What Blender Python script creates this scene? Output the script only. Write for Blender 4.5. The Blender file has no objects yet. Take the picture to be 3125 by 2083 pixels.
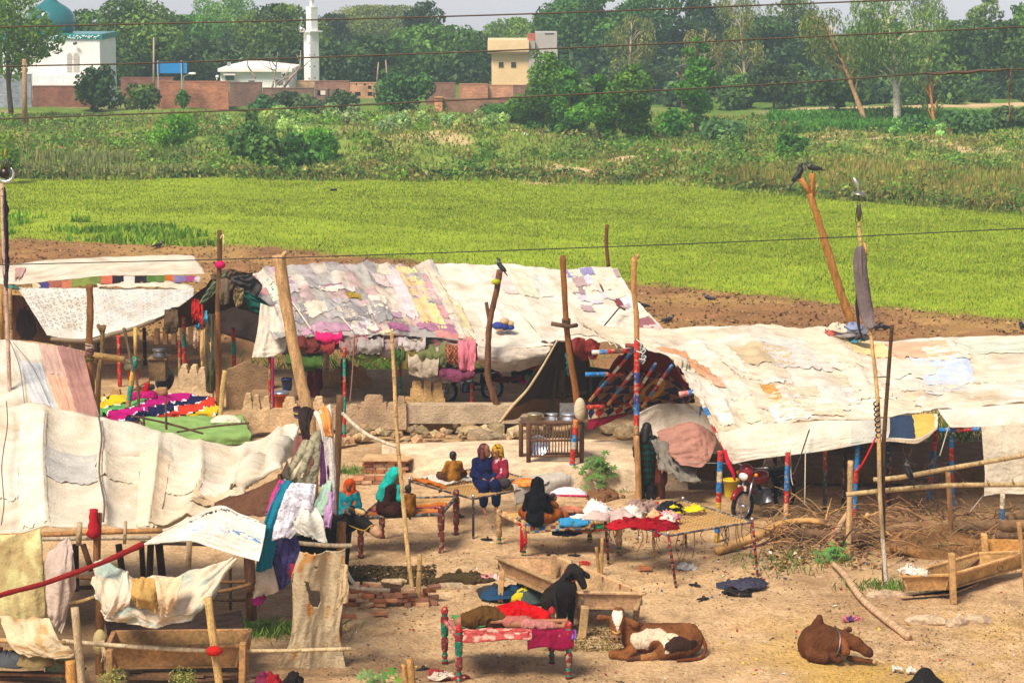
import bpy, bmesh, math, random
import numpy as np
from mathutils import Vector, Matrix, Quaternion

# ------------------------------------------------------------------ camera, sky, sun, exposure
scene = bpy.context.scene
H = 11.0                                   # the photographer stands on a raised road
PITCH = math.radians(8.77)
FPX = 7400.0                               # focal length in photograph pixels
cam = bpy.data.objects.new('camera', bpy.data.cameras.new('camera'))
scene.collection.objects.link(cam)
cam.location = (0, 0, H)
cam.rotation_euler = (math.pi / 2 - PITCH, 0, 0)
cam.data.sensor_width = 36.0
cam.data.lens = FPX / 3125 * 36
cam.data.clip_start = 0.5
cam.data.clip_end = 6000
scene.camera = cam

SUN_EL, SUN_AZ = 52.0, 215.0               # azimuth of the sun from +Y, clockwise: behind the viewer's left shoulder
world = bpy.data.worlds.new('World'); scene.world = world; world.use_nodes = True
nt = world.node_tree
sky = nt.nodes.new('ShaderNodeTexSky'); sky.sky_type = 'NISHITA'; sky.sun_disc = False
sky.sun_elevation = math.radians(SUN_EL); sky.sun_rotation = math.radians(SUN_AZ)
sky.air_density = 1.0; sky.dust_density = 0.4; sky.ozone_density = 1.5
bg = nt.nodes['Background']; bg.inputs['Strength'].default_value = 0.10
pale = nt.nodes.new('ShaderNodeHueSaturation'); pale.inputs['Saturation'].default_value = .30      # a milky, hazy sky
tint = nt.nodes.new('ShaderNodeVectorMath'); tint.operation = 'MULTIPLY'; tint.inputs[1].default_value = (1.0, .97, 1.10)
nt.links.new(sky.outputs[0], pale.inputs['Color']); nt.links.new(pale.outputs[0], tint.inputs[0]); nt.links.new(tint.outputs[0], bg.inputs['Color'])
sd = bpy.data.lights.new('sun', 'SUN'); sd.energy = 4.6; sd.angle = math.radians(20.0); sd.color = (1.0, 0.90, 0.76)
sun = bpy.data.objects.new('sun', sd); scene.collection.objects.link(sun)
_az, _el = math.radians(SUN_AZ), math.radians(SUN_EL)
_d = Vector((math.sin(_az) * math.cos(_el), math.cos(_az) * math.cos(_el), math.sin(_el)))
sun.rotation_euler = _d.to_track_quat('Z', 'Y').to_euler()
scene.view_settings.view_transform = 'Standard'; scene.view_settings.look = 'None'
scene.view_settings.exposure = 0.33; scene.view_settings.gamma = 1.0
scene.view_settings.use_curve_mapping = False
scene.cycles.max_bounces = 6; scene.cycles.transparent_max_bounces = 8
scene.cycles.volume_bounces = 1; scene.cycles.use_denoising = True

# ------------------------------------------------------------------ helpers
R = random.Random(7)
NR = np.random.RandomState(11)
COL = scene.collection
CP, SP = math.cos(PITCH), math.sin(PITCH)

def _ray(px, py):
    x = (px - 1562.5) / FPX; y = -(py - 1041.5) / FPX
    return Vector((x, CP + y * SP, -SP + y * CP))
def V(px, py, Y):                          # the point at depth Y
    d = _ray(px, py); t = Y / d.y
    return Vector((d.x * t, Y, H + d.z * t))
def G(px, py, z=0.0):                      # the point at height z
    d = _ray(px, py); t = (z - H) / d.z
    return Vector((d.x * t, d.y * t, z))

def L(r, g=None, b=None):                  # sRGB 0..255 -> linear
    if g is None: r, g, b = r
    f = lambda c: ((c / 255 + 0.055) / 1.055) ** 2.4 if c > 10 else c / 255 / 12.92
    return (f(r), f(g), f(b))

def _hash(ix, iy, iz, seed):
    n = (ix * 374761393 + iy * 668265263 + iz * 2147483647 + seed * 974711) & 0xffffffff
    n = ((n ^ (n >> 13)) * 1274126177) & 0xffffffff
    n = ((n ^ (n >> 16)) * 2246822519) & 0xffffffff
    return ((n ^ (n >> 15)) & 0xffff) / 65535.0
def vn(x, y, z=0.0, seed=0):               # value noise, 0..1, vectorised
    x, y, z = np.broadcast_arrays(np.asarray(x, float), np.asarray(y, float), np.asarray(z, float))
    ix, iy, iz = np.floor(x).astype(np.int64), np.floor(y).astype(np.int64), np.floor(z).astype(np.int64)
    fx, fy, fz = x - ix, y - iy, z - iz
    fx, fy, fz = [f * f * (3 - 2 * f) for f in (fx, fy, fz)]
    r = 0
    for a in (0, 1):
        for b in (0, 1):
            for c in (0, 1):
                w = (fx if a else 1 - fx) * (fy if b else 1 - fy) * (fz if c else 1 - fz)
                r = r + w * _hash(ix + a, iy + b, iz + c, seed)
    return r
def fbm(x, y, z=0.0, seed=0, o=3):
    r, a, t = 0, 1.0, 0
    for k in range(o):
        r = r + a * vn(np.asarray(x) * 2 ** k, np.asarray(y) * 2 ** k, np.asarray(z) * 2 ** k, seed + k); t += a; a *= .5
    return r / t

def make_mat(name, rough=.85, var=.25, scale=6, bump=.3, bscale=30, transl=0.0, spec=.25, metallic=0.0, stretch=(1, 1, 1), var2=.15, crease=0.0, dirt=0.0, chip=0.0):
    m = bpy.data.materials.new(name); m.use_nodes = True
    n = m.node_tree.nodes; l = m.node_tree.links
    b = n['Principled BSDF']; out = n['Material Output']
    at = n.new('ShaderNodeAttribute'); at.attribute_name = 'Col'
    tc = n.new('ShaderNodeTexCoord'); mp = n.new('ShaderNodeMapping'); mp.inputs['Scale'].default_value = stretch
    l.new(tc.outputs['Object'], mp.inputs['Vector'])
    def ns(sc, det=4):
        x = n.new('ShaderNodeTexNoise'); x.inputs['Scale'].default_value = sc; x.inputs['Detail'].default_value = det
        l.new(mp.outputs[0], x.inputs['Vector']); return x
    def mr(src, lo, hi):
        x = n.new('ShaderNodeMapRange'); x.inputs['From Min'].default_value = .3; x.inputs['From Max'].default_value = .7
        x.inputs['To Min'].default_value = lo; x.inputs['To Max'].default_value = hi; l.new(src, x.inputs['Value']); return x
    def mul(c, v):
        x = n.new('ShaderNodeVectorMath'); x.operation = 'SCALE'; l.new(c, x.inputs[0]); l.new(v, x.inputs['Scale']); return x.outputs[0]
    c = mul(at.outputs['Color'], mr(ns(scale).outputs['Fac'], 1 - var, 1 + var * .6).outputs[0])
    fine = ns(bscale, 5)
    c = mul(c, mr(fine.outputs['Fac'], 1 - var2, 1 + var2 * .6).outputs[0])
    if chip:
        dm = n.new('ShaderNodeMix'); dm.data_type = 'RGBA'; f = mr(ns(13, 6).outputs['Fac'], 0, chip); f.inputs['From Min'].default_value = .56; f.inputs['From Max'].default_value = .62; f.clamp = True
        l.new(f.outputs[0], dm.inputs[0]); l.new(c, dm.inputs[6]); dm.inputs[7].default_value = (.36, .25, .16, 1); c = dm.outputs[2]
    if dirt:
        dn = ns(1.1, 8); dn.inputs['Distortion'].default_value = .6; dm = n.new('ShaderNodeMix'); dm.data_type = 'RGBA'; dm.blend_type = 'MULTIPLY'
        f = mr(dn.outputs['Fac'], 0, dirt); f.inputs['From Min'].default_value = .48; f.inputs['From Max'].default_value = .72; f.clamp = True
        l.new(f.outputs[0], dm.inputs[0]); l.new(c, dm.inputs[6]); dm.inputs[7].default_value = (.66, .56, .44, 1); c = dm.outputs[2]
    l.new(c, b.inputs['Base Color'])
    b.inputs['Roughness'].default_value = rough
    b.inputs['Specular IOR Level'].default_value = spec
    b.inputs['Metallic'].default_value = metallic
    if bump:
        bp = n.new('ShaderNodeBump'); bp.inputs['Strength'].default_value = bump; bp.inputs['Distance'].default_value = .02
        l.new(fine.outputs['Fac'], bp.inputs['Height']); nrm = bp
        if crease:
            cn = ns(7, 6); cn.inputs['Distortion'].default_value = 1.6; bp2 = n.new('ShaderNodeBump'); bp2.inputs['Strength'].default_value = crease; bp2.inputs['Distance'].default_value = .12
            l.new(cn.outputs['Fac'], bp2.inputs['Height']); l.new(bp.outputs[0], bp2.inputs['Normal']); nrm = bp2
        l.new(nrm.outputs[0], b.inputs['Normal'])
    if transl:
        t = n.new('ShaderNodeBsdfTranslucent'); mx = n.new('ShaderNodeMixShader'); mx.inputs[0].default_value = transl
        l.new(c, t.inputs['Color']); l.new(b.outputs[0], mx.inputs[1]); l.new(t.outputs[0], mx.inputs[2]); l.new(mx.outputs[0], out.inputs['Surface'])
    return m
M = dict(
    wood=make_mat('wood', .85, .4, 3, .9, 22, stretch=(5, 5, 1), var2=.45, spec=.15, crease=.4),
    plank=make_mat('plank', .85, .35, 3, .5, 18, var2=.35),
    cloth=make_mat('cloth', .95, .18, 3, .5, 45, transl=.1, spec=.05, var2=.16, crease=.3),
    tarp=make_mat('tarp', .95, .16, 1.6, .5, 30, transl=.14, spec=.05, var2=.14, crease=.24, dirt=.75),
    paint=make_mat('paint', .75, .4, 8, .6, 30, spec=.2, var2=.5, crease=.3, chip=.85),
    mud=make_mat('mud', .95, .3, 3, .8, 22, spec=.1, var2=.25, crease=.25, dirt=.4),
    soil=make_mat('soil', .97, .2, .9, 1.0, 16, spec=.06, var2=.28, crease=.5),
    stone=make_mat('stone', .9, .3, 5, .7, 20, spec=.15, var2=.3),
    brick=make_mat('brick', .9, .3, 1.2, .5, 6, spec=.1, var2=.3),
    plaster=make_mat('plaster', .85, .10, 1.0, .2, 8, spec=.15, var2=.06),
    leaf=make_mat('leaf', .6, .3, 1.2, 0, 9, transl=.38, spec=.3, var2=.15),
    grass=make_mat('grass', .7, .3, .5, 0, 5, transl=.3, spec=.2, var2=.25),
    bark=make_mat('bark', .9, .3, 2, .5, 8, spec=.1, var2=.3),
    skin=make_mat('skin', .55, .1, 10, .1, 60, spec=.35, var2=.06),
    hair=make_mat('hair', .5, .2, 40, .4, 90, spec=.4, var2=.2),
    hide=make_mat('hide', .8, .3, 5, .7, 60, spec=.12, var2=.35, crease=.35),
    metal=make_mat('metal', .35, .15, 8, .1, 40, spec=.5, metallic=.85, var2=.15),
    gloss=make_mat('gloss', .25, .1, 5, 0, 20, spec=.5, var2=.08),
    rubber=make_mat('rubber', .8, .2, 8, .2, 40, spec=.2, var2=.2),
    wire=make_mat('wire', .6, .2, 3, .3, 60, spec=.3, var2=.2),
    feather=make_mat('feather', .45, .2, 20, .2, 60, spec=.4, var2=.2),
)

class B:
    """collects shapes; obj() links them as one mesh"""
    def __init__(s): s.v = []; s.f = []; s.c = []; s.n = 0
    def add(s, vs, fs, col):
        s.v.extend([tuple(v) for v in vs]); o = s.n
        s.f.extend([tuple(i + o for i in f) for f in fs]); s.n += len(vs)
        if len(fs) and isinstance(col, list): s.c.extend(col)
        else: s.c.extend([col] * len(fs))
        return s
    def tube(s, pts, rad, col, n=8, smooth=0, cap=True, jit=0.0):
        pts = [Vector(p) for p in pts]
        if smooth and len(pts) > 2: pts = [Vector(p) for p in catmull(pts, smooth)]
        k = len(pts)
        if not hasattr(rad, '__len__'): rad = [rad] * k
        elif len(rad) != k:
            q = np.linspace(0, len(rad) - 1, k); rad = list(np.interp(q, range(len(rad)), rad))
        vs, fs, cs = [], [], []
        up = None
        for i, p in enumerate(pts):
            t = (pts[min(i + 1, k - 1)] - pts[max(i - 1, 0)]).normalized()
            if up is None:
                up = t.cross(Vector((0, 0, 1)) if abs(t.z) < .9 else Vector((1, 0, 0))).normalized()
            else:
                up = (up - t * up.dot(t)).normalized()
            w = t.cross(up)
            for j in range(n):
                a = 2 * math.pi * j / n
                r = rad[i] * (1 + jit * R.uniform(-1, 1))
                vs.append(p + (up * math.cos(a) + w * math.sin(a)) * r)
        for i in range(k - 1):
            for j in range(n):
                fs.append((i * n + j, i * n + (j + 1) % n, (i + 1) * n + (j + 1) % n, (i + 1) * n + j))
                cs.append(col[min(i * len(col) // (k - 1), len(col) - 1)] if isinstance(col, list) else col)
        if cap:
            fs.append(tuple(range(n - 1, -1, -1))); cs.append(cs[0])
            fs.append(tuple(range((k - 1) * n, k * n))); cs.append(cs[-2])
        return s.add(vs, fs, cs)
    def box(s, c, size, col, rot=None, jit=0.0, bev=0.0):
        hx, hy, hz = [d / 2 for d in size]; c = Vector(c)
        m = rot if rot is not None else Matrix.Identity(3)
        if bev:
            b = bev; vs = []; fs = []
            cor = {}
            for x in (-1, 1):
                for y in (-1, 1):
                    for z in (-1, 1):
                        i = len(vs); cor[(x, y, z)] = i
                        vs += [Vector((x * hx, y * (hy - b), z * (hz - b))), Vector((x * (hx - b), y * hy, z * (hz - b))), Vector((x * (hx - b), y * (hy - b), z * hz))]
                        fs.append((i, i + 1, i + 2))
            Q = lambda *k: tuple(k)
            for ax in range(3):
                o1, o2 = [a for a in range(3) if a != ax]
                for sg in (-1, 1):
                    f = []
                    for (p, q) in ((-1, -1), (1, -1), (1, 1), (-1, 1)):
                        k = [0, 0, 0]; k[ax] = sg; k[o1] = p; k[o2] = q; f.append(cor[tuple(k)] + ax)
                    fs.append(tuple(f))
                for p in (-1, 1):
                    for q in (-1, 1):
                        k0 = [0, 0, 0]; k1 = [0, 0, 0]; k0[ax] = -1; k1[ax] = 1; k0[o1] = k1[o1] = p; k0[o2] = k1[o2] = q
                        a, b_ = cor[tuple(k0)], cor[tuple(k1)]
                        fs.append((a + o1, b_ + o1, b_ + o2, a + o2))
        else:
            vs = [Vector((x * hx, y * hy, z * hz)) for x in (-1, 1) for y in (-1, 1) for z in (-1, 1)]
            fs = [(0, 1, 3, 2), (4, 6, 7, 5), (0, 4, 5, 1), (2, 3, 7, 6), (0, 2, 6, 4), (1, 5, 7, 3)]
        if jit: vs = [v + Vector((R.uniform(-jit, jit), R.uniform(-jit, jit), R.uniform(-jit, jit))) for v in vs]
        return s.add([c + m @ v for v in vs], fs, col)
    def lathe(s, prof, base, col, n=12, axis=(0, 0, 1)):
        q = Vector((0, 0, 1)).rotation_difference(Vector(axis)); base = Vector(base)
        vs, fs, cs = [], [], []
        for (r, z) in prof:
            for j in range(n):
                a = 2 * math.pi * j / n
                vs.append(base + q @ Vector((r * math.cos(a), r * math.sin(a), z)))
        k = len(prof)
        for i in range(k - 1):
            for j in range(n):
                fs.append((i * n + j, i * n + (j + 1) % n, (i + 1) * n + (j + 1) % n, (i + 1) * n + j))
                cs.append(col[min(i, len(col) - 1)] if isinstance(col, list) else col)
        fs.append(tuple(range(n - 1, -1, -1))); cs.append(cs[0])
        fs.append(tuple(range((k - 1) * n, k * n))); cs.append(cs[-2])
        return s.add(vs, fs, cs)
    def ball(s, c, r, col, nu=12, nv=8, rot=None):
        if not hasattr(r, '__len__'): r = (r, r, r)
        c = Vector(c); m = rot if rot is not None else Matrix.Identity(3)
        vs = [c + m @ Vector((0, 0, r[2]))]; fs = []
        for i in range(1, nv):
            t = math.pi * i / nv
            for j in range(nu):
                a = 2 * math.pi * j / nu
                vs.append(c + m @ Vector((r[0] * math.sin(t) * math.cos(a), r[1] * math.sin(t) * math.sin(a), r[2] * math.cos(t))))
        vs.append(c + m @ Vector((0, 0, -r[2]))); e = len(vs) - 1
        for j in range(nu):
            fs.append((0, 1 + j, 1 + (j + 1) % nu)); fs.append((e, e - nu + (j + 1) % nu, e - nu + j))
        for i in range(nv - 2):
            for j in range(nu):
                a = 1 + i * nu; fs.append((a + j, a + nu + j, a + nu + (j + 1) % nu, a + (j + 1) % nu))
        return s.add(vs, fs, col)
    def obj(s, name, mat, parent=None, smooth=True, solid=0.0):
        return link_mesh(name, s.v, s.f, s.c, mat, parent, smooth, solid)

def link_mesh(name, vs, fs, cs, mat, parent=None, smooth=True, solid=0.0):
    me = bpy.data.meshes.new(name)
    me.from_pydata([tuple(v) for v in vs], [], [tuple(f) for f in fs]); me.update()
    if cs is not None:
        a = me.attributes.new('Col', 'FLOAT_COLOR', 'FACE')
        arr = np.ones((len(fs), 4), np.float32); arr[:, :3] = np.array(cs, np.float32).reshape(len(fs), 3)
        a.data.foreach_set('color', arr.ravel())
    return link_me(name, me, mat, parent, smooth, solid)
def link_me(name, me, mat, parent=None, smooth=True, solid=0.0):
    me.materials.append(M[mat] if isinstance(mat, str) else mat)
    if smooth: me.polygons.foreach_set('use_smooth', [True] * len(me.polygons))
    o = bpy.data.objects.new(name, me); COL.objects.link(o)
    if parent is not None: par(o, parent)
    if solid:
        md = o.modifiers.new('thick', 'SOLIDIFY'); md.thickness = solid; md.offset = 0
    return o
def np_mesh(name, co, quads, cols, mat, parent=None, smooth=False, dom='FACE'):
    """fast path: co (n,3), quads (m,3 or 4), cols (m,3)/(n,3)"""
    me = bpy.data.meshes.new(name); k = quads.shape[1]; m = len(quads)
    me.vertices.add(len(co)); me.vertices.foreach_set('co', np.asarray(co, np.float32).ravel())
    me.loops.add(m * k); me.loops.foreach_set('vertex_index', np.asarray(quads, np.int32).ravel())
    me.polygons.add(m); me.polygons.foreach_set('loop_start', np.arange(0, m * k, k, dtype=np.int32))
    me.update(calc_edges=True)
    a = me.attributes.new('Col', 'FLOAT_COLOR', dom)
    arr = np.ones((len(cols), 4), np.float32); arr[:, :3] = cols; a.data.foreach_set('color', arr.ravel())
    return link_me(name, me, mat, parent, smooth)
def par(o, parent):
    root = parent; t = Vector((0, 0, 0))
    while root is not None: t = t + root.location; root = root.parent
    if parent.type == 'EMPTY':
        o.parent = parent; o.matrix_parent_inverse = Matrix.Translation(-parent.location)
    else: o.parent = parent
    return o
def tag(o, label, cat=None, group=None, kind=None):
    if label: o['label'] = label
    if cat: o['category'] = cat
    if group: o['group'] = group
    if kind: o['kind'] = kind
    return o
def T(name, label, cat, loc=(0, 0, 0), group=None):
    o = bpy.data.objects.new(name, None); COL.objects.link(o); o.location = loc; o.empty_display_size = .1
    return tag(o, label, cat, group)
def catmull(pts, sub):
    P = np.array([tuple(p) for p in pts], float); n = len(P); out = []
    for i in range(n - 1):
        p0, p1, p2, p3 = P[max(i - 1, 0)], P[i], P[i + 1], P[min(i + 2, n - 1)]
        for k in range(sub):
            t = k / sub
            out.append(.5 * ((2 * p1) + (-p0 + p2) * t + (2 * p0 - 5 * p1 + 4 * p2 - p3) * t * t + (-p0 + 3 * p1 - 3 * p2 + p3) * t ** 3))
    out.append(P[-1]); return out
def rotz(a): return Matrix.Rotation(a, 3, 'Z')
def frame(x, z=(0, 0, 1)):                 # 3x3 with local X along x
    x = Vector(x).normalized(); z = Vector(z); y = z.cross(x).normalized(); z = x.cross(y)
    return Matrix((x, y, z)).transposed()
def jc(c, a=.15):                          # jitter a colour
    k = 1 + R.uniform(-a, a); return tuple(max(0, min(1, x * k * (1 + R.uniform(-a, a) * .3))) for x in c)
# ------------------------------------------------------------------ terrain
def edge_near(x):   # near edge of the green field
    return np.interp(x, [-40, -20.8, -9.9, 4.95, 10.5, 15.8, 40], [99, 98.6, 95.5, 84.0, 79.5, 75.5, 66])
def edge_far(x):    # far edge of the green field
    return np.interp(x, [-40, -10, 0, 10, 16, 24, 50], [127, 126.5, 126, 121, 115, 108, 92])
MOUNDS = [(1290, 470, 7, 1.2), (1560, 470, 6, 1.3), (1620, 520, 5, .6), (2130, 560, 5, .5), (900, 430, 8, .8), (2600, 420, 10, .5), (700, 520, 5, .5), (1030, 480, 6, .6)]
MOUNDS = [(G(a, b).x, G(a, b).y, r, h) for a, b, r, h in MOUNDS]
def hgt(x, y):
    x = np.asarray(x, float); y = np.asarray(y, float)
    z = (fbm(x * .5, y * .5, 0, 3) - .5) * .10
    far = np.clip((y - 122) / 20, 0, 1)
    z = z + far * (fbm(x * .12, y * .12, 0, 9) - .45) * 1.3
    for mx, my, r, h in MOUNDS: z = z + h * np.exp(-((x - mx) ** 2 + (y - my) ** 2) / (r * r * .35))
    en = edge_near(x); pl = np.clip((y - 66) / 3, 0, 1) * np.clip((en - y) / 2, 0, 1)
    z = z + pl * ((fbm(x * 1.7, y * 3.2, 0, 21, 4) - .5) * .34 + .05 * np.sin((y + .25 * x) * 2.4 + 2 * vn(x * .3, y * .3, 0, 4)))
    yard = np.clip((62 - y) / 5, 0, 1)
    z = z * (1 - .4 * yard) + yard * ((fbm(x * 2.2, y * 2.2, 0, 31, 5) - .5) * .10)
    return z
def gz(p): return float(hgt(p[0], p[1]))
def zone_col(x, y):
    c = np.zeros(x.shape + (3,))
    def lerp(a, w): c[...] = c * (1 - w[..., None]) + np.array(a) * w[..., None]
    n1 = fbm(x * .35, y * .35, 0, 41); n2 = fbm(x * 1.5, y * 1.5, 0, 43, 4); n3 = fbm(x * .09, y * .09, 0, 47)
    c[...] = np.array(L(198, 163, 120))
    lerp(L(168, 134, 98), np.clip((n1 - .5) * 4, 0, 1))
    lerp(L(224, 194, 150), np.clip((n2 - .55) * 5, 0, 1) * .6)
    lerp(L(140, 104, 70), np.clip((n2 - .62) * 9, 0, 1) * .6); n4 = fbm(x * 5, y * 5, 0, 49, 3); lerp(L(150, 116, 80), np.clip((n4 - .6) * 8, 0, 1) * .5); lerp(L(220, 190, 148), np.clip((.36 - n4) * 8, 0, 1) * .5)
    # straw-littered part and darker brown patches of the yard
    lerp(L(196, 158, 86), np.clip((fbm(x * .6, y * .6, 0, 51) - .52) * 7, 0, 1) * np.clip((41 - y) / 3, 0, 1) * np.clip((x - 3) / 2, 0, 1))
    lerp(L(120, 92, 66), np.clip(1.3 - np.hypot((x + 2.6) / 4.5, (y - 37.2) / 2.0), 0, 1) * np.clip((n2 - .25) * 3, 0, 1) * .8)
    lerp(L(112, 88, 62), np.clip(1.3 - np.hypot((x + 8) / 4.5, (y - 40) / 3.5), 0, 1) * .8)
    lerp(L(150, 112, 70), np.clip(1.4 - np.hypot((x - 7.5) / 3.5, (y - 48) / 3), 0, 1) * .6)
    # ploughed strip
    t = np.clip((y - 63) / 4, 0, 1)
    br = np.array(L(142, 104, 68)) * (0.75 + .6 * n2[..., None]); c[...] = c * (1 - t[..., None]) + br * t[..., None]
    lerp(L(176, 142, 84), np.clip((n1 - .5) * 5, 0, 1) * t * .6)
    # green field
    en, ef = edge_near(x), edge_far(x)
    g = np.clip((y - en + (n2 - .5) * 2.5) / 1.2, 0, 1)
    gc = np.array(L(142, 160, 42))[None] * (0.8 + .5 * n1[..., None])
    c[...] = c * (1 - g[..., None]) + gc * g[..., None]
    # scrub
    s = np.clip((y - ef + (n1 - .5) * 3) / 1.5, 0, 1)
    sc = np.array(L(122, 142, 60)) * (0.8 + .5 * n2[..., None])
    c[...] = c * (1 - s[..., None]) + sc * s[..., None]
    lerp(L(200, 168, 126), np.clip((fbm(x * .18, y * .18, 0, 61) - .60) * 9, 0, 1) * s * .7)
    lerp(L(84, 116, 48), np.clip((y - 175) / 20, 0, 1) * .8)
    for (a, b, r) in TRACKS:
        d = seg_dist(x, y, a, b); lerp(L(214, 182, 140), np.clip((r - d + (n2 - .5) * r * 1.2) / (r * .4), 0, 1) * .9)
    return c
def seg_dist(x, y, a, b):
    ax, ay = a; bx, by = b; dx, dy = bx - ax, by - ay
    t = np.clip(((x - ax) * dx + (y - ay) * dy) / (dx * dx + dy * dy), 0, 1)
    return np.hypot(x - ax - t * dx, y - ay - t * dy)
def _trk(px0, py0, px1, py1, r): a, b = G(px0, py0), G(px1, py1); return ((a.x, a.y), (b.x, b.y), r)
TRACKS = [_trk(1690, 555, 1830, 515, 2.0), _trk(1830, 515, 2010, 485, 1.2), _trk(2080, 548, 2220, 545, 1.3), _trk(2460, 430, 2700, 440, 2.2),
          _trk(2850, 450, 2930, 462, 2.0), _trk(3050, 462, 3140, 475, 2.0), _trk(1050, 455, 1400, 480, .9), _trk(1480, 440, 1530, 400, 1.4), _trk(1680, 390, 2050, 392, 2.0), _trk(2420, 335, 3150, 330, 2.0)]
def land(name, x0, x1, y0, y1, step, dz=0.0, stepy=None):
    nx = int((x1 - x0) / step) + 1; ny = int((y1 - y0) / (stepy or step)) + 1
    X, Y = np.meshgrid(np.linspace(x0, x1, nx), np.linspace(y0, y1, ny))
    Z = hgt(X, Y) + dz
    co = np.stack([X, Y, Z], -1).reshape(-1, 3)
    i = np.arange(nx * ny).reshape(ny, nx)
    q = np.stack([i[:-1, :-1], i[:-1, 1:], i[1:, 1:], i[1:, :-1]], -1).reshape(-1, 4)
    o = np_mesh(name, co, q, zone_col(X, Y).reshape(-1, 3), 'soil', smooth=True, dom='POINT')
    o['kind'] = 'structure'; return o
land('yard_ground', -17, 17, 28, 66, .09)
land('field_ground', -40, 40, 66, 124, .25)
land('scrub_ground', -110, 110, 124, 300, .8)
_g = B()
for (x0, x1, y0, y1) in ((-345, -110, 124, 300), (110, 345, 124, 300), (-345, -40, 66, 124), (40, 345, 66, 124), (-345, -17, -190, 66), (17, 345, -190, 66), (-17, 17, -190, 28)):
    _g.add([(x0, y0, -.05), (x1, y0, -.05), (x1, y1, -.05), (x0, y1, -.05)], [(0, 1, 2, 3)], L(140, 140, 80))
for k in range(4):                                 # beyond the wood the land falls gently towards the river
    y0, y1 = 300 + 100 * k, 400 + 100 * k; z0, z1 = -.05 - 2.6 * max(0, k - 1), -.05 - 2.6 * k
    _g.add([(-345, y0, z0), (345, y0, z0), (345, y1, z1), (-345, y1, z1)], [(0, 1, 2, 3)], L(120, 136, 80))
_o = _g.obj('ground', 'soil', smooth=False); _o['kind'] = 'structure'

# ------------------------------------------------------------------ foliage
def leaves(centers, normals, size, cols, aspect=.55, droop=0.0, rnd=.9, rs=None):
    """one diamond leaf clump at each centre"""
    rs = rs or NR; n = len(centers)
    nr = normals + rs.normal(0, rnd, (n, 3)); nr /= np.linalg.norm(nr, axis=1)[:, None] + 1e-9
    t = rs.normal(0, 1, (n, 3)); t[:, 2] -= droop * 3
    t -= nr * (t * nr).sum(1)[:, None]; t /= np.linalg.norm(t, axis=1)[:, None] + 1e-9
    b = np.cross(nr, t); s = (size * rs.uniform(.55, 1.35, n))[:, None]
    co = np.stack([centers - t * s, centers + b * s * aspect + nr * s * .12, centers + t * s, centers - b * s * aspect + nr * s * .12], 1).reshape(-1, 3)
    return co, np.arange(4 * n).reshape(n, 4), cols
def shell(c, r, n, rs, inner=.55):
    d = rs.normal(0, 1, (n, 3)); d /= np.linalg.norm(d, axis=1)[:, None]
    k = inner + (1 - inner) * rs.uniform(0, 1, n) ** .6
    return np.array(c) + d * np.array(r) * k[:, None], d
KIND = dict(
    broad=dict(col=[L(77, 113, 46), L(112, 150, 59), L(61, 95, 46)], leaf=.30, asp=.6, lobes=16, droop=.1),
    dark=dict(col=[L(59, 90, 46), L(80, 111, 57), L(47, 72, 42)], leaf=.30, asp=.6, lobes=18, droop=.1),
    light=dict(col=[L(113, 146, 59), L(139, 168, 67), L(88, 120, 53)], leaf=.26, asp=.5, lobes=14, droop=.2),
    euca=dict(col=[L(129, 146, 73), L(155, 165, 85), L(102, 120, 63)], leaf=.26, asp=.28, lobes=20, droop=1.2),
    shisham=dict(col=[L(81, 132, 36), L(109, 163, 44), L(57, 103, 34)], leaf=.20, asp=.6, lobes=16, droop=.1),
    fig=dict(col=[L(81, 117, 63), L(102, 139, 77), L(62, 96, 57)], leaf=.24, asp=.8, lobes=10, droop=.2),
    calo=dict(col=[L(174, 206, 122), L(197, 223, 138), L(139, 175, 99)], leaf=.15, asp=.6, lobes=5, droop=-.4),
    bright=dict(col=[L(111, 163, 40), L(139, 187, 48), L(81, 132, 36)], leaf=.16, asp=.5, lobes=8, droop=0),
    castor=dict(col=[L(76, 127, 48), L(102, 151, 59), L(57, 100, 42)], leaf=.24, asp=.8, lobes=8, droop=.3),
    dry=dict(col=[L(155, 148, 75), L(134, 124, 63), L(174, 170, 87)], leaf=.14, asp=.3, lobes=6, droop=-.3),
)
def crown_mesh(name, lobes, kind, dens, parent, seed, mat='leaf'):
    k = KIND[kind]; lf = k['leaf'] * .72; rs = np.random.RandomState(seed); C, N, K = [], [], []; tn = rs.uniform([.8, .88, .7], [1.3, 1.2, 1.15])
    for (c, r) in lobes:
        n = max(30, int(dens * (r[0] * r[2] + r[1] * r[2] + r[0] * r[1]) / (lf ** 2) * 2.6))
        p, d = shell(c, r, n, rs); C.append(p); N.append(d)
        base = np.array(k['col'][rs.randint(len(k['col']))]) * rs.uniform(.8, 1.2)
        alt = np.array([k['col'][j] for j in rs.randint(0, len(k['col']), n)])
        K.append((base * .6 + alt * .4) * tn * rs.uniform(.75, 1.25, (n, 1)))
    C = np.concatenate(C); N = np.concatenate(N); K = np.concatenate(K)
    co, q, cc = leaves(C, N, lf, K, k['asp'], k['droop'], .7, rs)
    o = np_mesh(name, co, q, cc, mat, parent); o['kind'] = 'stuff'; return o
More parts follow.
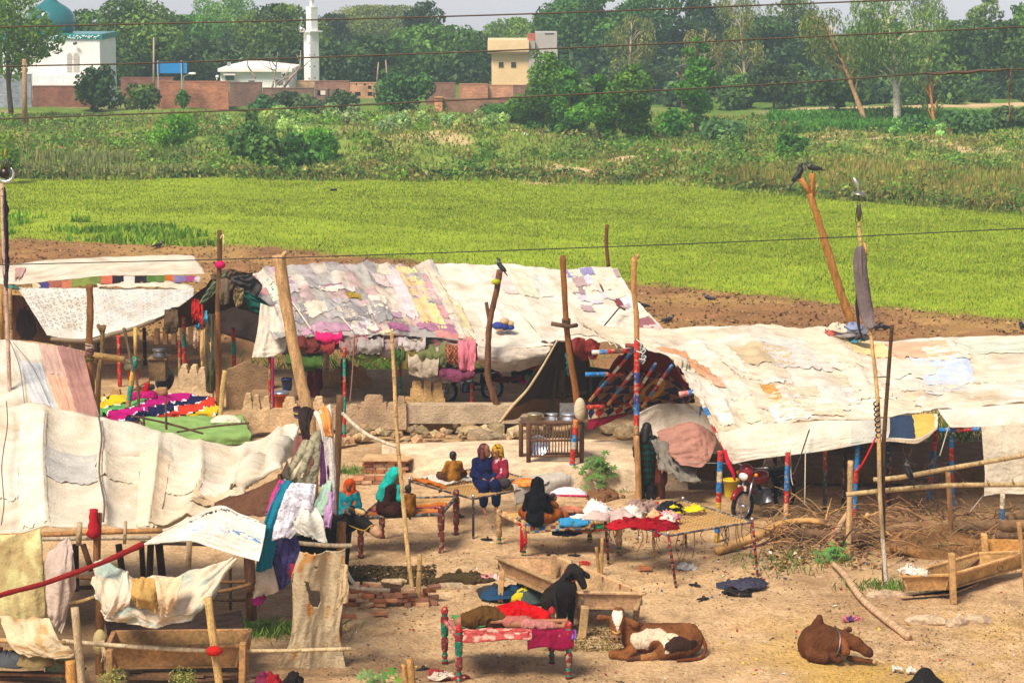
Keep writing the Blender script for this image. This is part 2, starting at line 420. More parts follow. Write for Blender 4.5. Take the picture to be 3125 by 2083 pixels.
def tree(px, Y, top, w, label, kind='broad', base_py=None, group=None, trunk=None, bare=.25, seed=0, lean=0, slim=1.0, name='tree', dens=1.0, forks=1, tcol=None):
    """px: base column; Y: distance; top: row of the crown's top; w: crown width in photograph pixels"""
    rs = np.random.RandomState(seed + 100); rr = random.Random(seed)
    b = V(px, 500, Y); b.z = float(hgt(b.x, Y)) - .1
    tp = V(px + lean, top, Y); hh = tp.z - b.z; wd = w / FPX * Y
    t = T(name, label, 'tree', b, group)
    tc = tcol or (L(190, 172, 140) if kind == 'euca' else L(88, 72, 56))
    tr = trunk or hh * .018 + .05
    tm = B(); cz0 = b.z + hh * bare
    ax = lambda s: Vector((b.x + (tp.x - b.x) * s + .15 * math.sin(s * 5 + seed) * (hh / 12), Y + .3 * math.sin(s * 3 + seed), b.z + hh * s))
    tm.tube([ax(s) for s in np.linspace(0, .85, 9)], list(np.linspace(tr, tr * .28, 9)), tc, n=7)
    nl = KIND[kind]['lobes']; lobes = []
    for i in range(nl):
        s = bare + (1 - bare) * ((i + .5) / nl) ** .9
        rel = (s - bare) / (1 - bare)
        env = wd * .5 * (math.sin(math.pi * min(1, .12 + rel * .86)) ** .6) * slim
        a = rr.uniform(0, 6.283); rad = env * (rr.uniform(.5, .95) if kind == 'euca' else rr.uniform(.25, .78))
        c0 = ax(min(s, .97)); c = Vector((c0.x + math.cos(a) * rad, c0.y + math.sin(a) * rad, min(c0.z + rr.uniform(-.04, .04) * hh, tp.z - .05 * hh)))
        r = max(.35, env * rr.uniform(.42, .66)); rz = r * rr.uniform(.6, .85)
        if kind == 'euca': rz = r * rr.uniform(.7, 1.05); r *= .66
        if c.z + rz > tp.z: rz = max(.3, tp.z - c.z)
        lobes.append((tuple(c), (r, r, rz)))
        if i % 2 == 0 or kind == 'euca':
            s0 = max(.1, s - .18); p0 = ax(s0)
            tm.tube([p0, p0.lerp(c, .5) + Vector((0, 0, .04 * hh)), c], [tr * .35, tr * .22, tr * .08], tc, n=5)
    crown_mesh('crown', lobes, kind, dens, t, seed)
    tm.obj('trunk', 'bark', t)
    return t
def bush(px, py, w, h, label, kind='bright', seed=0, name='bush', group=None, dens=1.0, cat='bush'):
    b = G(px, py); b.z = gz(b); s = b.y / FPX; rr = random.Random(seed)
    t = T(name, label, cat, b, group); wd, hh = w * s, h * s; lobes = []
    n = KIND[kind]['lobes'] + 2
    for i in range(n):
        a = rr.uniform(0, 6.28); q = rr.uniform(0, .36) * wd; zz = rr.uniform(.2, .78) * hh
        f = 1 - .5 * (zz / hh) ** 2
        r = wd * rr.uniform(.16, .27) * f
        lobes.append(((b.x + math.cos(a) * q * f, b.y + math.sin(a) * q * f * .8, b.z + zz), (r, r, min(r * .9, hh - zz + .05))))
    st = B()
    for i in range(6):
        c = lobes[i % n][0]; st.tube([b + Vector((rr.uniform(-.1, .1), rr.uniform(-.1, .1), 0)), Vector(c)], [.04, .015], L(90, 76, 56), n=5)
    crown_mesh('foliage', lobes, kind, dens, t, seed + 500)
    st.obj('stem', 'bark', t); return t
# the wood behind: near-left tree, hazy masses, eucalyptus, right-hand grove
ti = 0
TREES = [
 # px, Y, top, width, kind, bare, lean, label
 (40, 178, -35, 270, 'light', .36, -15, 'leafy tree on twin trunks hiding the left of the mosque'),
 (-40, 260, 20, 260, 'broad', .2, 0, 'hazy tree at the left edge behind the mosque'),
 (250, 232, 30, 240, 'broad', .2, 0, 'broad tree just right of the teal dome'),
 (400, 226, -8, 300, 'broad', .2, 0, 'tall broad tree behind the blue signboard'),
 (560, 250, 45, 240, 'broad', .2, 0, 'hazy tree between blue signboard and white bungalow'),
 (690, 300, -5, 260, 'light', .2, 0, 'farthest pale hazy tree left of the minaret'),
 (860, 235, 10, 290, 'broad', .2, 0, 'tall tree directly behind the white bungalow roof'),
 (1010, 290, 40, 150, 'dark', .2, 0, 'hazy narrow tree at the right shoulder of the minaret'),
 (1190, 300, 15, 320, 'light', .2, 0, 'wide hazy tree showing pale limbs under the sky gap'),
 (1290, 270, 2, 150, 'dark', .2, 0, 'dark hazy round crown highest beside the sky gap'),
 (1000, 225, 130, 180, 'dark', .15, 0, 'low dark tree beside the foot of the minaret'),
 (1140, 222, 110, 210, 'dark', .15, 0, 'low dark tree above the two thin wooden poles'),
 (1320, 230, 75, 260, 'broad', .2, 0, 'rounded green tree left of the beige house'),
 (1450, 235, 105, 150, 'dark', .1, 0, 'blue-dark tree filling the gap beside the beige house'),
 (1560, 290, 55, 200, 'light', .2, 0, 'pale distant tree above the beige house parapet'),
 (1650, 262, 40, 160, 'light', .2, 0, 'sunlit tree above the concrete rooftop block'),
 (1800, 240, -30, 300, 'broad', .2, 0, 'great green tree right of the concrete rooftop block'),
 (1950, 245, -25, 260, 'broad', .2, 0, 'tall green tree behind the pale dusty eucalyptus'),
 (1920, 212, 45, 170, 'euca', .35, 5, 'dusty pale eucalyptus with crooked trunk above the pollarded trees'),
 (2100, 250, -20, 240, 'dark', .2, 0, 'tall dark tree left of the watch platform'),
 (2000, 218, 210, 240, 'dark', .1, 0, 'shadowy tree behind the pollarded trees'),
 (2150, 205, 90, 130, 'euca', .35, 0, 'yellowish eucalyptus next to the roofed watch platform'),
 (2270, 205, 30, 130, 'euca', .3, -10, 'bright feathery eucalyptus right of the watch platform'),
 (2240, 250, -15, 200, 'euca', .3, 0, 'high thin eucalyptus cut by the top of the picture'),
 (2350, 232, 50, 260, 'dark', .2, 0, 'blue-dark broad tree behind the feathery eucalyptus'),
 (2420, 258, -10, 200, 'light', .2, 0, 'sunlit tree rising over the blue-dark broad tree'),
 (2290, 200, 230, 190, 'light', .25, -20, 'low drooping tree with a slanting pale stem'),
 (2360, 192, 190, 150, 'dark', .3, 0, 'small dark tree at the shaded grove edge'),
 (2480, 235, 130, 200, 'dark', .25, 0, 'dark tree behind the leaning eucalyptus'),
 (2645, 172, 25, 210, 'euca', .42, -150, 'eucalyptus leaning left on a long bare trunk'),
 (2738, 170, -20, 330, 'euca', .40, -30, 'tallest eucalyptus with a straight white trunk'),
 (2700, 225, 60, 240, 'broad', .2, 0, 'green tree between the two big eucalyptus trunks'),
 (2847, 166, 140, 85, 'euca', .22, -15, 'slim young eucalyptus with an orange-brown trunk'),
 (2830, 240, -25, 160, 'euca', .35, 0, 'lofty eucalyptus behind the slim young one'),
 (2940, 214, 60, 240, 'broad', .28, 0, 'full green tree on a thick grey trunk at right'),
 (3000, 250, -25, 110, 'light', .55, 0, 'lone small crown standing above the right treetops'),
 (3060, 205, 60, 200, 'broad', .32, 0, 'green tree on paired trunks near the right edge'),
 (3140, 215, 10, 200, 'broad', .3, 0, 'green tree cut by the right edge of the picture'),
 (2530, 176, 250, 120, 'broad', .4, 0, 'small tree on a whitewashed trunk left of the leaning eucalyptus'),
 (2605, 185, 240, 110, 'dark', .45, 0, 'small dark tree between whitewashed trunk and leaning eucalyptus'),
 (2430, 200, 200, 110, 'broad', .3, 0, 'thin-trunked tree in the shaded grove'),
 (2990, 240, 150, 220, 'dark', .1, 0, 'deep green tree filling the gap at far right'),
 (2800, 245, 150, 220, 'dark', .1, 0, 'deep green tree behind the slim young eucalyptus'),
 (2250, 245, 180, 260, 'dark', .05, 0, 'dense shadowed tree low behind the watch platform'),
 (1700, 255, 120, 220, 'dark', .05, 0, 'dense dark tree behind the concrete rooftop block'),
 (620, 235, 120, 200, 'dark', .05, 0, 'low dense tree behind the bare branches'),
 (450, 240, 130, 240, 'dark', .05, 0, 'low dense tree behind the blue signboard'),
]
for i, (px, Y, top, w, kd, bare, lean, lab) in enumerate(TREES):
    tree(px, Y, top, w, lab, kd, bare=bare, lean=lean, seed=i * 7 + 3, group='trees of the wood behind the fields', name='eucalyptus_tree' if kd == 'euca' else 'tree',
         trunk={29: .2, 30: .3, 32: .13, 34: .4}.get(i), tcol={30: L(224, 210, 184), 29: L(206, 166, 116), 32: L(196, 130, 74), 38: L(214, 196, 170)}.get(i), dens=.8)
# pollarded trees in front of the grove
for i, (px, py, top, w, lab) in enumerate([(1655, 400, 155, 170, 'spreading pollarded tree in front of the beige house'), (1740, 425, 210, 130, 'thin pollarded tree, second from the beige house'),
                                            (1823, 448, 228, 130, 'thin pollarded tree, third from the beige house'), (1922, 452, 196, 140, 'bushy bright green pollarded tree, rightmost of the four'), (2125, 420, 110, 130, 'lopped tree with bright regrowth beside the watch platform')]):
    tree(px, G(px, py).y, top, w, lab, 'shisham', seed=300 + i, bare=.1, slim=1.15, group='pollarded trees on the field bank', name='pollarded_tree', trunk=.2, dens=1.1)
# ------------------------------------------------------------------ bushes
BUSH = [
 (290, 345, 190, 150, 'dark', 'tall dark shrub before the mosque wall'), (430, 345, 150, 90, 'castor', 'low dark green bush right of the tall shrub'),
 (1230, 355, 210, 135, 'fig', 'large dome-shaped bush against the brick wall'), (560, 345, 70, 60, 'castor', 'small bush below the reddish brick wall'), (675, 335, 120, 60, 'bright', 'light green bush below the dark brick wall'),
 (530, 470, 200, 130, 'bright', 'broad bright green bush on the field bank'), (770, 520, 220, 120, 'castor', 'dark castor thicket on the field bank'), (980, 500, 160, 100, 'bright', 'vivid green bush at the end of the castor thicket'),
 (900, 515, 200, 110, 'castor', 'castor bush in the middle of the thicket'), (800, 365, 110, 70, 'fig', 'blue-green bush before the dark wall'), (900, 360, 180, 75, 'fig', 'wide blue-green bush left of the dome-shaped bush'),
 (1040, 365, 160, 80, 'fig', 'blue-green bush touching the dome-shaped bush'), (780, 400, 90, 80, 'broad', 'dark bush above the broad bright bush'), (20, 560, 130, 190, 'bright', 'drooping branches at the left edge'),
 (2410, 495, 130, 100, 'shisham', 'round green bush on the bank below the grove'), (2230, 440, 220, 70, 'fig', 'wide blue-green bush under the feathery eucalyptus'), (2060, 435, 120, 100, 'shisham', 'bush at the foot of the watch platform'),
 (2950, 425, 220, 70, 'fig', 'dark hedge-like bush below the right grove'), (3080, 420, 160, 70, 'fig', 'dark bush at the right edge below the grove'), (2790, 420, 110, 60, 'fig', 'low bush between the white trunk and the slim eucalyptus'),
 (2735, 435, 60, 70, 'calo', 'pale shrub at the foot of the white trunk'), (2870, 440, 60, 55, 'calo', 'pale shrub at the foot of the slim eucalyptus'), (2180, 430, 120, 80, 'castor', 'dark weeds between platform and grove'), (1620, 345, 140, 80, 'fig', 'dark bush at the end of the brown wall'),
 (1560, 380, 260, 50, 'castor', 'long low bush before the brown wall'), (1740, 395, 150, 60, 'castor', 'low bush under the pollarded trees'),
]
for i, (px, py, w, h, kd, lab) in enumerate(BUSH): bush(px, py, w, h, lab, kd, seed=i * 5 + 1, group='bushes on the far side of the field', dens=.8)
_cal = [(690, 400), (860, 395), (930, 400), (820, 415), (1010, 390), (1060, 420), (1100, 400), (1230, 405), (1290, 390), (1370, 400), (1420, 405), (1460, 425), (1180, 430), (880, 440), (1510, 460)]
_cal.sort(); ORD = 'first second third fourth fifth sixth seventh eighth ninth tenth eleventh twelfth thirteenth fourteenth fifteenth'.split()
for i, (px, py) in enumerate(_cal):
    bush(px, py, 75 + (i * 37) % 40, 60 + (i * 23) % 30, 'pale grey-green milkweed shrub above the field, %s from the left' % ORD[i], 'calo', seed=900 + i, name='milkweed_shrub', group='pale shrubs above the field', dens=1.0, cat='shrub')
_rs = np.random.RandomState(15); _C, _N, _K = [], [], []
for i in range(430):                                # shaded undergrowth of the wood
    px = _rs.uniform(-150, 3300) if i < 300 else _rs.uniform(1680, 3300); Y = _rs.uniform(225, 262) if i < 300 else _rs.uniform(192, 225); X = (px - 1562.5) / FPX * Y; r = _rs.uniform(1.2, 2.6) * (1 if i < 300 else .5); k = KIND[['dark', 'broad', 'dark', 'fig'][_rs.randint(4)]]
    n = 130; p, d = shell((X, Y, r * .7), (r * 1.5, r, r), n, _rs, .4); _C.append(p); _N.append(d); _K.append(np.array([k['col'][j] for j in _rs.randint(0, 3, n)]) * _rs.uniform(.7, 1.1))
_co, _q, _c = leaves(np.concatenate(_C), np.concatenate(_N), .3, np.concatenate(_K), .6, 0, .7, _rs)
tag(np_mesh('undergrowth', _co, _q, _c, 'leaf'), 'dark undergrowth closing the foot of the wood', 'undergrowth', kind='stuff')
# ------------------------------------------------------------------ ground cover nobody could count
def blades(name, n, px0, px1, Y0, Y1, hmin, hmax, cols, seed, test=None, wid=.03, label=None, lean=.35, clump=0):
    rs = np.random.RandomState(seed)
    Y = 1 / rs.uniform(1 / Y1, 1 / Y0, n); px = rs.uniform(px0, px1, n); X = (px - 1562.5) / FPX * Y * 1.0
    if clump:
        X = X + rs.normal(0, .02, n); 
    if test is not None:
        k = test(X, Y, rs); X, Y = X[k], Y[k]
    n = len(X); Z = hgt(X, Y); h = rs.uniform(hmin, hmax, n) * (.6 + .8 * fbm(X * .4, Y * .4, 0, seed))
    a = rs.uniform(0, 6.283, n); dx, dy = np.cos(a), np.sin(a); w = wid * rs.uniform(.6, 1.5, n)
    lx, ly = rs.normal(0, lean, n) * h, rs.normal(0, lean, n) * h
    p0 = np.stack([X - dx * w, Y - dy * w, Z - .02], -1); p1 = np.stack([X + dx * w, Y + dy * w, Z - .02], -1)
    p2 = np.stack([X + lx * .6 + dx * w * .6, Y + ly * .6 + dy * w * .6, Z + h * .7], -1); p3 = np.stack([X + lx, Y + ly, Z + h], -1)
    co = np.stack([p0, p1, p2, p3], 1).reshape(-1, 3)
    cc = np.array(cols)[rs.randint(0, len(cols), n)] * (.55 + .6 * fbm(X * .25, Y * .25, 0, seed + 5) + .4 * fbm(X * .06, Y * .1, 0, seed + 6))[:, None] * rs.uniform(.8, 1.2, (n, 1))
    o = np_mesh(name, co, np.arange(4 * n).reshape(n, 4), cc, 'grass'); tag(o, label, 'grass', kind='stuff'); return o
blades('field_grass', 380000, -150, 3300, 74, 130, .03, .12, [L(146, 168, 38), L(160, 178, 46), L(122, 150, 38), L(172, 168, 64), L(104, 132, 40)], 71,
       lambda X, Y, rs: (Y > edge_near(X) + rs.normal(0, .5, len(X))) & (Y < edge_far(X) + rs.normal(0, .6, len(X))) & (rs.uniform(0, 1, len(X)) < .35 + .65 * (Y > edge_near(X) + 12)), wid=.02,
       label='bright green grass covering the whole field')
blades('bank_weeds', 120000, -150, 3300, 108, 182, .08, .3, [L(136, 160, 60), L(112, 146, 48), L(164, 166, 80), L(98, 136, 44), L(140, 118, 72)], 73,
       lambda X, Y, rs: (Y > edge_far(X) - .5) & (fbm(X * .3, Y * .3, 0, 77) > .36), wid=.06, label='mixed green and brown weeds on the bank beyond the field')
blades('tall_weeds', 12000, 0, 660, 95, 112, .1, .4, [L(120, 160, 40), L(100, 144, 36), L(150, 176, 50)], 75, lambda X, Y, rs: (Y < np.interp(X, [-22, -16, -11, -10], [108, 104, 98, 95])) & (Y > edge_near(X) - .3) & (fbm(X * .5, Y * .5, 0, 70) > .5), wid=.06, label='taller dark green weeds at the left edge of the field')
blades('reeds', 6000, 60, 600, 127, 137, 0.25, .8, [L(140, 150, 84), L(120, 136, 72), L(160, 160, 100)], 79, lambda X, Y, rs: fbm(X * .3, Y * .3, 0, 78) > .42, wid=.05, lean=.1, label='tall pale reeds along the left bank')
blades('millet_stalks', 30000, 2180, 3300, 100, 140, .3, .8, [L(164, 158, 74), L(140, 150, 60), L(120, 140, 50), L(176, 150, 84)], 81, lambda X, Y, rs: (Y > edge_far(X) + 1.5) & (fbm(X * .3, Y * .3, 0, 82) > .3) & (Y < np.interp(X, [10, 18, 26], [126, 138, 130])), wid=.06, lean=.12, label='ripening millet stalks right of the field')
blades('maize_rows', 26000, 2340, 3300, 158, 178, .3, .8, [L(78, 138, 44), L(96, 154, 52), L(64, 120, 44)], 83, lambda X, Y, rs: fbm(X * .2, Y * .2, 0, 84) > .33, wid=.12, label='green maize crop below the right grove')
_rs = np.random.RandomState(5); _C, _N, _K = [], [], []
for i in range(1500):                                # low scrub tufts on the bank
    Y = _rs.uniform(110, 178); px = _rs.uniform(-100, 3250); X = (px - 1562.5) / FPX * Y
    if Y < edge_far(X) + .5 or fbm(X * .2, Y * .2, 0, 90) < .42: continue
    k = KIND[['dry', 'light', 'bright', 'shisham', 'euca', 'light'][_rs.randint(6)]]; r = _rs.uniform(.25, .95)
    n = int(70 * r + 14); p, d = shell((X, Y, float(hgt(X, Y)) + r * .35), (r * 1.3, r, r * .7), n, _rs, .4)
    _C.append(p); _N.append(d); _K.append(np.array([k['col'][j] for j in _rs.randint(0, 3, n)]) * _rs.uniform(.7, 1.25) * _rs.uniform(.8, 1.2, (n, 1)))
_co, _q, _c = leaves(np.concatenate(_C), np.concatenate(_N), .13, np.concatenate(_K), .5, -.2, .7, _rs)
tag(np_mesh('scrub', _co, _q, _c, 'leaf'), 'low olive and brown scrub scattered over the bank', 'scrub', kind='stuff')
_C, _N, _K = [], [], []
for i in range(230):                                # a dark line of tufts along the field's far edge
    px = _rs.uniform(-100, 3250); X = (px - 1562.5) / FPX * 122; Y = float(edge_far(X)) + _rs.uniform(.3, 2.5); r = _rs.uniform(.3, .6)
    n = 40; p, d = shell((X, Y, float(hgt(X, Y)) + r * .4), (r * 1.8, r, r * .8), n, _rs, .4); k = KIND[['dry', 'dry', 'broad', 'light'][_rs.randint(4)]]
    _C.append(p); _N.append(d); _K.append(np.array([k['col'][j] for j in _rs.randint(0, 3, n)]) * _rs.uniform(.6, 1.1))
_co, _q, _c = leaves(np.concatenate(_C), np.concatenate(_N), .14, np.concatenate(_K), .5, -.2, .7, _rs)
tag(np_mesh('field_edge_tufts', _co, _q, _c, 'leaf'), 'brown and dark green tufts lining the far edge of the field', 'weeds', kind='stuff')
# ------------------------------------------------------------------ far buildings
def brickwall_mat():
    m = bpy.data.materials.new('brick_courses'); m.use_nodes = True; n = m.node_tree.nodes; l = m.node_tree.links
    at = n.new('ShaderNodeAttribute'); at.attribute_name = 'Col'; tc = n.new('ShaderNodeTexCoord')
    sx = n.new('ShaderNodeSeparateXYZ'); cx = n.new('ShaderNodeCombineXYZ'); l.new(tc.outputs['Object'], sx.inputs[0])
    ad = n.new('ShaderNodeMath'); l.new(sx.outputs[0], ad.inputs[0]); l.new(sx.outputs[1], ad.inputs[1])
    l.new(ad.outputs[0], cx.inputs[0]); l.new(sx.outputs[2], cx.inputs[1])
    br = n.new('ShaderNodeTexBrick'); l.new(cx.outputs[0], br.inputs['Vector']); br.inputs['Scale'].default_value = 2.0
    br.inputs['Color1'].default_value = (1.15, 1.1, 1.1, 1); br.inputs['Color2'].default_value = (.72, .7, .7, 1); br.inputs['Mortar'].default_value = (.75, .8, .85, 1); br.inputs['Mortar Size'].default_value = .03
    ns = n.new('ShaderNodeTexNoise'); ns.inputs['Scale'].default_value = .9; ns.inputs['Detail'].default_value = 6; l.new(tc.outputs['Object'], ns.inputs['Vector'])
    mr = n.new('ShaderNodeMapRange'); mr.inputs[1].default_value = .3; mr.inputs[2].default_value = .7; mr.inputs[3].default_value = .65; mr.inputs[4].default_value = 1.2; l.new(ns.outputs['Fac'], mr.inputs[0])
    a = n.new('ShaderNodeMix'); a.data_type = 'RGBA'; a.blend_type = 'MULTIPLY'; a.inputs[0].default_value = 1; l.new(at.outputs['Color'], a.inputs[6]); l.new(br.outputs[0], a.inputs[7])
    v = n.new('ShaderNodeVectorMath'); v.operation = 'SCALE'; l.new(a.outputs[2], v.inputs[0]); l.new(mr.outputs[0], v.inputs['Scale'])
    b = n['Principled BSDF']; l.new(v.outputs[0], b.inputs['Base Color']); b.inputs['Roughness'].default_value = .95; return m
M['brickwall'] = brickwall_mat()
WHITE = L(236, 234, 226)
def slab(b, px0, px1, py0, py1, Y, d, col, bev=0.0):       # a block facing the camera: columns px0..px1, rows py0..py1, front face at Y
    p, q = V(px0, py0, Y), V(px1, py1, Y)
    return b.box(((p.x + q.x) / 2, Y + d / 2, (p.z + q.z) / 2), (q.x - p.x, d, p.z - q.z), col, bev=bev)
def part(nm, mat, par_, *args, **kw):
    b = B(); slab(b, *args, **kw); return b.obj(nm, mat, par_, smooth=False)
# mosque
ms = T('mosque', 'white mosque with teal onion dome and teal inscription band', 'mosque', V(160, 330, 197))
Y = 197.0
part('wall', 'plaster', ms, 6, 309, 116, 330, Y, 8, WHITE)
part('inscription_band', 'gloss', ms, 3, 312, 104, 121, Y - .12, 8.24, L(34, 132, 132))
bd = ms.children[-1]
b = B(); rr = random.Random(3)                              # the calligraphy on the band, white strokes
x = 20
while x < 303:
    n = rr.randint(3, 5); w = rr.uniform(6, 11); y0 = rr.uniform(110, 115)
    pts = [V(x + w * i / (n - 1), y0 + rr.uniform(-3.2, 3.2), Y - .17) for i in range(n)]
    b.tube(pts, .035, L(225, 235, 230), n=4, smooth=3)
    if rr.random() < .6: b.tube([V(x + w * .5, 107, Y - .17), V(x + w * .5 + 1, 114, Y - .17)], .03, L(225, 235, 230), n=4)
    if rr.random() < .5: b.ball(V(x + w * .7, 117.5, Y - .17), .05, L(225, 235, 230), 6, 4)
    x += w + rr.uniform(.5, 2.5)
o = b.obj('lettering', 'plaster', bd); o['kind'] = 'stuff'
wn = B()
cw = (203, 241); cx = 222
def arch(px, w, top, spring, bot, Yd, n=12):
    pts = [V(px - w, bot, Yd), V(px + w, bot, Yd), V(px + w, spring, Yd)]
    for i in range(1, n):
        a = math.pi * i / n; k = abs(math.cos(a)); sx = math.cos(a)
        pts.append(V(px + w * sx, spring - (spring - top) * (math.sin(a) ** .8), Yd))
    pts.append(V(px - w, spring, Yd)); return pts
def plate(b, front, d, col):
    n = len(front); bk = [p + Vector((0, d, 0)) for p in front]
    return b.add(front + bk, [tuple(range(n))] + [tuple(range(2 * n - 1, n - 1, -1))] + [(i, i + n, (i + 1) % n + n, (i + 1) % n) for i in range(n)], col)
plate(wn, arch(222, 20, 156, 178, 220, Y - .05), .1, L(226, 222, 208)); w_ = wn.obj('window', 'plaster', ms, smooth=False)
for (x0, x1, y0, y1) in ((204, 219, 186, 200), (224, 240, 186, 200), (204, 219, 204, 218), (224, 240, 204, 218)):
    p_ = B(); slab(p_, x0, x1, y0, y1, Y - .09, .03, L(178, 172, 160)); p_.obj('pane', 'gloss', w_, smooth=False)
for cx_ in (212, 232):
    p_ = B(); plate(p_, arch(cx_, 8, 162, 176, 183, Y - .09, 8), .03, L(178, 172, 160)); p_.obj('pane', 'gloss', w_, smooth=False)
part('ledge', 'plaster', ms, 95, 268, 256, 262, Y - 2.5, 2.4, WHITE)
rail = B(); slab(rail, 95, 268, 231, 234, Y - 2.5, .12, WHITE); rail.obj('handrail', 'plaster', ms, smooth=False)
for i in range(24):
    p_ = B(); slab(p_, 98 + i * 7.2, 100.6 + i * 7.2, 234, 256, Y - 2.48, .1, L(226, 214, 206)); p_.obj('baluster', 'plaster', ms, smooth=False)
b = B(); b.tube([V(226, 134, Y - .3), V(232, 132, Y - .5)], .12, L(90, 90, 90)); b.obj('wall_lamp', 'metal', ms)
prof_px = [(62, 105), (62, 101), (66, 96), (73, 78), (74, 66), (72, 52), (66, 40), (56, 29), (44, 20), (30, 12), (20, 4), (13, -6), (8, -18), (4, -30), (1, -44)]
c0 = V(157, 105, Y + 4); s = (Y + 4) / FPX
b = B(); b.lathe([(r * s, (105 - y) * s * 1.0) for r, y in prof_px], c0, L(30, 104, 108), n=32); b.obj('dome', 'gloss', ms)
b = B(); b.tube([c0 + Vector((0, 0, 148 * s)), c0 + Vector((0, 0, 175 * s))], .06, L(200, 170, 90)); b.obj('finial', 'metal', ms)
# minaret
Y = 200.0
mn = T('minaret', 'slender white minaret with a square balcony', 'minaret', V(951, 330, Y))
def prism(b, px, w, y0, y1, Y, col, rot=.72, k=1.38):
    p, q = V(px, y0, Y), V(px, y1, Y); s = w / FPX * Y / k
    return b.box(((p + q) / 2), (s, s, p.z - q.z), col, rot=rotz(rot))
for nm, px, w, y0, y1 in (('shaft', 951, 45, 98, 330), ('balcony', 951, 66, 94, 98.5), ('upper_shaft', 952, 34, 23, 94), ('cornice', 952, 35.5, 21, 24), ('lantern', 952, 13, 2, 21), ('cap', 952, 18, -1, 2), ('spire', 952, 10, -30, -1)):
    b = B(); prism(b, px, w, y0, y1, Y, WHITE); b.obj(nm, 'plaster', mn, smooth=False)
for (x, y) in ((944, 132), (945, 168), (960, 168), (945, 203), (960, 203), (943, 240), (961, 238)):
    b = B(); b.ball(V(x, y, Y - .55), .06, L(70, 66, 62), 6, 4); b.obj('vent_hole', 'mud', mn)
b = B(); b.lathe([(.05, 0), (.1, .1), (.28, .45)], V(930, 90, Y - .4), L(220, 214, 204), axis=(-1, -.6, 0)); b.obj('loudspeaker', 'metal', mn)
# white bungalow with a low hip roof
Y = 197
wb = T('bungalow', 'low white bungalow with hipped roof behind the brick wall', 'building', V(778, 320, Y))
part('wall', 'plaster', wb, 672, 884, 210, 320, Y, 7, WHITE)
b = B(); e = [V(664, 210, Y - .5), V(891, 210, Y - .5)]; e += [e[1] + Vector((0, 8, 0)), e[0] + Vector((0, 8, 0))]
ap = [V(752, 186, Y + 3.5), V(800, 186, Y + 3.5)]; lo = [p - Vector((0, 0, .25)) for p in e]
b.add(e + ap + lo, [(0, 1, 5, 4), (1, 2, 5), (2, 3, 4, 5), (3, 0, 4), (0, 6, 7, 1), (1, 7, 8, 2), (2, 8, 9, 3), (3, 9, 6, 0), (6, 9, 8, 7)], L(240, 232, 220)); b.obj('roof', 'plaster', wb, smooth=False)
for (x0, x1, y0, y1) in ((688, 714, 232, 244), (758, 776, 246, 252), (840, 862, 243, 256)):
    w_ = part('window', 'plaster', wb, x0 - 1.5, x1 + 1.5, y0 - 1.5, y1 + 1.5, Y - .06, .1, L(220, 216, 208)); p_ = B(); slab(p_, x0, x1, y0, y1, Y - .1, .05, L(92, 96, 100)); p_.obj('pane', 'gloss', w_, smooth=False)
part('awning', 'plaster', wb, 682, 718, 226, 230, Y - .6, .6, L(226, 222, 214))
ac = part('air_conditioner', 'plaster', wb, 859, 873, 220, 234, Y - .5, .5, L(206, 204, 198)); b = B(); b.lathe([(.15, 0), (.15, .03)], V(866, 227, Y - .5), L(120, 120, 118), axis=(0, -1, 0)); b.obj('fan_grille', 'metal', ac)
b = B(); slab(b, 693, 704, 190, 203, Y - .3, .12, L(226, 226, 224)); b.obj('floodlight', 'metal', wb, smooth=False)
# beige house with concrete annex
Y = 214
hs = T('house', 'beige two-storey house with heavy parapet and grey concrete annex', 'house', V(1590, 330, Y))
part('wall', 'plaster', hs, 1500, 1613, 163, 335, Y, 7, L(226, 192, 146))
part('parapet', 'plaster', hs, 1488, 1614, 124, 158, Y - .7, 8, L(226, 194, 150)); part('soffit', 'plaster', hs, 1488.5, 1613, 158.2, 163.5, Y - .6, 7, L(188, 160, 126))
part('annex_wall', 'plaster', hs, 1613.5, 1701, 152, 335, Y - .2, 7, L(178, 172, 162))
part('annex_tower', 'plaster', hs, 1634, 1700, 100, 151.5, Y + .3, 5, L(172, 166, 158)); part('brick_stub', 'brickwall', hs, 1610, 1633.5, 104, 124.5, Y + .6, 2, L(184, 104, 78))
part('low_parapet', 'plaster', hs, 1614.5, 1633, 126, 151, Y - .3, 5, L(168, 160, 148))
for (x0, x1, y0, y1) in ((1522, 1536, 190, 205), (1560, 1574, 190, 205)):
    w_ = part('window', 'plaster', hs, x0 - 1, x1 + 1, y0 - 1, y1 + 1, Y - .04, .08, L(210, 178, 134)); p_ = B(); slab(p_, x0, x1, y0, y1, Y - .08, .05, L(62, 58, 54)); p_.obj('pane', 'gloss', w_, smooth=False)
part('roof_slot', 'mud', hs, 1662, 1690, 101.5, 104, Y + .25, .1, L(86, 84, 82))
far_ = T('distant_house', 'tiny grey rooftop seen through the sky gap', 'house', V(1415, 330, 330)); part('wall', 'plaster', far_, 1390, 1440, 98, 330, 330, 8, L(200, 200, 204)); part('roof', 'plaster', far_, 1386, 1444, 95, 97.9, 329.6, 9, L(180, 180, 184))
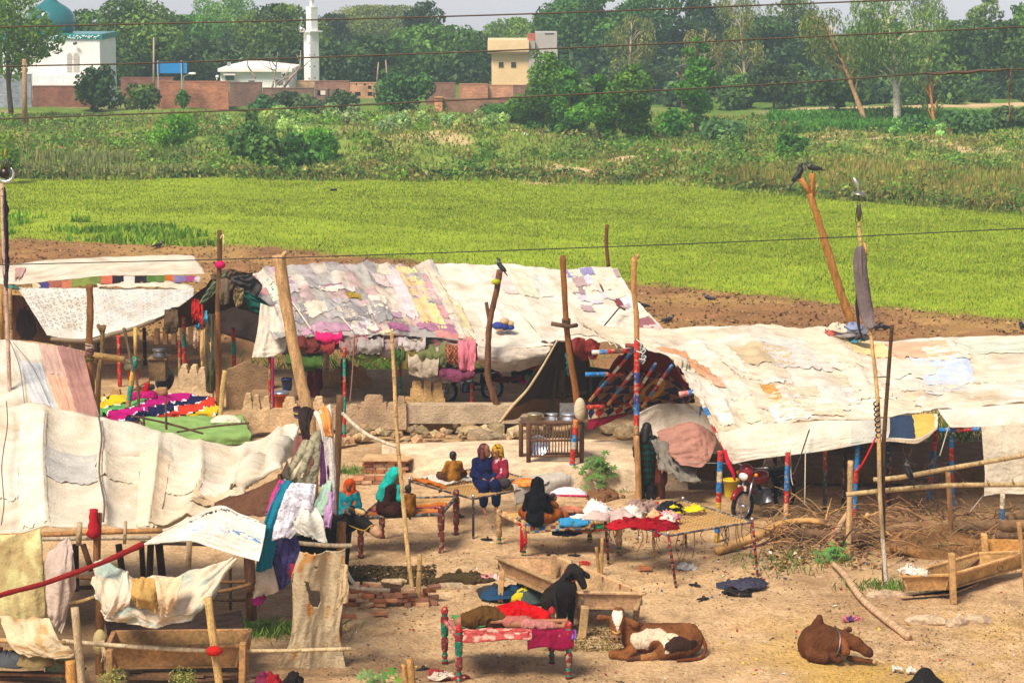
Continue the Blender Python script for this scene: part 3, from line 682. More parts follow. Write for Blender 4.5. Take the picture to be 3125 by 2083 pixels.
# brick walls of the compounds
WALLS = [(98, 300, 262, 340, 188.5, L(140, 92, 74), 'dark red brick wall below the mosque balustrade'), (-120, 97, 226, 340, 189.5, L(150, 154, 162), 'grey-blue plastered wall at the far left'),
 (368, 530, 236, 320, 193, L(140, 96, 78), 'weathered brick wall behind the tall dark shrub'), (478, 698, 248, 335, 188, L(182, 122, 90), 'long pale red brick wall under the blue signboard'),
 (699, 800, 251, 325, 187.5, L(122, 92, 78), 'dark brick wall in front of the white bungalow'), (801, 958, 268, 325, 187, L(128, 100, 84), 'low dark wall below the bare branches'), (903, 960, 246, 300, 198, L(188, 152, 118), 'short plastered wall at the foot of the minaret'),
 (961, 1066, 247, 300, 194, L(152, 112, 92), 'brown brick wall right of the minaret'), (1067, 1160, 252, 300, 193, L(204, 156, 118), 'pale brick house front with small dark openings'), (1300, 1390, 253, 330, 192, L(150, 108, 88), 'brick wall right of the dome-shaped bush'),
 (1401, 1488, 256, 330, 190.5, L(192, 134, 102), 'pinkish brick wall left of the beige house'), (1489, 1580, 259, 330, 191, L(200, 144, 112), 'pinkish brick wall in front of the beige house'), (1350, 1565, 301, 365, 181, L(146, 108, 84), 'low brown brick wall right of the dome-shaped bush'), (1566, 1640, 260, 365, 182, L(132, 98, 80), 'brown brick wall stub beside the spreading pollarded tree')]
for x0, x1, y0, y1, Y, c, lab in WALLS:
    t = T('brick_wall', lab, 'wall', V((x0 + x1) / 2, y1, Y), 'compound walls behind the field')
    part('masonry', 'brickwall' if c[0] < c[2] * .9 or c[0] > c[2] * 1.1 else 'plaster', t, x0, x1, y0 + 2.5, y1, Y, .35, c)
    part('coping', 'plaster', t, x0, x1, y0, y0 + 2.5, Y - .03, .41, tuple(k * .9 for k in c))
    if 'openings' in lab:
        for (a, bb, cc, dd) in ((1083, 1100, 281, 292), (1122, 1136, 281, 292), (1123, 1133, 262, 271), (1085, 1089, 255, 260), (1111, 1116, 255, 260)): part('opening', 'mud', t, a, bb, cc, dd, Y - .03, .1, L(52, 42, 38))
t = T('brick_pillar', 'pale brick pillar at the end of the low brown wall', 'pillar', V(1338, 365, 180.5), None); part('masonry', 'brickwall', t, 1326, 1350, 299, 368, 180.5, .6, L(208, 142, 102)); part('cap', 'plaster', t, 1325, 1351, 296.5, 299, 180.4, .8, L(190, 140, 108))
t = T('shed', 'small shed with white door behind the low dark wall', 'shed', V(985, 310, 189)); part('wall', 'brickwall', t, 962, 1000, 272, 320, 189, 2, L(130, 104, 90)); part('door', 'plaster', t, 978, 993, 277, 290, 188.95, .04, L(226, 214, 190)); part('doorway', 'mud', t, 969, 977.5, 277, 290, 188.95, .04, L(36, 32, 32))
t = T('low_wall', 'sandy boundary wall seen between the grove trunks', 'wall', V(1950, 370, 186)); part('masonry', 'mud', t, 1830, 2060, 356, 368, 186, .4, L(176, 140, 110)); part('coping', 'mud', t, 1830, 2060, 354, 356, 185.95, .5, L(190, 160, 130))
# blue signboard, lamp posts, poles, bare tree, platform
Y = 186
t = T('signboard', 'plain blue signboard on two white posts', 'sign', V(524, 300, Y)); part('panel', 'gloss', t, 478, 570, 189, 224, Y, .12, L(30, 128, 196))
for x in (482, 554): part('post', 'metal', t, x - 2.6, x + 2.6, 185, 300, Y - .16, .14, L(226, 226, 222))
def pole_at(name, lab, pxs, Y, r0, r1, col, mat='wood', cat='pole', grp=None, n=8):
    pts = [V(a, c, Y) for a, c in pxs]; t = T(name, lab, cat, pts[0], grp); B().tube(pts, [r0, r1], col, n=n).obj('shaft', mat, t); return t
pole_at('flag_pole', 'thin pale pole left of the blue signboard', [(469, 300), (469, 114)], 187, .09, .06, L(196, 176, 150))
t = T('street_lamp', 'white street lamp on a curved bracket beside the blue sign', 'street lamp', V(562, 246, 186)); B().tube([V(560, 300, 186), V(560, 240, 186), V(565, 232, 185.8), V(580, 226, 185)], [.05, .05, .04, .03], L(220, 220, 216), smooth=4).obj('bracket', 'metal', t); B().ball(V(587, 225, 184.6), (.3, .12, .1), L(236, 236, 232)).obj('lamp_head', 'plaster', t)
t = T('street_lamp', 'small lamp on the wall left of the bungalow', 'street lamp', V(663, 248, 188)); B().tube([V(662, 250, 188), V(662, 238, 188)], .04, L(210, 210, 206)).obj('post', 'metal', t); B().ball(V(663, 234, 188), (.14, .1, .12), L(230, 230, 226)).obj('lamp_head', 'plaster', t)
pole_at('utility_pole', 'tall tan wooden pole beside the left-hand leafy tree', [(76, 375), (74, 180)], 168, .2, .14, L(182, 144, 108))
pole_at('thin_pole', 'thin wooden pole above the pale brick house, left one', [(1150, 262), (1155, 190)], 196, .1, .05, L(176, 150, 120)); pole_at('thin_pole', 'thin wooden pole above the pale brick house, right one', [(1184, 262), (1177, 183)], 196, .1, .05, L(176, 150, 120))
t = T('bare_tree', 'leafless pale branches rising before the bungalow and minaret', 'tree', V(860, 300, 188)); b = B()
for pts, r in (([(850, 300), (870, 262), (890, 235), (905, 220), (915, 205), (917, 180), (918, 155)], .13), ([(890, 235), (868, 240), (845, 255), (838, 285)], .1), ([(905, 220), (925, 205), (940, 190), (950, 182)], .06), ([(825, 290), (832, 262), (838, 230), (843, 205), (847, 160)], .1), ([(838, 230), (825, 200), (815, 165)], .05), ([(843, 205), (828, 185), (822, 162)], .05), ([(852, 262), (872, 232), (888, 195)], .06), ([(838, 215), (815, 205), (780, 180)], .05), ([(780, 240), (768, 220), (755, 195), (758, 168)], .07), ([(768, 220), (745, 190)], .04), ([(917, 195), (904, 165)], .05)):
    b.tube([V(x, y, 188 + .3 * math.sin(x)) for x, y in pts], [r, r * .35], L(166, 142, 124), n=5, smooth=3)
b.obj('branches', 'bark', t)
t = T('watch_platform', 'rickety roofed platform on a tall wooden post among the grove', 'platform', V(2086, 345, 190)); B().tube([V(2088, 345, 190), V(2084, 270, 190), V(2083, 205, 190)], [.22, .2, .15], L(160, 126, 108)).obj('post', 'wood', t)
b = B(); b.add([V(2062, 203, 189), V(2108, 190, 189), V(2110, 192, 191), V(2066, 206, 191), V(2062, 206, 189), V(2108, 193, 189), V(2110, 195, 191), V(2066, 209, 191)], [(0, 1, 2, 3), (4, 7, 6, 5), (0, 4, 5, 1), (1, 5, 6, 2), (2, 6, 7, 3), (3, 7, 4, 0)], L(160, 160, 162)); b.obj('roof', 'metal', t, smooth=False)
for a, c in (((2064, 220), (2082, 243)), ((2105, 210), (2086, 240))): B().tube([V(*a, 190), V(*c, 190)], .07, L(170, 130, 110)).obj('brace', 'wood', t)
b = B(); slab(b, 2090, 2104, 296, 314, 189.8, .3, L(206, 180, 120)); b.obj('sack', 'cloth', t)
# pipe pole and concrete canal outlet on the bank
t = T('canal_outlet', 'low concrete channel end on the grassy mound', 'channel', G(1560, 412)); Y = G(1560, 470).y; part('channel', 'plaster', t, 1478, 1580, 398, 411, Y, .7, L(214, 186, 150)); part('lip', 'plaster', t, 1580.2, 1606, 405, 414, Y - .2, .5, L(206, 190, 170))
t = T('pipe_stand', 'rusty standpipe with white elbow on the bank', 'pipe', V(1609, 520, Y - .5)); B().tube([V(1609, 525, Y - .5), V(1609, 424, Y - .5)], .075, L(96, 62, 50)).obj('pipe', 'metal', t); B().tube([V(1609, 426, Y - .5), V(1609, 414, Y - .5), V(1598, 411, Y - .5)], .1, L(206, 216, 206), smooth=3).obj('elbow', 'plaster', t)
b = B(); t = T('brick_kerb', 'row of loose bricks on the bank below the standpipe', 'bricks', G(1610, 528)); part('kerb', 'brickwall', t, 1565, 1660, 520, 528, Y - 1.2, .5, L(190, 128, 96))
# ------------------------------------------------------------------ overhead wires
def cable(lab, pts, Y, r, col):
    (x0, y0), (x1, y1) = pts[0], pts[-1]; (xa, ya), (xb, yb) = pts[1], pts[-2]
    k0 = (ya - y0) / (xa - x0); k1 = (y1 - yb) / (x1 - xb)
    ext = [(x0 - 9000, y0 - 9000 * k0), (x0 - 3000, y0 - 3000 * k0)] + pts + [(x1 + 3000, y1 + 3000 * k1), (x1 + 9000, y1 + 9000 * k1)]
    o = B().tube([V(x, y, Y) for x, y in ext], r, col, n=6, smooth=8).obj('power_cable', 'wire'); tag(o, lab, 'cable', 'overhead cables crossing the view'); return o
WC = L(84, 68, 56)
cable('uppermost brown overhead cable, leaving through the top edge', [(0, 83), (800, 65), (1580, 44), (2360, 15), (3125, -14)], 15, .0052, WC)
cable('second brown overhead cable from the top', [(0, 203), (390, 195), (800, 181), (1580, 153), (2360, 118), (3125, 82)], 15, .0052, WC)
cable('third brown overhead cable, with a frayed splice', [(0, 363), (800, 334), (1580, 297), (2360, 257), (2800, 226), (3125, 210)], 15, .0052, WC)
for a in COL.objects:
    if a.get('label', '').startswith('third brown'): B().tube([V(x, y + (2 if i % 2 else -2), 15) for i, (x, y) in enumerate([(2830, 226), (2870, 225), (2910, 222), (2950, 220), (2990, 217), (3030, 214), (3080, 212)])], [.006, .008, .010, .010, .009, .008, .006], L(90, 72, 62), n=7, smooth=3, jit=.2).obj('splice', 'wire', a)
cable('thin black cable above the tents, lowest of the four', [(0, 808), (800, 788), (1580, 763), (2360, 733), (3125, 697)], 20, .0045, L(44, 44, 46))
b = B(); t = T('frayed_wire', 'loose wire end dangling from the third cable', 'wire', V(3080, 370, 15)); B().tube([V(3085, 214, 15), V(3084, 240, 15), V(3078, 300, 15.05), V(3082, 340, 15), V(3077, 375, 15)], [.006, .004], L(120, 90, 70), n=5, smooth=4, jit=.3).obj('strand', 'wire', t)
# ------------------------------------------------------------------ cloth
def cr(P, t):                                   # Catmull-Rom along axis 0 of P (k,...,3), t in 0..1 array
    k = len(P); s = np.clip(t, 0, 1) * (k - 1); i = np.minimum(s.astype(int), k - 2); f = s - i
    p0, p1, p2, p3 = P[np.maximum(i - 1, 0)], P[i], P[i + 1], P[np.minimum(i + 2, k - 1)]
    f = f.reshape((-1,) + (1,) * (P.ndim - 1))
    return .5 * ((2 * p1) + (-p0 + p2) * f + (2 * p0 - 5 * p1 + 4 * p2 - p3) * f * f + (-p0 + 3 * p1 - 3 * p2 + p3) * f ** 3)
class Sheet:
    """a cloth surface through rows of points; folds, wrinkles and sag between ribs are added along its normal"""
    def __init__(s, rows, wr=.012, wf=(60, 14), fold=.05, ff=(7, 2), ribs=None, sag=0.0, seed=0):
        s.P = np.array([[tuple(p) for p in r] for r in rows], float); s.seed = seed; s.wr, s.wf, s.fold, s.ff, s.ribs, s.sag = wr, wf, fold, ff, ribs, sag
    def raw(s, u, v):
        shp = u.shape; u, v = u.ravel(), v.ravel(); nu = 161
        rowcurves = np.stack([cr(r, np.linspace(0, 1, nu)) for r in s.P])     # (nv, nu, 3)
        a = np.clip(u, 0, 1) * (nu - 1); i = np.minimum(a.astype(int), nu - 2); f = (a - i)[:, None]
        pts = rowcurves[:, i] * (1 - f)[None] + rowcurves[:, i + 1] * f[None]  # (nv, n, 3)
        k = len(s.P); t = np.clip(v, 0, 1) * (k - 1); j = np.minimum(t.astype(int), k - 2); g = (t - j)[:, None]; n = np.arange(len(u))
        p0, p1, p2, p3 = pts[np.maximum(j - 1, 0), n], pts[j, n], pts[j + 1, n], pts[np.minimum(j + 2, k - 1), n]
        q = .5 * ((2 * p1) + (-p0 + p2) * g + (2 * p0 - 5 * p1 + 4 * p2 - p3) * g * g + (-p0 + 3 * p1 - 3 * p2 + p3) * g ** 3)
        return q.reshape(shp + (3,))
    def pos(s, u, v, off=0.0):
        u, v = np.broadcast_arrays(np.asarray(u, float), np.asarray(v, float)); e = .004
        p = s.raw(u, v); n = np.cross(s.raw(u + e, v) - s.raw(u - e, v), s.raw(u, v + e) - s.raw(u, v - e))
        n /= np.linalg.norm(n, axis=-1)[..., None] + 1e-9
        n = n * np.where(n[..., 1] > 0, -1, 1)[..., None]                      # towards the yard
        d = s.fold * (fbm(u * s.ff[0], v * s.ff[1], 0, s.seed, 2) - .5) * 2
        wa = fbm(u * s.wf[0] * .25, v * s.wf[1] * .25, 3, s.seed + 4, 2)
        d = d + s.wr * (vn(u * s.wf[0] + 2 * wa, v * s.wf[1] + 3 * wa, 0, s.seed + 9) - .5) * 2 + s.wr * .6 * (vn(u * s.wf[0] * 2.3, v * s.wf[1] * 2.1 + 4 * wa, 0, s.seed + 13) - .5) * 2
        if s.ribs is not None:
            rb = np.array(s.ribs); j = np.clip(np.searchsorted(rb, u) - 1, 0, len(rb) - 2); a, b = rb[j], rb[j + 1]; t = np.clip((u - a) / (b - a), 0, 1)
            d = d - s.sag * (4 * t * (1 - t)) ** .8 * np.clip(np.sin(np.clip(v, 0, 1) * math.pi) + .35, 0, 1)
        return p + n * (d + off)[..., None] if hasattr(off, 'shape') else p + n * (d + off)[..., None]
    def mesh(s, name, nu, nv, col, mat='tarp', parent=None, uv=(0, 1, 0, 1), off=0.0, rag=0.0, hole=None, solid=.01, curl=0.0, cdom=None):
        u, v = np.meshgrid(np.linspace(0, 1, nu), np.linspace(0, 1, nv))
        if rag:
            w = lambda t, k: rag * (fbm(t * k, t * 0 + .3, 0, s.seed + 77 + int(uv[0] * 100), 3) - .5) * 2
            ed = lambda t: np.clip(1 - t * 4, 0, 1)
            u2 = u + ed(u) * w(v + 3, 9) - ed(1 - u) * w(v + 9, 9); v2 = v + ed(v) * w(u + 5, 11) - ed(1 - v) * w(u + 1, 11) * 1.5
        else: u2, v2 = u, v
        U = uv[0] + (uv[1] - uv[0]) * u2; W = uv[2] + (uv[3] - uv[2]) * v2
        o_ = off + (curl * np.clip(v - .6, 0, 1) ** 1.5 * (vn(u * 5, v * 0, 0, s.seed + 5)) * 2 if curl else 0 * u)
        co = s.pos(U, W, o_).reshape(-1, 3)
        i = np.arange(nu * nv).reshape(nv, nu)
        q = np.stack([i[:-1, :-1], i[:-1, 1:], i[1:, 1:], i[1:, :-1]], -1).reshape(-1, 4)
        uc, vc = (u[:-1, :-1] + u[1:, 1:]).ravel() / 2, (v[:-1, :-1] + v[1:, 1:]).ravel() / 2
        if hole is not None:
            keep = ~hole(uc, vc); q, uc, vc = q[keep], uc[keep], vc[keep]
        cols = col(uc, vc) if callable(col) else np.tile(np.array(col), (len(q), 1))
        o = np_mesh(name, co, q, cols, mat, parent, smooth=True)
        if solid: md = o.modifiers.new('thick', 'SOLIDIFY'); md.thickness = solid; md.offset = 0
        return o
def rowsV(*rows):     # rows of (px, py, Y)
    return [[V(*p) for p in r] for r in rows]
def row(xs, ys, Y):
    return [(x, y, Yk) for x, y, Yk in zip(xs, ys, Y if hasattr(Y, '__len__') else [Y] * len(xs))]
def stripes(c, seed, k=9, d=.12):
    c = np.array(c)
    def f(u, v): return c[None] * (1 + d * ((vn(u * k, v * 3, 0, seed) > .5) - .5))[:, None] * (1 + .1 * (fbm(u * 6, v * 5, 0, seed + 1) - .5))[:, None]
    return f
OFFW, GREYW = L(220, 208, 186), L(196, 190, 182)
def patches(sh, par_, seed, items, rnd=0, pal=(), area=(0, 1, 0, 1), size=(.04, .1, .08, .2)):
    rr = random.Random(seed)
    for (u0, u1, v0, v1, c) in items:
        sh.mesh('patch', 24, 20, jc(c, .06), 'cloth', par_, (u0, u1, v0, v1), off=.02 + .008 * rr.random(), rag=.05, curl=.012, solid=0)
    for i in range(rnd):
        w, h = rr.uniform(size[0], size[1]), rr.uniform(size[2], size[3]); u0, v0 = rr.uniform(area[0], area[1] - w), rr.uniform(area[2], area[3] - h)
        sh.mesh('patch', 18, 14, jc(pal[rr.randrange(len(pal))], .1), 'cloth', par_, (u0, u0 + w, v0, v0 + h), off=.022 + .008 * rr.random(), rag=.12, curl=.012, solid=0)
def painted(b, p0, p1, r, bands, n=9, seg=None):
    k = seg or len(bands) * 3; pts = [Vector(p0).lerp(Vector(p1), i / k) for i in range(k + 1)]
    return b.tube(pts, [r * (1 + .05 * math.sin(i * 2.1)) for i in range(k + 1)], [bands[min(len(bands) - 1, i * len(bands) // k)] for i in range(k)], n=n)
RED, BLU, TUR, YEL, NAT = L(190, 48, 34), L(40, 120, 182), L(38, 140, 118), L(212, 170, 60), L(168, 128, 84)
def post(par_, top, base, r, bands, nm='post', mat='paint'):
    b = B(); painted(b, base, top, r, bands); return b.obj(nm, mat, par_)
def rope(par_, pts, r=.008, col=L(190, 170, 140), nm='rope'):
    b = B(); b.tube(pts, r, col, n=5, smooth=5); return b.obj(nm, 'cloth', par_)

# ---- front-left long white tent
t5 = T('tent', 'long white canvas tent in the left foreground', 'tent', G(420, 2000), 'tents')
xs = [-120, 0, 82, 160, 230, 315, 396, 485, 530, 600, 675, 735, 800, 850, 915]
ys = [1236, 1228, 1220, 1240, 1248, 1274, 1272, 1308, 1308, 1340, 1336, 1344, 1320, 1300, 1288]
xm = [-120, -10, 75, 155, 235, 315, 395, 475, 540, 605, 670, 725, 780, 830, 890]
ym = [1400, 1392, 1386, 1394, 1396, 1406, 1404, 1420, 1424, 1436, 1430, 1424, 1404, 1380, 1350]
xb = [-120, 0, 80, 171, 250, 320, 385, 450, 500, 560, 620, 690, 745, 800, 856]
yb = [1645, 1628, 1616, 1606, 1592, 1596, 1600, 1604, 1604, 1590, 1565, 1522, 1488, 1458, 1425]
sh = Sheet(rowsV(row(xs, ys, 42.5), row(xm, ym, 40.6), row(xb, yb, 38.2)), wr=.02, wf=(12, 90), fold=.05, ff=(9, 2), ribs=[0, .19, .36, .5, .65, .8, .93, 1], sag=.24, seed=3)
sh.mesh('canvas', 130, 60, stripes(OFFW, 5, 14, .05), parent=t5, rag=.008)
patches(sh, t5, 4, [(.20, .34, .38, .62, GREYW), (.34, .46, .36, .60, L(214, 199, 176)), (.46, .54, .30, .99, L(232, 211, 178)), (.54, .66, .32, .64, L(228, 213, 186)), (.12, .20, .10, .95, L(234, 219, 192)), (.66, .80, .55, .72, L(230, 217, 198)), (.05, .12, .3, .7, L(222, 211, 192))])
sh.mesh('torn_strip', 40, 6, L(222, 204, 174), 'tarp', t5, (.5, .78, .80, .97), off=.05, rag=.25, curl=.1, solid=0)
sh.mesh('torn_strip', 30, 6, L(214, 190, 154), 'tarp', t5, (.66, .84, .68, .80), off=.05, rag=.3, curl=.1, solid=0)
for (a, b_) in (((20, 1228), (4, 1600)), ((302, 1274), (315, 1590))):
    rope(t5, [V(a[0], a[1] - 4, 42.3)] + [V(a[0] + (b_[0] - a[0]) * k + 6 * math.sin(k * 9), a[1] + (b_[1] - a[1]) * k - 5, 42.4 - 4.3 * k) for k in (.2, .4, .55, .7, .85)] + [V(b_[0], b_[1], 37.9)], .018 if a[0] > 100 else .01, L(120, 96, 90))
b = B(); b.tube([V(-120, 1640, 37.6), V(150, 1630, 37.6), V(310, 1622, 37.6), V(495, 1618, 37.6)], .045, L(196, 142, 88), smooth=3); b.obj('eave_pole', 'wood', t5)
b = B(); b.tube([V(120, 1644, 37.5), V(300, 1641, 37.5), V(460, 1640, 37.5)], .035, L(200, 180, 150), smooth=3); b.obj('eave_pole', 'wood', t5)
b = B(); b.tube([V(430, 1655, 38), V(620, 1660, 38), V(800, 1668, 38)], .03, L(60, 50, 42), smooth=3); b.obj('eave_pole', 'wood', t5)
for (x, y0, y1) in ((243, 1594, 1662), (383, 1590, 1658), (578, 1652, 1732)): b = B(); b.tube([V(x, y0, 37.3), V(x - 3, y1, 37.3)], .045 if x != 383 else .028, L(206, 178, 138)); b.obj('peg', 'wood', t5)
b = B(); b.tube([V(300, 1565, 37), V(296, 1700, 37), V(305, 1850, 37), V(302, 2150, 37)], [.065, .06, .068, .07], L(150, 104, 62), smooth=3, jit=.06); b.obj('post', 'wood', t5)
b = B(); b.tube([V(285, 1553, 36.9), V(286, 1590, 36.9), V(288, 1625, 36.9), V(292, 1640, 36.9)], [.065, .075, .12, .06], L(178, 34, 44), smooth=3, jit=.15); b.obj('post_wrap', 'cloth', t5)
for (x0, y0, x1, y1, Y, r) in ((460, 1660, 452, 1880, 41, .06), (432, 1660, 437, 1760, 42, .05), (485, 1660, 495, 1760, 41.5, .07), (362, 1660, 372, 1740, 41.5, .06), (760, 1700, 768, 1890, 39, .09), (703, 1720, 703, 1860, 39, .025), (253, 1660, 280, 1740, 38.5, .05), (230, 1660, 235, 1960, 42, .06)):
    b = B(); b.tube([V(x0, y0, Y), V(x1, y1, Y)], r, jc(L(92, 66, 44), .3)); b.obj('post', 'wood', t5)
# ---- tent behind it with the pink end
tb = T('tent', 'tent with faded pink end sheet behind the front-left one', 'tent', G(150, 1420), 'tents')
sh = Sheet(rowsV(row([-150, 0, 86, 170, 252], [1028, 1034, 1041, 1055, 1072], 52), row([-150, 20, 115, 205, 278], [1150, 1155, 1160, 1170, 1175], 50.5), row([-150, 60, 160, 235, 306], [1262, 1266, 1270, 1278, 1280], 49)), wr=.012, wf=(50, 8), fold=.03, seed=21)
sh.mesh('canvas', 70, 40, L(218, 209, 190), parent=tb, rag=.01)
patches(sh, tb, 3, [(.585, .775, .03, .42, L(206, 168, 150)), (.585, .77, .42, .97, L(224, 168, 140)), (.375, .57, .3, .97, L(198, 196, 194)), (.76, .995, .02, .99, L(172, 128, 116))])
rope(tb, [V(30, 1040, 51.6), V(60, 1120, 50.6), V(75, 1230, 49.3)], .01, L(120, 120, 120)); rope(tb, [V(40, 1045, 51.5), V(100, 1120, 50.6), V(150, 1230, 49.3)], .008, L(120, 120, 120))
b = B(); b.tube([V(-60, 1045, 52.2), V(100, 1050, 52.2), V(252, 1078, 52.2), V(380, 1096, 52)], .07, L(196, 156, 96), smooth=3); b.obj('ridge_pole', 'wood', tb)
for (x, Y) in ((-100, 52.3), (255, 52.3)): p = V(x, 1075, Y); post(tb, p, (p.x, p.y, 0), .06, [NAT])

# ---- back left tent
t1 = T('tent', 'white tent with floral front sheet at the back left', 'tent', G(330, 1080), 'tents')
sh = Sheet(rowsV(row([-60, 25, 130, 250, 420, 586], [808, 806, 797, 788, 782, 775], 70), row([-60, 25, 120, 262, 430, 610], [835, 836, 832, 816, 810, 806], 68.5), row([-60, 20, 100, 286, 450, 630], [866, 866, 864, 842, 840, 840], 67)), wr=.015, wf=(18, 30), fold=.03, seed=31)
sh.mesh('roof_sheet', 80, 26, stripes(OFFW, 3, 6, .05), parent=t1, rag=.02)
sh.mesh('patch', 14, 5, L(190, 150, 140), 'cloth', t1, (.25, .31, .3, .8), off=.04, rag=.3, curl=.1, solid=0)
sh = Sheet(rowsV(row([98, 200, 300, 420, 520, 612], [864, 856, 842, 842, 841, 842], 66.8), row([100, 200, 300, 420, 520, 612], [880, 882, 868, 862, 862, 860], 66.5)), wr=.04, wf=(30, 6), fold=.05, seed=33)
qc = [L(196, 180, 140), L(66, 60, 110), L(150, 90, 74), L(186, 110, 80), L(120, 130, 64), L(120, 130, 64), L(110, 120, 60), L(190, 100, 76), L(40, 34, 40), L(200, 190, 180), L(44, 36, 40), L(80, 110, 50), L(90, 116, 56), L(180, 96, 40), L(120, 110, 150), L(150, 70, 110), L(190, 180, 180)]
sh.mesh('quilt_edge', 90, 9, lambda u, v: np.array([qc[min(len(qc) - 1, int(a * len(qc)))] for a in u]), 'cloth', t1, rag=.04)
sh = Sheet(rowsV(row([290, 400, 500, 590], [870, 860, 862, 868], 66.6), row([300, 400, 500, 585], [872, 876, 876, 880], 66.2)), wr=.03, wf=(16, 4), fold=.05, seed=35); sh.mesh('rolled_sheet', 40, 6, OFFW, 'tarp', t1)
sh = Sheet(rowsV(row([54, 140, 250, 300, 400, 500, 592], [877, 880, 881, 878, 880, 880, 881], 66.3), row([98, 180, 268, 330, 410, 500, 590], [948, 958, 966, 955, 945, 930, 905], 65.2), row([143, 200, 268, 340, 411, 500, 586], [1020, 1032, 1030, 1014, 996, 960, 908], 64)), wr=.01, wf=(30, 30), fold=.03, seed=36)
def floral(u, v):
    c = np.tile(np.array(L(214, 209, 196)), (len(u), 1)); k = np.hypot((u * 26) % 1 - .5, (v * 12 + (u * 26).astype(int) * .4) % 1 - .5)
    ring = (k > .18) & (k < .36) & (vn(u * 60, v * 40, 0, 3) > .35) & (v < .8)
    c[ring] = np.array(L(176, 180, 186)); m = ring & (u < .42); c[m] = np.array(L(166, 158, 150)); s_ = (np.abs(u - .47) < .012) | (np.abs(u - .7) < .012); c[s_] = np.array(L(224, 201, 190)); return c
sh.mesh('front_sheet', 170, 70, floral, 'tarp', t1, rag=.006)
b = B(); b.tube([V(155, 1034, 63.9), V(268, 1040, 63.9), V(340, 1020, 63.9), V(411, 1000, 63.9), V(500, 964, 64.2), V(590, 914, 64.8), V(655, 880, 65)], [.05, .06, .06, .05, .06, .07, .06], L(140, 124, 100), smooth=4, jit=.15); b.obj('hem_roll', 'cloth', t1)
b = B(); b.tube([V(20, 876, 66.2), V(56, 878, 66.2)], .06, L(40, 130, 110)); b.obj('eave_pole', 'paint', t1)
for (x, y0, y1, Y, c) in ((300, 1000, 1095, 66, L(60, 34, 30)), (215, 1045, 1060, 64, NAT), (440, 1000, 1095, 67, L(60, 34, 30)), (620, 890, 1130, 63, L(120, 60, 40)), (362, 1022, 1095, 63.5, RED), (560, 960, 1100, 62, TUR), (712, 1000, 1090, 62, TUR), (30, 880, 1000, 66, NAT)):
    p = V(x, y0, Y); post(t1, p, (p.x, p.y, 0), .055, [c, c, tuple(k * .6 for k in c), c] if c != TUR else [RED, TUR, RED, TUR, RED])
b = B(); slab(b, -40, 420, 1030, 1062, 69.5, .3, L(176, 142, 104)); b.obj('back_wall', 'mud', t1, smooth=False)
for k in range(5): b = B(); slab(b, 470 + k * 26, 484 + k * 26, 1005 - k, 1050, 68.5, .3, L(206, 160, 112)); b.obj('pillar', 'mud', t1, smooth=False)
sh = Sheet(rowsV(row([30, 80, 130], [900, 905, 920], 68.5), row([30, 90, 160], [1040, 1045, 1040], 68.5)), wr=.03, wf=(14, 5), fold=.08, seed=37); sh.mesh('inner_curtain', 30, 20, lambda u, v: np.where((np.hypot(u - .45, (v - .6) * .8) < .25)[:, None], np.array(L(60, 44, 40)), np.array(L(112, 78, 50))), 'cloth', t1)

# ---- big patchwork tent
t2 = T('tent', 'large patchwork tent of rags with pink trimming in the middle', 'tent', G(1100, 1300), 'tents')
sh = Sheet(rowsV(row([735, 800, 860, 958, 1060, 1130, 1225, 1318], [838, 822, 812, 800, 802, 796, 802, 796], 63), row([765, 840, 905, 1000, 1090, 1170, 1265, 1375], [890, 880, 872, 868, 868, 868, 872, 880], 61), row([800, 875, 940, 1035, 1120, 1200, 1300, 1420], [965, 955, 948, 945, 945, 945, 950, 962], 59), row([835, 905, 965, 1060, 1145, 1225, 1330, 1462], [1035, 1028, 1024, 1022, 1022, 1026, 1030, 1040], 57.5)),
           wr=.04, wf=(38, 30), fold=.08, ff=(10, 5), ribs=[0, .16, .33, .5, .66, .82, 1], sag=.07, seed=41)
def t2col(u, v):
    base = np.tile(np.array(L(206, 194, 184)), (len(u), 1)); n = fbm(u * 7, v * 5, 0, 44); cell = vn(np.floor(u * 16 + .6 * vn(v * 4, u, 0, 2)) * 3.3, np.floor(v * 6) * 2.7, 0, 45)
    pal = np.array([L(212, 200, 190), L(196, 184, 180), L(180, 172, 168), L(220, 206, 190), L(206, 180, 176), L(190, 186, 176), L(218, 205, 184)])
    c = pal[(cell * 6.99).astype(int)]; g = np.clip((n - .5) * 3, 0, 1) * (np.abs(u - .45) < .3); c = c * (1 - .55 * g[:, None])
    return c * .86 * (.8 + .4 * fbm(u * 30, v * 18, 0, 46, 3))[:, None]
sh.mesh('roof_quilt', 150, 90, t2col, parent=t2, rag=.01)
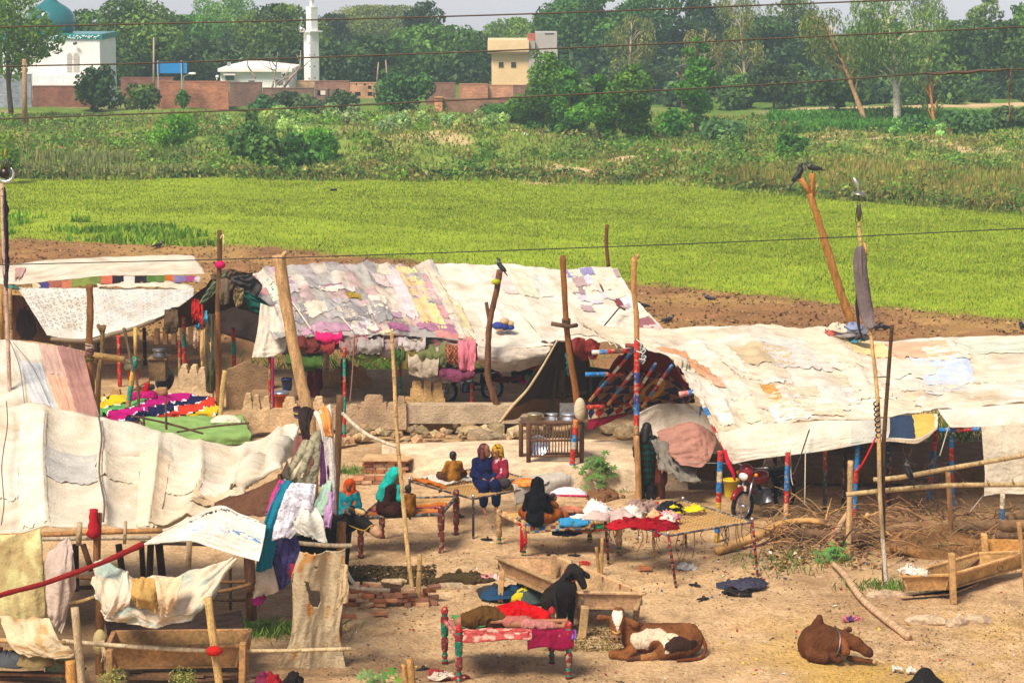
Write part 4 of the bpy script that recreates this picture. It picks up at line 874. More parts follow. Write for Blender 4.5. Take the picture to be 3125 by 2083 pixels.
P2 = [(.0, .05, .05, .6, L(218, 201, 188)), (.05, .10, .05, .75, L(190, 140, 136)), (.10, .155, .18, .8, L(214, 220, 196)), (.155, .2, .25, .7, L(198, 176, 158)), (.18, .29, .02, .2, L(192, 164, 172)), (.82, .875, .05, .8, L(228, 190, 138)), (.875, .905, .05, .86, L(222, 214, 150)), (.76, .82, .08, .75, L(214, 196, 194)), (.905, .93, .15, .7, L(214, 160, 164)), (.80, .93, .8, .9, L(168, 116, 140)), (.3, .46, .82, .92, L(176, 138, 156)), (.56, .62, .84, .93, L(166, 110, 136)), (.66, .76, .82, .92, L(158, 100, 132)), (.2, .3, .84, .92, L(190, 150, 168)), (.46, .54, .84, .97, L(218, 211, 204)), (.6, .68, .9, 1., L(224, 196, 160)), (.86, .97, .9, 1., L(206, 140, 134)), (.5, .57, .42, .5, L(176, 142, 56)), (.4, .5, .3, .38, L(150, 116, 132)), (.93, .97, .1, .95, L(216, 203, 182)), (.44, .58, .6, .8, L(142, 138, 138)), (.36, .46, .5, .68, L(172, 168, 166)), (.6, .7, .55, .78, L(150, 146, 144)), (.12, .135, .3, .38, L(40, 110, 130)), (.3, .36, .55, .64, L(196, 160, 158)), (.96, .995, .2, 1., L(206, 196, 150))]
patches(sh, t2, 7, P2, 40, [L(200, 190, 184), L(214, 199, 178), L(168, 160, 158), L(210, 186, 180), L(186, 180, 176), L(150, 146, 146), L(220, 207, 188), L(176, 146, 160)], (.03, .97, .02, .97), (.035, .10, .05, .16))
for (a, b_) in (((830, 850), (950, 1005)), ((965, 900), (1075, 1005))): rope(t2, [V(a[0], a[1], 61.5), V((a[0] + b_[0]) / 2, (a[1] + b_[1]) / 2 - 8, 59.3), V(b_[0], b_[1], 57.5)], .02, L(226, 214, 190))
# hanging front edge: many rags
VAL = [(905, 985, 1025, 1075, L(110, 52, 48)), (962, 1045, 1012, 1050, L(216, 40, 110)), (980, 1022, 1035, 1078, L(150, 56, 56)), (1035, 1110, 1030, 1082, L(150, 120, 112)), (1090, 1170, 1028, 1080, L(168, 158, 150)), (1150, 1215, 1030, 1090, L(160, 136, 132)), (1215, 1300, 1030, 1072, L(184, 172, 166)), (1265, 1362, 1045, 1118, L(112, 116, 72)), (1360, 1404, 1046, 1112, L(150, 84, 56)), (1398, 1452, 1036, 1130, L(210, 120, 132)), (872, 985, 1080, 1128, L(70, 96, 44)), (1065, 1165, 1068, 1100, L(112, 124, 62)), (1225, 1290, 1035, 1130, L(120, 104, 52)), (1245, 1340, 1060, 1150, L(184, 168, 146)), (1340, 1450, 1120, 1160, L(120, 60, 84)), (1290, 1400, 1120, 1165, L(160, 140, 128)), (1445, 1478, 1040, 1100, L(190, 40, 60)), (1090, 1120, 1025, 1062, L(206, 50, 120)), (1190, 1235, 1050, 1110, L(60, 90, 48))]
s2 = Sheet(rowsV(row([900, 1010, 1120, 1230, 1340, 1460], [1026, 1022, 1020, 1024, 1030, 1036], 57.6), row([900, 1010, 1120, 1230, 1340, 1460], [1072, 1066, 1074, 1078, 1090, 1104], 57.5)), wr=.05, wf=(30, 5), fold=.1, ff=(16, 2), seed=49); s2.mesh('fringe', 110, 12, lambda u, v: np.array([L(150, 132, 126), L(120, 70, 72), L(168, 150, 140), L(104, 100, 84), L(140, 96, 96)])[(vn(u * 14, v * 2, 0, 3) * 4.99).astype(int)], 'cloth', t2, rag=.06)
for i, (x0, x1, y0, y1, c) in enumerate(VAL):
    Yk = 57.3 - .05 * (i % 5); sg = R.uniform(4, 16)
    s2 = Sheet(rowsV(row([x0, x0 * .66 + x1 * .34, x0 * .34 + x1 * .66, x1], [y0, y0 + 5, y0 + 4, y0 - 2], Yk + .25), row([x0, x0 * .66 + x1 * .34, x0 * .34 + x1 * .66, x1], [(y0 + y1) / 2] * 4, Yk), row([x0 + 3, x0 * .66 + x1 * .34, x0 * .34 + x1 * .66, x1 - 4], [y1 - sg, y1, y1 + 3, y1 - sg * .6], Yk + .02)), wr=.03, wf=(9, 16), fold=.08, ff=(4, 2), seed=50 + i)
    chk = (lambda u, v: np.where(((u * 9).astype(int) + (v * 9).astype(int))[:, None] % 2 == 0, np.array(L(170, 110, 70)), np.array(L(104, 46, 40)))) if i == 8 else c
    s2.mesh('hanging_rag', 28, 14, chk, 'cloth', t2, rag=.05)
# left gable: rags, white side sheet, dark inner
s2 = Sheet(rowsV(row([795, 825, 850, 880], [925, 935, 950, 962], 58.5), row([785, 820, 848, 880], [1010, 1015, 1015, 1015], 58), row([768, 800, 840, 872], [1090, 1090, 1085, 1070], 57.8)), wr=.02, wf=(10, 26), fold=.05, seed=90); s2.mesh('side_sheet', 34, 34, stripes(L(222, 210, 190), 3, 4, .1), 'tarp', t2)
for i, (pts, c) in enumerate([([(640, 838), (700, 820), (745, 842), (720, 880), (668, 905)], L(104, 84, 66)), ([(700, 845), (760, 838), (800, 870), (780, 920), (730, 895)], L(76, 72, 72)), ([(735, 885), (790, 905), (850, 960), (830, 968), (760, 945)], L(36, 96, 82)), ([(715, 880), (742, 880), (740, 925), (722, 940), (712, 910)], L(150, 130, 88)), ([(655, 850), (690, 830), (665, 880), (630, 920), (600, 935)], L(110, 122, 90))]):
    c0 = Vector((0, 0, 0)); q = [V(x, y, 59.5 - .2 * i + .02 * (x - 700) * .05) for x, y in pts]; cm = sum(q, Vector()) / len(q)
    s2 = Sheet([[q[0], (q[0] + q[1]) / 2, q[1], q[1]], [(q[0] + q[4]) / 2, cm, (q[1] + q[2]) / 2, q[2]], [q[4], (q[4] + q[3]) / 2, q[3], (q[3] + q[2]) / 2]], wr=.05, wf=(9, 12), fold=.1, ff=(4, 4), seed=95 + i); s2.mesh('gable_rag', 26, 22, c, 'cloth', t2, rag=.05)
for i, (x0, x1, y0, y1, c) in enumerate([(584, 610, 915, 985, L(180, 40, 36)), (596, 622, 930, 1005, L(190, 52, 44)), (620, 634, 950, 990, L(80, 160, 190)), (590, 605, 960, 1000, L(30, 28, 34)), (598, 612, 985, 1008, L(40, 140, 190)), (610, 645, 1000, 1120, L(212, 170, 110)), (625, 660, 960, 1200, L(90, 80, 62)), (640, 652, 1080, 1200, L(96, 96, 50)), (590, 605, 1010, 1060, L(206, 176, 150)), (668, 700, 850, 930, L(110, 94, 76)), (500, 545, 945, 1020, L(96, 78, 60))]):
    s2 = Sheet(rowsV(row([x0 + 3, (x0 + x1) / 2, x1 - 3], [y0, y0 - 3, y0], 57.5), row([x0, (x0 + x1) / 2, x1], [(y0 + y1) / 2] * 3, 57.4), row([x0 + 4, (x0 + x1) / 2, x1 - 2], [y1 - 6, y1, y1 - 8], 57.5)), wr=.03, wf=(8, 8), fold=.07, ff=(5, 1), seed=110 + i); s2.mesh('hanging_rag', 14, 24, c, 'cloth', t2, rag=.04)
b = B(); b.tube([V(670, 702, 58), V(670, 800, 58), V(664, 950, 58), V(668, 1100, 58), V(665, 1262, 58)], [.055, .06, .06, .065, .07], [L(120, 84, 52), L(120, 84, 52), L(170, 108, 56), L(176, 112, 58)], smooth=3, jit=.05); b.obj('gable_post', 'wood', t2)
s2 = Sheet(rowsV(row([498, 560, 620, 690, 770], [956, 925, 868, 824, 832], [61, 60.5, 60, 59.8, 60]), row([505, 585, 655, 725, 800], [995, 985, 962, 940, 962], [64, 64, 64, 64, 63])), wr=.04, wf=(10, 5), fold=.1, seed=92); s2.mesh('gable_canopy', 40, 18, L(74, 60, 50), 'cloth', t2)
s2 = Sheet(rowsV(row([640, 760, 880, 1000], [900, 900, 930, 950], 65), row([640, 760, 880, 1000], [1010, 1040, 1085, 1090], 65)), wr=.04, wf=(14, 4), fold=.1, ff=(9, 1), seed=93); s2.mesh('dark_backdrop', 40, 12, L(64, 52, 48), 'cloth', t2)  # dark sheet added so the inside of the tent reads as deep shade
b = B(); b.ball(V(672, 808, 57.9), (.13, .12, .1), L(196, 30, 90)); b.obj('knot', 'cloth', t2)
b = B(); b.tube([V(672, 728, 57.9), V(682, 716, 57.8), V(684, 750, 57.8)], .02, L(214, 200, 150), smooth=3); b.obj('tie', 'cloth', t2)
for (x, y0, by, bands) in ((823, 1089, 1296, [RED, NAT, RED, RED, TUR, RED]), (1051, 1061, 1353, [RED, TUR, TUR, RED, RED, TUR, TUR, RED, TUR, RED]), (1221, 1061, 1290, [TUR, RED, RED, TUR, TUR, RED, RED, TUR]), (1439, 1170, 1310, [RED, RED, TUR, RED]), (548, 1040, 1190, [RED, NAT, TUR])):
    base = G(x, by); base.z = 0; post(t2, V(x, y0, base.y), base, .040, bands[::-1])
b = B(); slab(b, 905, 1420, 1040, 1045, 57.6, .06, NAT); b.obj('eave_pole', 'wood', t2)
for (x0, x1, y0, y1, Y, c) in ((1040, 1062, 1095, 1245, 60.5, L(60, 40, 30)), (985, 1006, 1080, 1140, 61.5, L(206, 176, 130)), (1330, 1350, 1100, 1160, 61, RED)): 
    p, q = V((x0 + x1) / 2, y0, Y), V((x0 + x1) / 2, y1, Y); post(t2, p, (q.x, q.y, 0), (x1 - x0) / 2 / FPX * Y, [c])
rope(t2, [V(1082, 1020, 57.1), V(1076, 1130, 57.1), V(1068, 1230, 57)], .018, L(150, 110, 90))
rope(t2, [V(832, 1090, 57.2), V(834, 1200, 57), V(836, 1275, 57)], .03, L(150, 24, 84), 'sash')

# ---- white tent joined at its right
t3 = T('tent', 'plain white tent with torn blue and red trim joined to the patchwork tent', 'tent', G(1650, 1300), 'tents')
sh = Sheet(rowsV(row([1300, 1400, 1500, 1600, 1700, 1800, 1882], [800, 803, 807, 808, 818, 812, 814], 63.2), row([1365, 1470, 1565, 1660, 1760, 1860, 1935], [893, 898, 903, 908, 914, 918, 905], 60.5), row([1415, 1520, 1610, 1710, 1810, 1920, 2010], [985, 990, 994, 998, 1000, 996, 985], 58.5), row([1460, 1545, 1625, 1700, 1800, 1920, 2040], [1058, 1062, 1058, 1050, 1045, 1040, 1030], 57)), wr=.022, wf=(24, 44), fold=.045, ff=(7, 3), ribs=[0, .2, .4, .6, .8, 1], sag=.06, seed=61)
sh.mesh('canvas', 110, 80, stripes(L(230, 219, 200), 8, 9, .05), parent=t3, rag=.008)
patches(sh, t3, 9, [(.30, .38, .1, .3, L(224, 193, 182)), (.38, .48, .08, .32, L(218, 211, 186)), (.70, .84, .02, .1, L(150, 140, 180)), (.84, .95, .02, .3, L(226, 209, 186)), (.86, .97, .28, .42, L(198, 203, 204)), (.88, .98, .55, .8, L(150, 100, 104)), (.90, .995, .66, .95, L(216, 180, 172)), (.8, .88, .18, .24, L(110, 56, 64)), (.86, .9, .3, .38, L(128, 66, 72)), (.5, .56, .1, .3, L(208, 209, 196)), (.55, .7, .5, .8, L(224, 209, 184)), (.1, .25, .4, .7, L(220, 213, 200))], 16, [L(218, 205, 184), L(200, 196, 204), L(230, 221, 206), L(176, 150, 150)], (.66, .99, .02, .5), (.03, .07, .04, .09))
for k in range(5): s_ = sh.mesh('red_trim', 8, 4, L(140, 80, 90), 'cloth', t3, (.4 + k * .05, .44 + k * .05, .9, .95), off=.03, rag=.35, curl=.05, solid=0)
s2 = Sheet(rowsV(row([1455, 1530, 1600, 1680], [1056, 1060, 1060, 1056], 57), row([1458, 1530, 1600, 1675], [1090, 1098, 1094, 1084], 56.9), row([1462, 1540, 1600, 1668], [1118, 1132, 1124, 1104], 57.2)), wr=.02, wf=(10, 26), fold=.05, seed=63); s2.mesh('valance', 44, 18, stripes(L(206, 194, 178), 2, 6, .1), 'tarp', t3)
rope(t3, [V(1500, 815, 63), V(1570, 930, 60), V(1640, 1010, 58), V(1680, 1090, 56.7)], .025, L(226, 216, 196))
b = B(); b.tube([V(1845, 992, 57.6), V(1892, 936, 59.3)], .018, L(60, 50, 44)); b.tube([V(1882, 930, 59.3), V(1908, 946, 59.2)], .025, L(110, 70, 50)); b.obj('stick', 'wood', t3)
bn = T('cloth_bundle', 'blue and tan cloth bundle thrown on the white tent roof', 'cloth', V(1540, 1000, 58.1)); b = B()
for (dx, dy, rx, rz, c) in ((-14, 0, .17, .1, L(60, 70, 140)), (8, 2, .16, .09, L(52, 62, 130)), (24, 4, .1, .07, L(60, 70, 140)), (6, -14, .15, .08, L(196, 160, 120)), (22, -8, .1, .07, L(206, 172, 130)), (-6, 10, .14, .05, L(190, 150, 110))): b2 = B(); b2.ball(V(1534 + dx, 994 + dy, 57.95), (rx, .12, rz), c, 10, 7, rot=rotz(R.uniform(0, 3))); b2.obj('fold', 'cloth', bn)
b = B(); b.tube([V(1853, 685, 64), V(1850, 740, 64), V(1858, 820, 64)], [.05, .048, .05], L(130, 84, 54), smooth=3, jit=.05); b.obj('ridge_post', 'wood', t3)

# ---- the dark open lean-to between the white tents
t3b = T('awning', 'dark open-sided awning with a pale hem between the two white tents', 'awning', G(1680, 1330))
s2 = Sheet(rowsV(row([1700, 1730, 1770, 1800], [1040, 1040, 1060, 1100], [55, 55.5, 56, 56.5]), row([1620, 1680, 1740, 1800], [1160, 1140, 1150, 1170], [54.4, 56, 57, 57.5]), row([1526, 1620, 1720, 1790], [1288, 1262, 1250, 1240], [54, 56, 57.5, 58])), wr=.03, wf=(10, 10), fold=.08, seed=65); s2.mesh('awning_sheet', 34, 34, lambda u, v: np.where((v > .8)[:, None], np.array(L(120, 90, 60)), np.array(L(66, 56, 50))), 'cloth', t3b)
b = B(); b.tube([V(1702, 1036, 54.9), V(1660, 1110, 54.6), V(1612, 1185, 54.2), V(1562, 1240, 54), V(1524, 1290, 53.9)], [.02, .025, .03, .035, .03], L(196, 172, 132), smooth=5, jit=.1); b.obj('hem', 'cloth', t3b)
for (x0, x1, y0, y1, c, Yk) in ((1745, 1800, 1035, 1105, L(150, 62, 56), 55.2), (1772, 1830, 1040, 1095, L(140, 54, 50), 55), (1728, 1735, 1080, 1145, L(30, 110, 110), 54.8), (1700, 1726, 1050, 1225, L(110, 90, 70), 56.5)):
    s2 = Sheet(rowsV(row([x0, (x0 + x1) / 2, x1], [y0, y0 - 6, y0 + 8], Yk), row([x0 + 4, (x0 + x1) / 2, x1 - 2], [(y0 + y1) / 2] * 3, Yk - .1), row([x0 + 8, (x0 + x1) / 2 + 6, x1 - 6], [y1 - 20, y1, y1 - 14], Yk)), wr=.04, wf=(7, 6), fold=.1, ff=(4, 2), seed=int(x0)); s2.mesh('hanging_cloth', 18, 18, c, 'cloth', t3b)
for (x0, y0, x1, y1, Y, r) in ((1697, 1100, 1680, 1270, 56, .05), (1640, 1200, 1790, 1198, 56.5, .05), (1800, 1150, 1802, 1210, 57, .04)): b = B(); b.tube([V(x0, y0, Y), V(x1, y1, Y)], r, L(92, 74, 54)); b.obj('frame_pole', 'wood', t3b)
p = V(1680, 1260, 56); post(t3b, p, (p.x, p.y, 0), .05, [NAT])
sh = Sheet(rowsV(row([1560, 1680, 1800, 1900], [1120, 1118, 1120, 1130], 61), row([1560, 1680, 1800, 1900], [1270, 1270, 1270, 1270], 61)), wr=.05, wf=(12, 4), fold=.12, ff=(7, 1), seed=67); sh.mesh('dark_backdrop', 40, 14, L(48, 40, 38), 'cloth', t3b)  # added dark cloth, its colour standing in for the black shade under the awning
for (x0, x1, y0, y1, c) in ((1585, 1650, 1145, 1165, L(206, 30, 130)), (1602, 1660, 1143, 1156, L(110, 170, 70)), (1612, 1656, 1108, 1122, L(190, 50, 34)), (1480, 1600, 1150, 1158, L(120, 40, 50))):
    s2 = Sheet(rowsV(row([x0, (x0 + x1) / 2, x1], [y0, y0 + 2, y0 - 2], 58.4), row([x0, (x0 + x1) / 2, x1], [y1, y1 + 8, y1 - 2], 58.1)), wr=.03, wf=(9, 3), fold=.05, seed=int(x0)); s2.mesh('quilt', 20, 6, c, 'cloth', t3b)

# ---- right-hand big tent
t4 = T('tent', 'very long patched cream tent on painted posts at the right', 'tent', G(2600, 1580), 'tents')
sh = Sheet(rowsV(row([1774, 1900, 2030, 2167, 2280, 2400, 2530, 2653, 2832, 2985, 3230], [988, 998, 998, 996, 989, 992, 1000, 1038, 1030, 1026, 1008], 55.2),
                 row([1880, 2000, 2120, 2240, 2350, 2470, 2590, 2710, 2880, 3010, 3230], [1052, 1062, 1066, 1068, 1066, 1072, 1080, 1098, 1092, 1090, 1078], 53),
                 row([2052, 2130, 2210, 2300, 2410, 2520, 2640, 2760, 2910, 3030, 3230], [1104, 1130, 1142, 1150, 1152, 1156, 1160, 1168, 1162, 1158, 1148], 51),
                 row([2117, 2190, 2260, 2350, 2450, 2560, 2670, 2790, 2920, 3040, 3230], [1200, 1212, 1218, 1218, 1220, 1216, 1214, 1212, 1208, 1200, 1188], 49.4),
                 row([2188, 2240, 2300, 2380, 2470, 2580, 2690, 2800, 2900, 3050, 3230], [1316, 1312, 1300, 1292, 1280, 1276, 1268, 1256, 1246, 1236, 1222], 47.9)), wr=.042, wf=(26, 64), fold=.045, ff=(10, 5), ribs=[0, .12, .24, .36, .48, .6, .72, .84, 1], sag=.06, seed=71)
def t4col(u, v):
    cell = vn(np.floor(u * 13 + .5 * vn(v * 5, u * 3, 0, 1)) * 3.3, np.floor(v * 5 + .4 * vn(u * 9, v, 0, 2)) * 2.7, 0, 75); pal = np.array([L(228, 215, 190), L(222, 207, 180), L(224, 212, 192), L(230, 221, 204), L(224, 207, 182), L(214, 209, 194)])
    return pal[(cell * 5.99).astype(int)]
sh.mesh('canvas', 190, 110, t4col, parent=t4, rag=.006)
patches(sh, t4, 12, [(.0, .10, .0, .5, L(222, 206, 178)), (.10, .17, .25, .55, L(206, 150, 110)), (.11, .18, .52, .62, L(224, 172, 140)), (.17, .25, .55, .72, L(218, 209, 190)), (.30, .345, .56, .74, L(204, 156, 84)), (.345, .40, .58, .74, L(220, 213, 200)), (.385, .455, .58, .75, L(226, 188, 160)), (.62, .72, .03, .2, L(236, 206, 150)), (.72, .83, .05, .22, L(234, 180, 146)), (.745, .86, .22, .52, L(196, 206, 226)), (.73, .83, .52, .68, L(198, 193, 188)), (.85, .99, .05, .2, L(210, 213, 192)), (.80, .88, .62, .75, L(234, 206, 172)), (.46, .56, .56, .8, L(214, 210, 194)), (.18, .26, .72, .95, L(226, 211, 184)), (.38, .5, .78, .95, L(226, 196, 166)), (.87, .98, .6, .9, L(216, 206, 182)), (.05, .12, .6, .95, L(228, 216, 196)), (.56, .64, .3, .6, L(228, 217, 194)), (.24, .3, .2, .5, L(230, 217, 192))],
        26, [L(230, 217, 194), L(220, 203, 176), L(222, 210, 190), L(232, 223, 206), L(230, 206, 180), L(214, 206, 196), L(206, 184, 150)], (.10, .99, .12, .97), (.06, .15, .10, .2))
s2 = Sheet(rowsV(row([2190, 2250, 2330, 2420, 2520, 2620, 2720, 2790, 2862], [1314, 1308, 1294, 1290, 1282, 1278, 1270, 1262, 1262], 47.8), row([2205, 2260, 2340, 2430, 2520, 2620, 2720, 2800, 2862], [1362, 1362, 1352, 1345, 1335, 1325, 1318, 1312, 1290], 47.5), row([2236, 2280, 2345, 2430, 2520, 2620, 2710, 2800, 2862], [1416, 1406, 1396, 1386, 1374, 1356, 1346, 1352, 1308], 47.4)), wr=.014, wf=(14, 60), fold=.05, ff=(6, 2), seed=72)
def valc(u, v):
    c = np.tile(np.array(L(226, 216, 196)), (len(u), 1)); c[(u > .60) & (u < .76)] = np.array(L(198, 197, 184)); c[(u > .74) & (u < .86) & (v < .75)] = np.array(L(52, 66, 88)); c[(u > .86) & (u < .97) & (v < .75)] = np.array(L(226, 182, 92)); c[(v > .8) & (u > .7)] = np.array(L(196, 176, 150)); return c
s2.mesh('valance', 110, 34, valc, 'tarp', t4, rag=.012)
s2 = Sheet(rowsV(row([2862, 2960, 3060, 3230], [1250, 1242, 1236, 1224], 47.7), row([2900, 2980, 3070, 3230], [1304, 1302, 1298, 1284], 47.3)), wr=.012, wf=(16, 14), fold=.03, seed=73); s2.mesh('valance', 40, 14, stripes(L(226, 214, 196), 6, 6, .12), 'tarp', t4)
s2 = Sheet(rowsV(row([2994, 3060, 3130, 3230], [1302, 1296, 1292, 1286], 47), row([3000, 3060, 3130, 3230], [1370, 1366, 1364, 1360], 46.8), row([3006, 3060, 3130, 3230], [1440, 1438, 1436, 1432], 46.7), row([3002, 3060, 3130, 3230], [1514, 1506, 1508, 1504], 46.6)), wr=.012, wf=(14, 40), fold=.05, ff=(5, 2), seed=74); s2.mesh('side_curtain', 40, 50, stripes(L(210, 196, 172), 6, 5, .08), 'tarp', t4)
# lining quilt on the underside of the far slope
s2 = Sheet(rowsV(row([1888, 1960, 2040, 2110], [1078, 1062, 1090, 1190], [50.6, 50.6, 50.4, 50]), row([1840, 1930, 2030, 2116], [1150, 1150, 1160, 1215], [52, 52, 51.6, 51]), row([1800, 1880, 1960, 2050], [1225, 1225, 1235, 1240], [53.4, 53.2, 53, 52.5]), row([1794, 1850, 1920, 2010], [1312, 1292, 1262, 1250], [53.4, 53.4, 53.2, 53])), wr=.02, wf=(8, 8), fold=.06, seed=76)
def quilt(u, v):
    c = np.tile(np.array(L(96, 26, 36)), (len(u), 1)); m = (v > .28) & (v < .66)
    tri = ((np.abs((u * 7) % 1 - .5) * 2 < ((v * 9) % 1)));
    c[m & tri] = np.array(L(40, 36, 62)); c[m & ~tri] = np.array(L(120, 84, 60)); d = (np.hypot((u - .62) * 1.4, v - .48) < .14); c[d] = np.array(L(176, 130, 40)); c[np.hypot((u - .62) * 1.4, v - .48) < .07] = np.array(L(90, 40, 50))
    k = (v > .72) & (v < .86); dia = (np.abs((u * 8) % 1 - .5) + np.abs((v - .79) / .14)) < .5; c[k] = np.array(L(170, 150, 120)); c[k & dia] = np.where(((u[k & dia] * 8).astype(int) % 2 == 0)[:, None], np.array(L(34, 34, 60)), np.array(L(140, 40, 34))); c[v > .88] = np.array(L(130, 24, 50)); return c
s2.mesh('lining_quilt', 90, 70, quilt, 'cloth', t4)
for (x0, y0, Y0, x1, y1, Y1) in ((1930, 1070, 50.4, 1800, 1222, 53.2), (1965, 1090, 50.4, 1850, 1240, 53), (2000, 1110, 50.4, 1920, 1235, 53), (2050, 1115, 50.2, 1960, 1240, 52.8)):
    b = B(); painted(b, V(x0, y0, Y0 - .05), V(x1, y1, Y1 - .1), .035, [BLU, RED, L(214, 206, 196), RED, BLU, RED, L(200, 150, 80)]); b.obj('rafter', 'paint', t4)
for (x0, y0, x1, y1, Y, r, bands) in ((1806, 1075, 1946, 1068, 50.2, .05, [L(206, 200, 190), BLU, RED, L(110, 80, 60), RED, BLU]), (1908, 1054, 1962, 1056, 50.1, .05, [L(140, 60, 50), L(130, 54, 46)]), (1786, 1142, 2090, 1136, 51.6, .05, [BLU, RED, L(70, 30, 34), L(60, 26, 30), L(54, 26, 34)]), (1790, 1242, 2120, 1222, 52.8, .05, [RED, L(70, 30, 34), RED, L(50, 30, 44), L(40, 26, 34), L(40, 26, 34)]), (2072, 1203, 2116, 1196, 49.6, .06, [L(216, 160, 150), L(206, 120, 110), BLU])):
    b = B(); painted(b, V(x0, y0, Y), V(x1, y1, Y), r, bands); b.obj('purlin', 'paint', t4)
b = B(); painted(b, V(2140, 1220, 48.9), V(2215, 1375, 47.6), .05, [L(216, 206, 190), BLU, L(206, 190, 170), RED, L(206, 190, 170), RED]); b.obj('rafter', 'paint', t4)
for (x0, y0, x1, by, bands, r) in ((2199, 1375, 2188, 1655, [RED, BLU, L(216, 190, 150), BLU, RED, YEL, L(214, 200, 170), BLU, YEL], .065), (2141, 1240, 2133, 1475, [BLU, L(140, 50, 44), BLU, L(150, 54, 46), BLU, L(170, 150, 130)], .055), (2404, 1380, 2398, 1610, [L(190, 50, 40), BLU, BLU, RED, L(226, 170, 120), BLU], .062), (2618, 1355, 2605, 1590, [BLU, BLU, RED, BLU, BLU, RED], .06), (2858, 1296, 2835, 1530, [RED, RED, BLU, BLU, RED, BLU], .06), (2903, 1325, 2908, 1560, [BLU, RED, BLU, RED, BLU, BLU], .055), (2518, 1372, 2518, 1560, [L(150, 60, 44), L(70, 76, 80), L(84, 86, 84)], .05), (2713, 1360, 2713, 1540, [L(36, 84, 100), L(90, 40, 34), L(96, 44, 36)], .06), (2580, 1370, 2574, 1545, [L(40, 34, 34), L(84, 50, 40), L(70, 40, 34)], .05), (2365, 1385, 2365, 1500, [L(44, 40, 44)], .06), (3060, 1505, 3058, 1640, [L(210, 190, 160), L(60, 110, 150), L(214, 196, 170)], .06)):
    g = G(x1, by); post(t4, V(x0, y0, g.y), (g.x, g.y, 0), r * .85, bands[::-1])
b = B(); painted(b, V(2862, 1312, 47.5), V(2992, 1308, 47.3), .05, [BLU, BLU, RED, RED, BLU]); b.obj('eave_pole', 'paint', t4)
for (pts, c, r) in (([(2672, 1335, 47.2), (2640, 1400, 47), (2615, 1440, 46.8), (2625, 1418, 46.8)], L(200, 40, 34), .02), ([(2412, 1370, 47.2), (2414, 1450, 47), (2420, 1480, 46.9)], L(190, 170, 150), .012), ([(2470, 1310, 47.4), (2440, 1400, 47), (2420, 1450, 46.8)], L(70, 60, 56), .014), ([(2458, 1375, 47.2), (2456, 1540, 46.6)], L(200, 190, 170), .012), ([(2895, 1300, 47), (2868, 1390, 46.5)], L(190, 180, 160), .012), ([(3000, 1512, 46.5), (2960, 1560, 45.8)], L(190, 180, 160), .012), ([(2080, 1410, 47.6), (2238, 1414, 47.4)], L(160, 150, 140), .008)): rope(t4, [V(*p) for p in pts], r, c)
b = B(); b.tube([V(2212, 1372, 47.2), V(2222, 1410, 47.1), V(2236, 1440, 47), V(2243, 1465, 47)], [.03, .045, .035, .02], L(206, 24, 60), smooth=3); b.obj('red_sash', 'cloth', t4)
# grey bedding wall and pink sheet at its left end
s2 = Sheet(rowsV(row([1945, 2000, 2060, 2130, 2180], [1262, 1235, 1230, 1240, 1300], [50.8, 51.2, 51.6, 51.4, 50.5]), row([1950, 2010, 2070, 2130, 2170], [1320, 1300, 1300, 1310, 1350], [50.6, 51, 51.2, 51, 50.2]), row([1985, 2030, 2080, 2140, 2165], [1370, 1375, 1390, 1400, 1410], 50.2)), wr=.02, wf=(8, 8), fold=.06, seed=77); s2.mesh('end_sheet', 40, 26, L(214, 200, 180), 'tarp', t4)
s2 = Sheet(rowsV(row([2005, 2050, 2100, 2150, 2190], [1318, 1300, 1288, 1300, 1330], 49.8), row([2030, 2075, 2120, 2150, 2180], [1370, 1365, 1355, 1350, 1370], 49.5), row([2080, 2110, 2140, 2155, 2165], [1420, 1425, 1425, 1415, 1400], 49.3)), wr=.03, wf=(5, 22), fold=.06, seed=78); s2.mesh('pink_curtain', 36, 36, L(176, 128, 112), 'cloth', t4)
s2 = Sheet(rowsV(row([1985, 2030, 2080, 2120], [1338, 1350, 1400, 1430], 49.6), row([2000, 2035, 2080, 2130], [1390, 1410, 1440, 1460], 49.3), row([2015, 2050, 2090, 2140], [1430, 1450, 1465, 1476], 49)), wr=.05, wf=(12, 10), fold=.1, ff=(6, 5), seed=79); s2.mesh('grey_rag', 36, 26, L(132, 124, 112), 'cloth', t4, rag=.03)
# platform, dark earth bank and heap under it
b = B(); slab(b, 2090, 2330, 1398, 1465, 50.5, .5, L(92, 74, 56)); b.obj('mud_partition', 'mud', t4, smooth=False)
b = B(); slab(b, 2425, 3230, 1430, 1475, 50.8, 3.0, L(120, 92, 62)); b.obj('sleeping_platform', 'mud', t4, smooth=False)
sh = Sheet(rowsV(row([2400, 2650, 2900, 3230], [1340, 1330, 1325, 1320], 53.5), row([2400, 2650, 2900, 3230], [1440, 1440, 1440, 1440], 53.6)), wr=.05, wf=(26, 5), fold=.12, ff=(12, 1), seed=80); sh.mesh('dark_backdrop', 70, 12, L(88, 74, 62), 'cloth', t4, uv=(0, .36, 0, 1)); sh.mesh('dark_backdrop', 30, 12, L(96, 80, 66), 'cloth', t4, uv=(.42, .5, 0, 1))
b = B()
for k in range(7): b2 = B(); b2.box(V(2560 + (k % 3) * 38, 1378 - (k // 3) * 16, 52.8), (.3, .3, .18), jc(L(120, 90, 66), .2), bev=.03); b2.obj('stored_box', 'plank', t4)
hp = T('cement_heap', 'pale grey heap under the right tent beyond the sleeping platform', 'heap', G(2740, 1440)); b = B(); b.ball(V(2760, 1440, 53.2), (1.3, .6, .55), L(150, 142, 134), 20, 10); b.obj('mound', 'mud', hp)
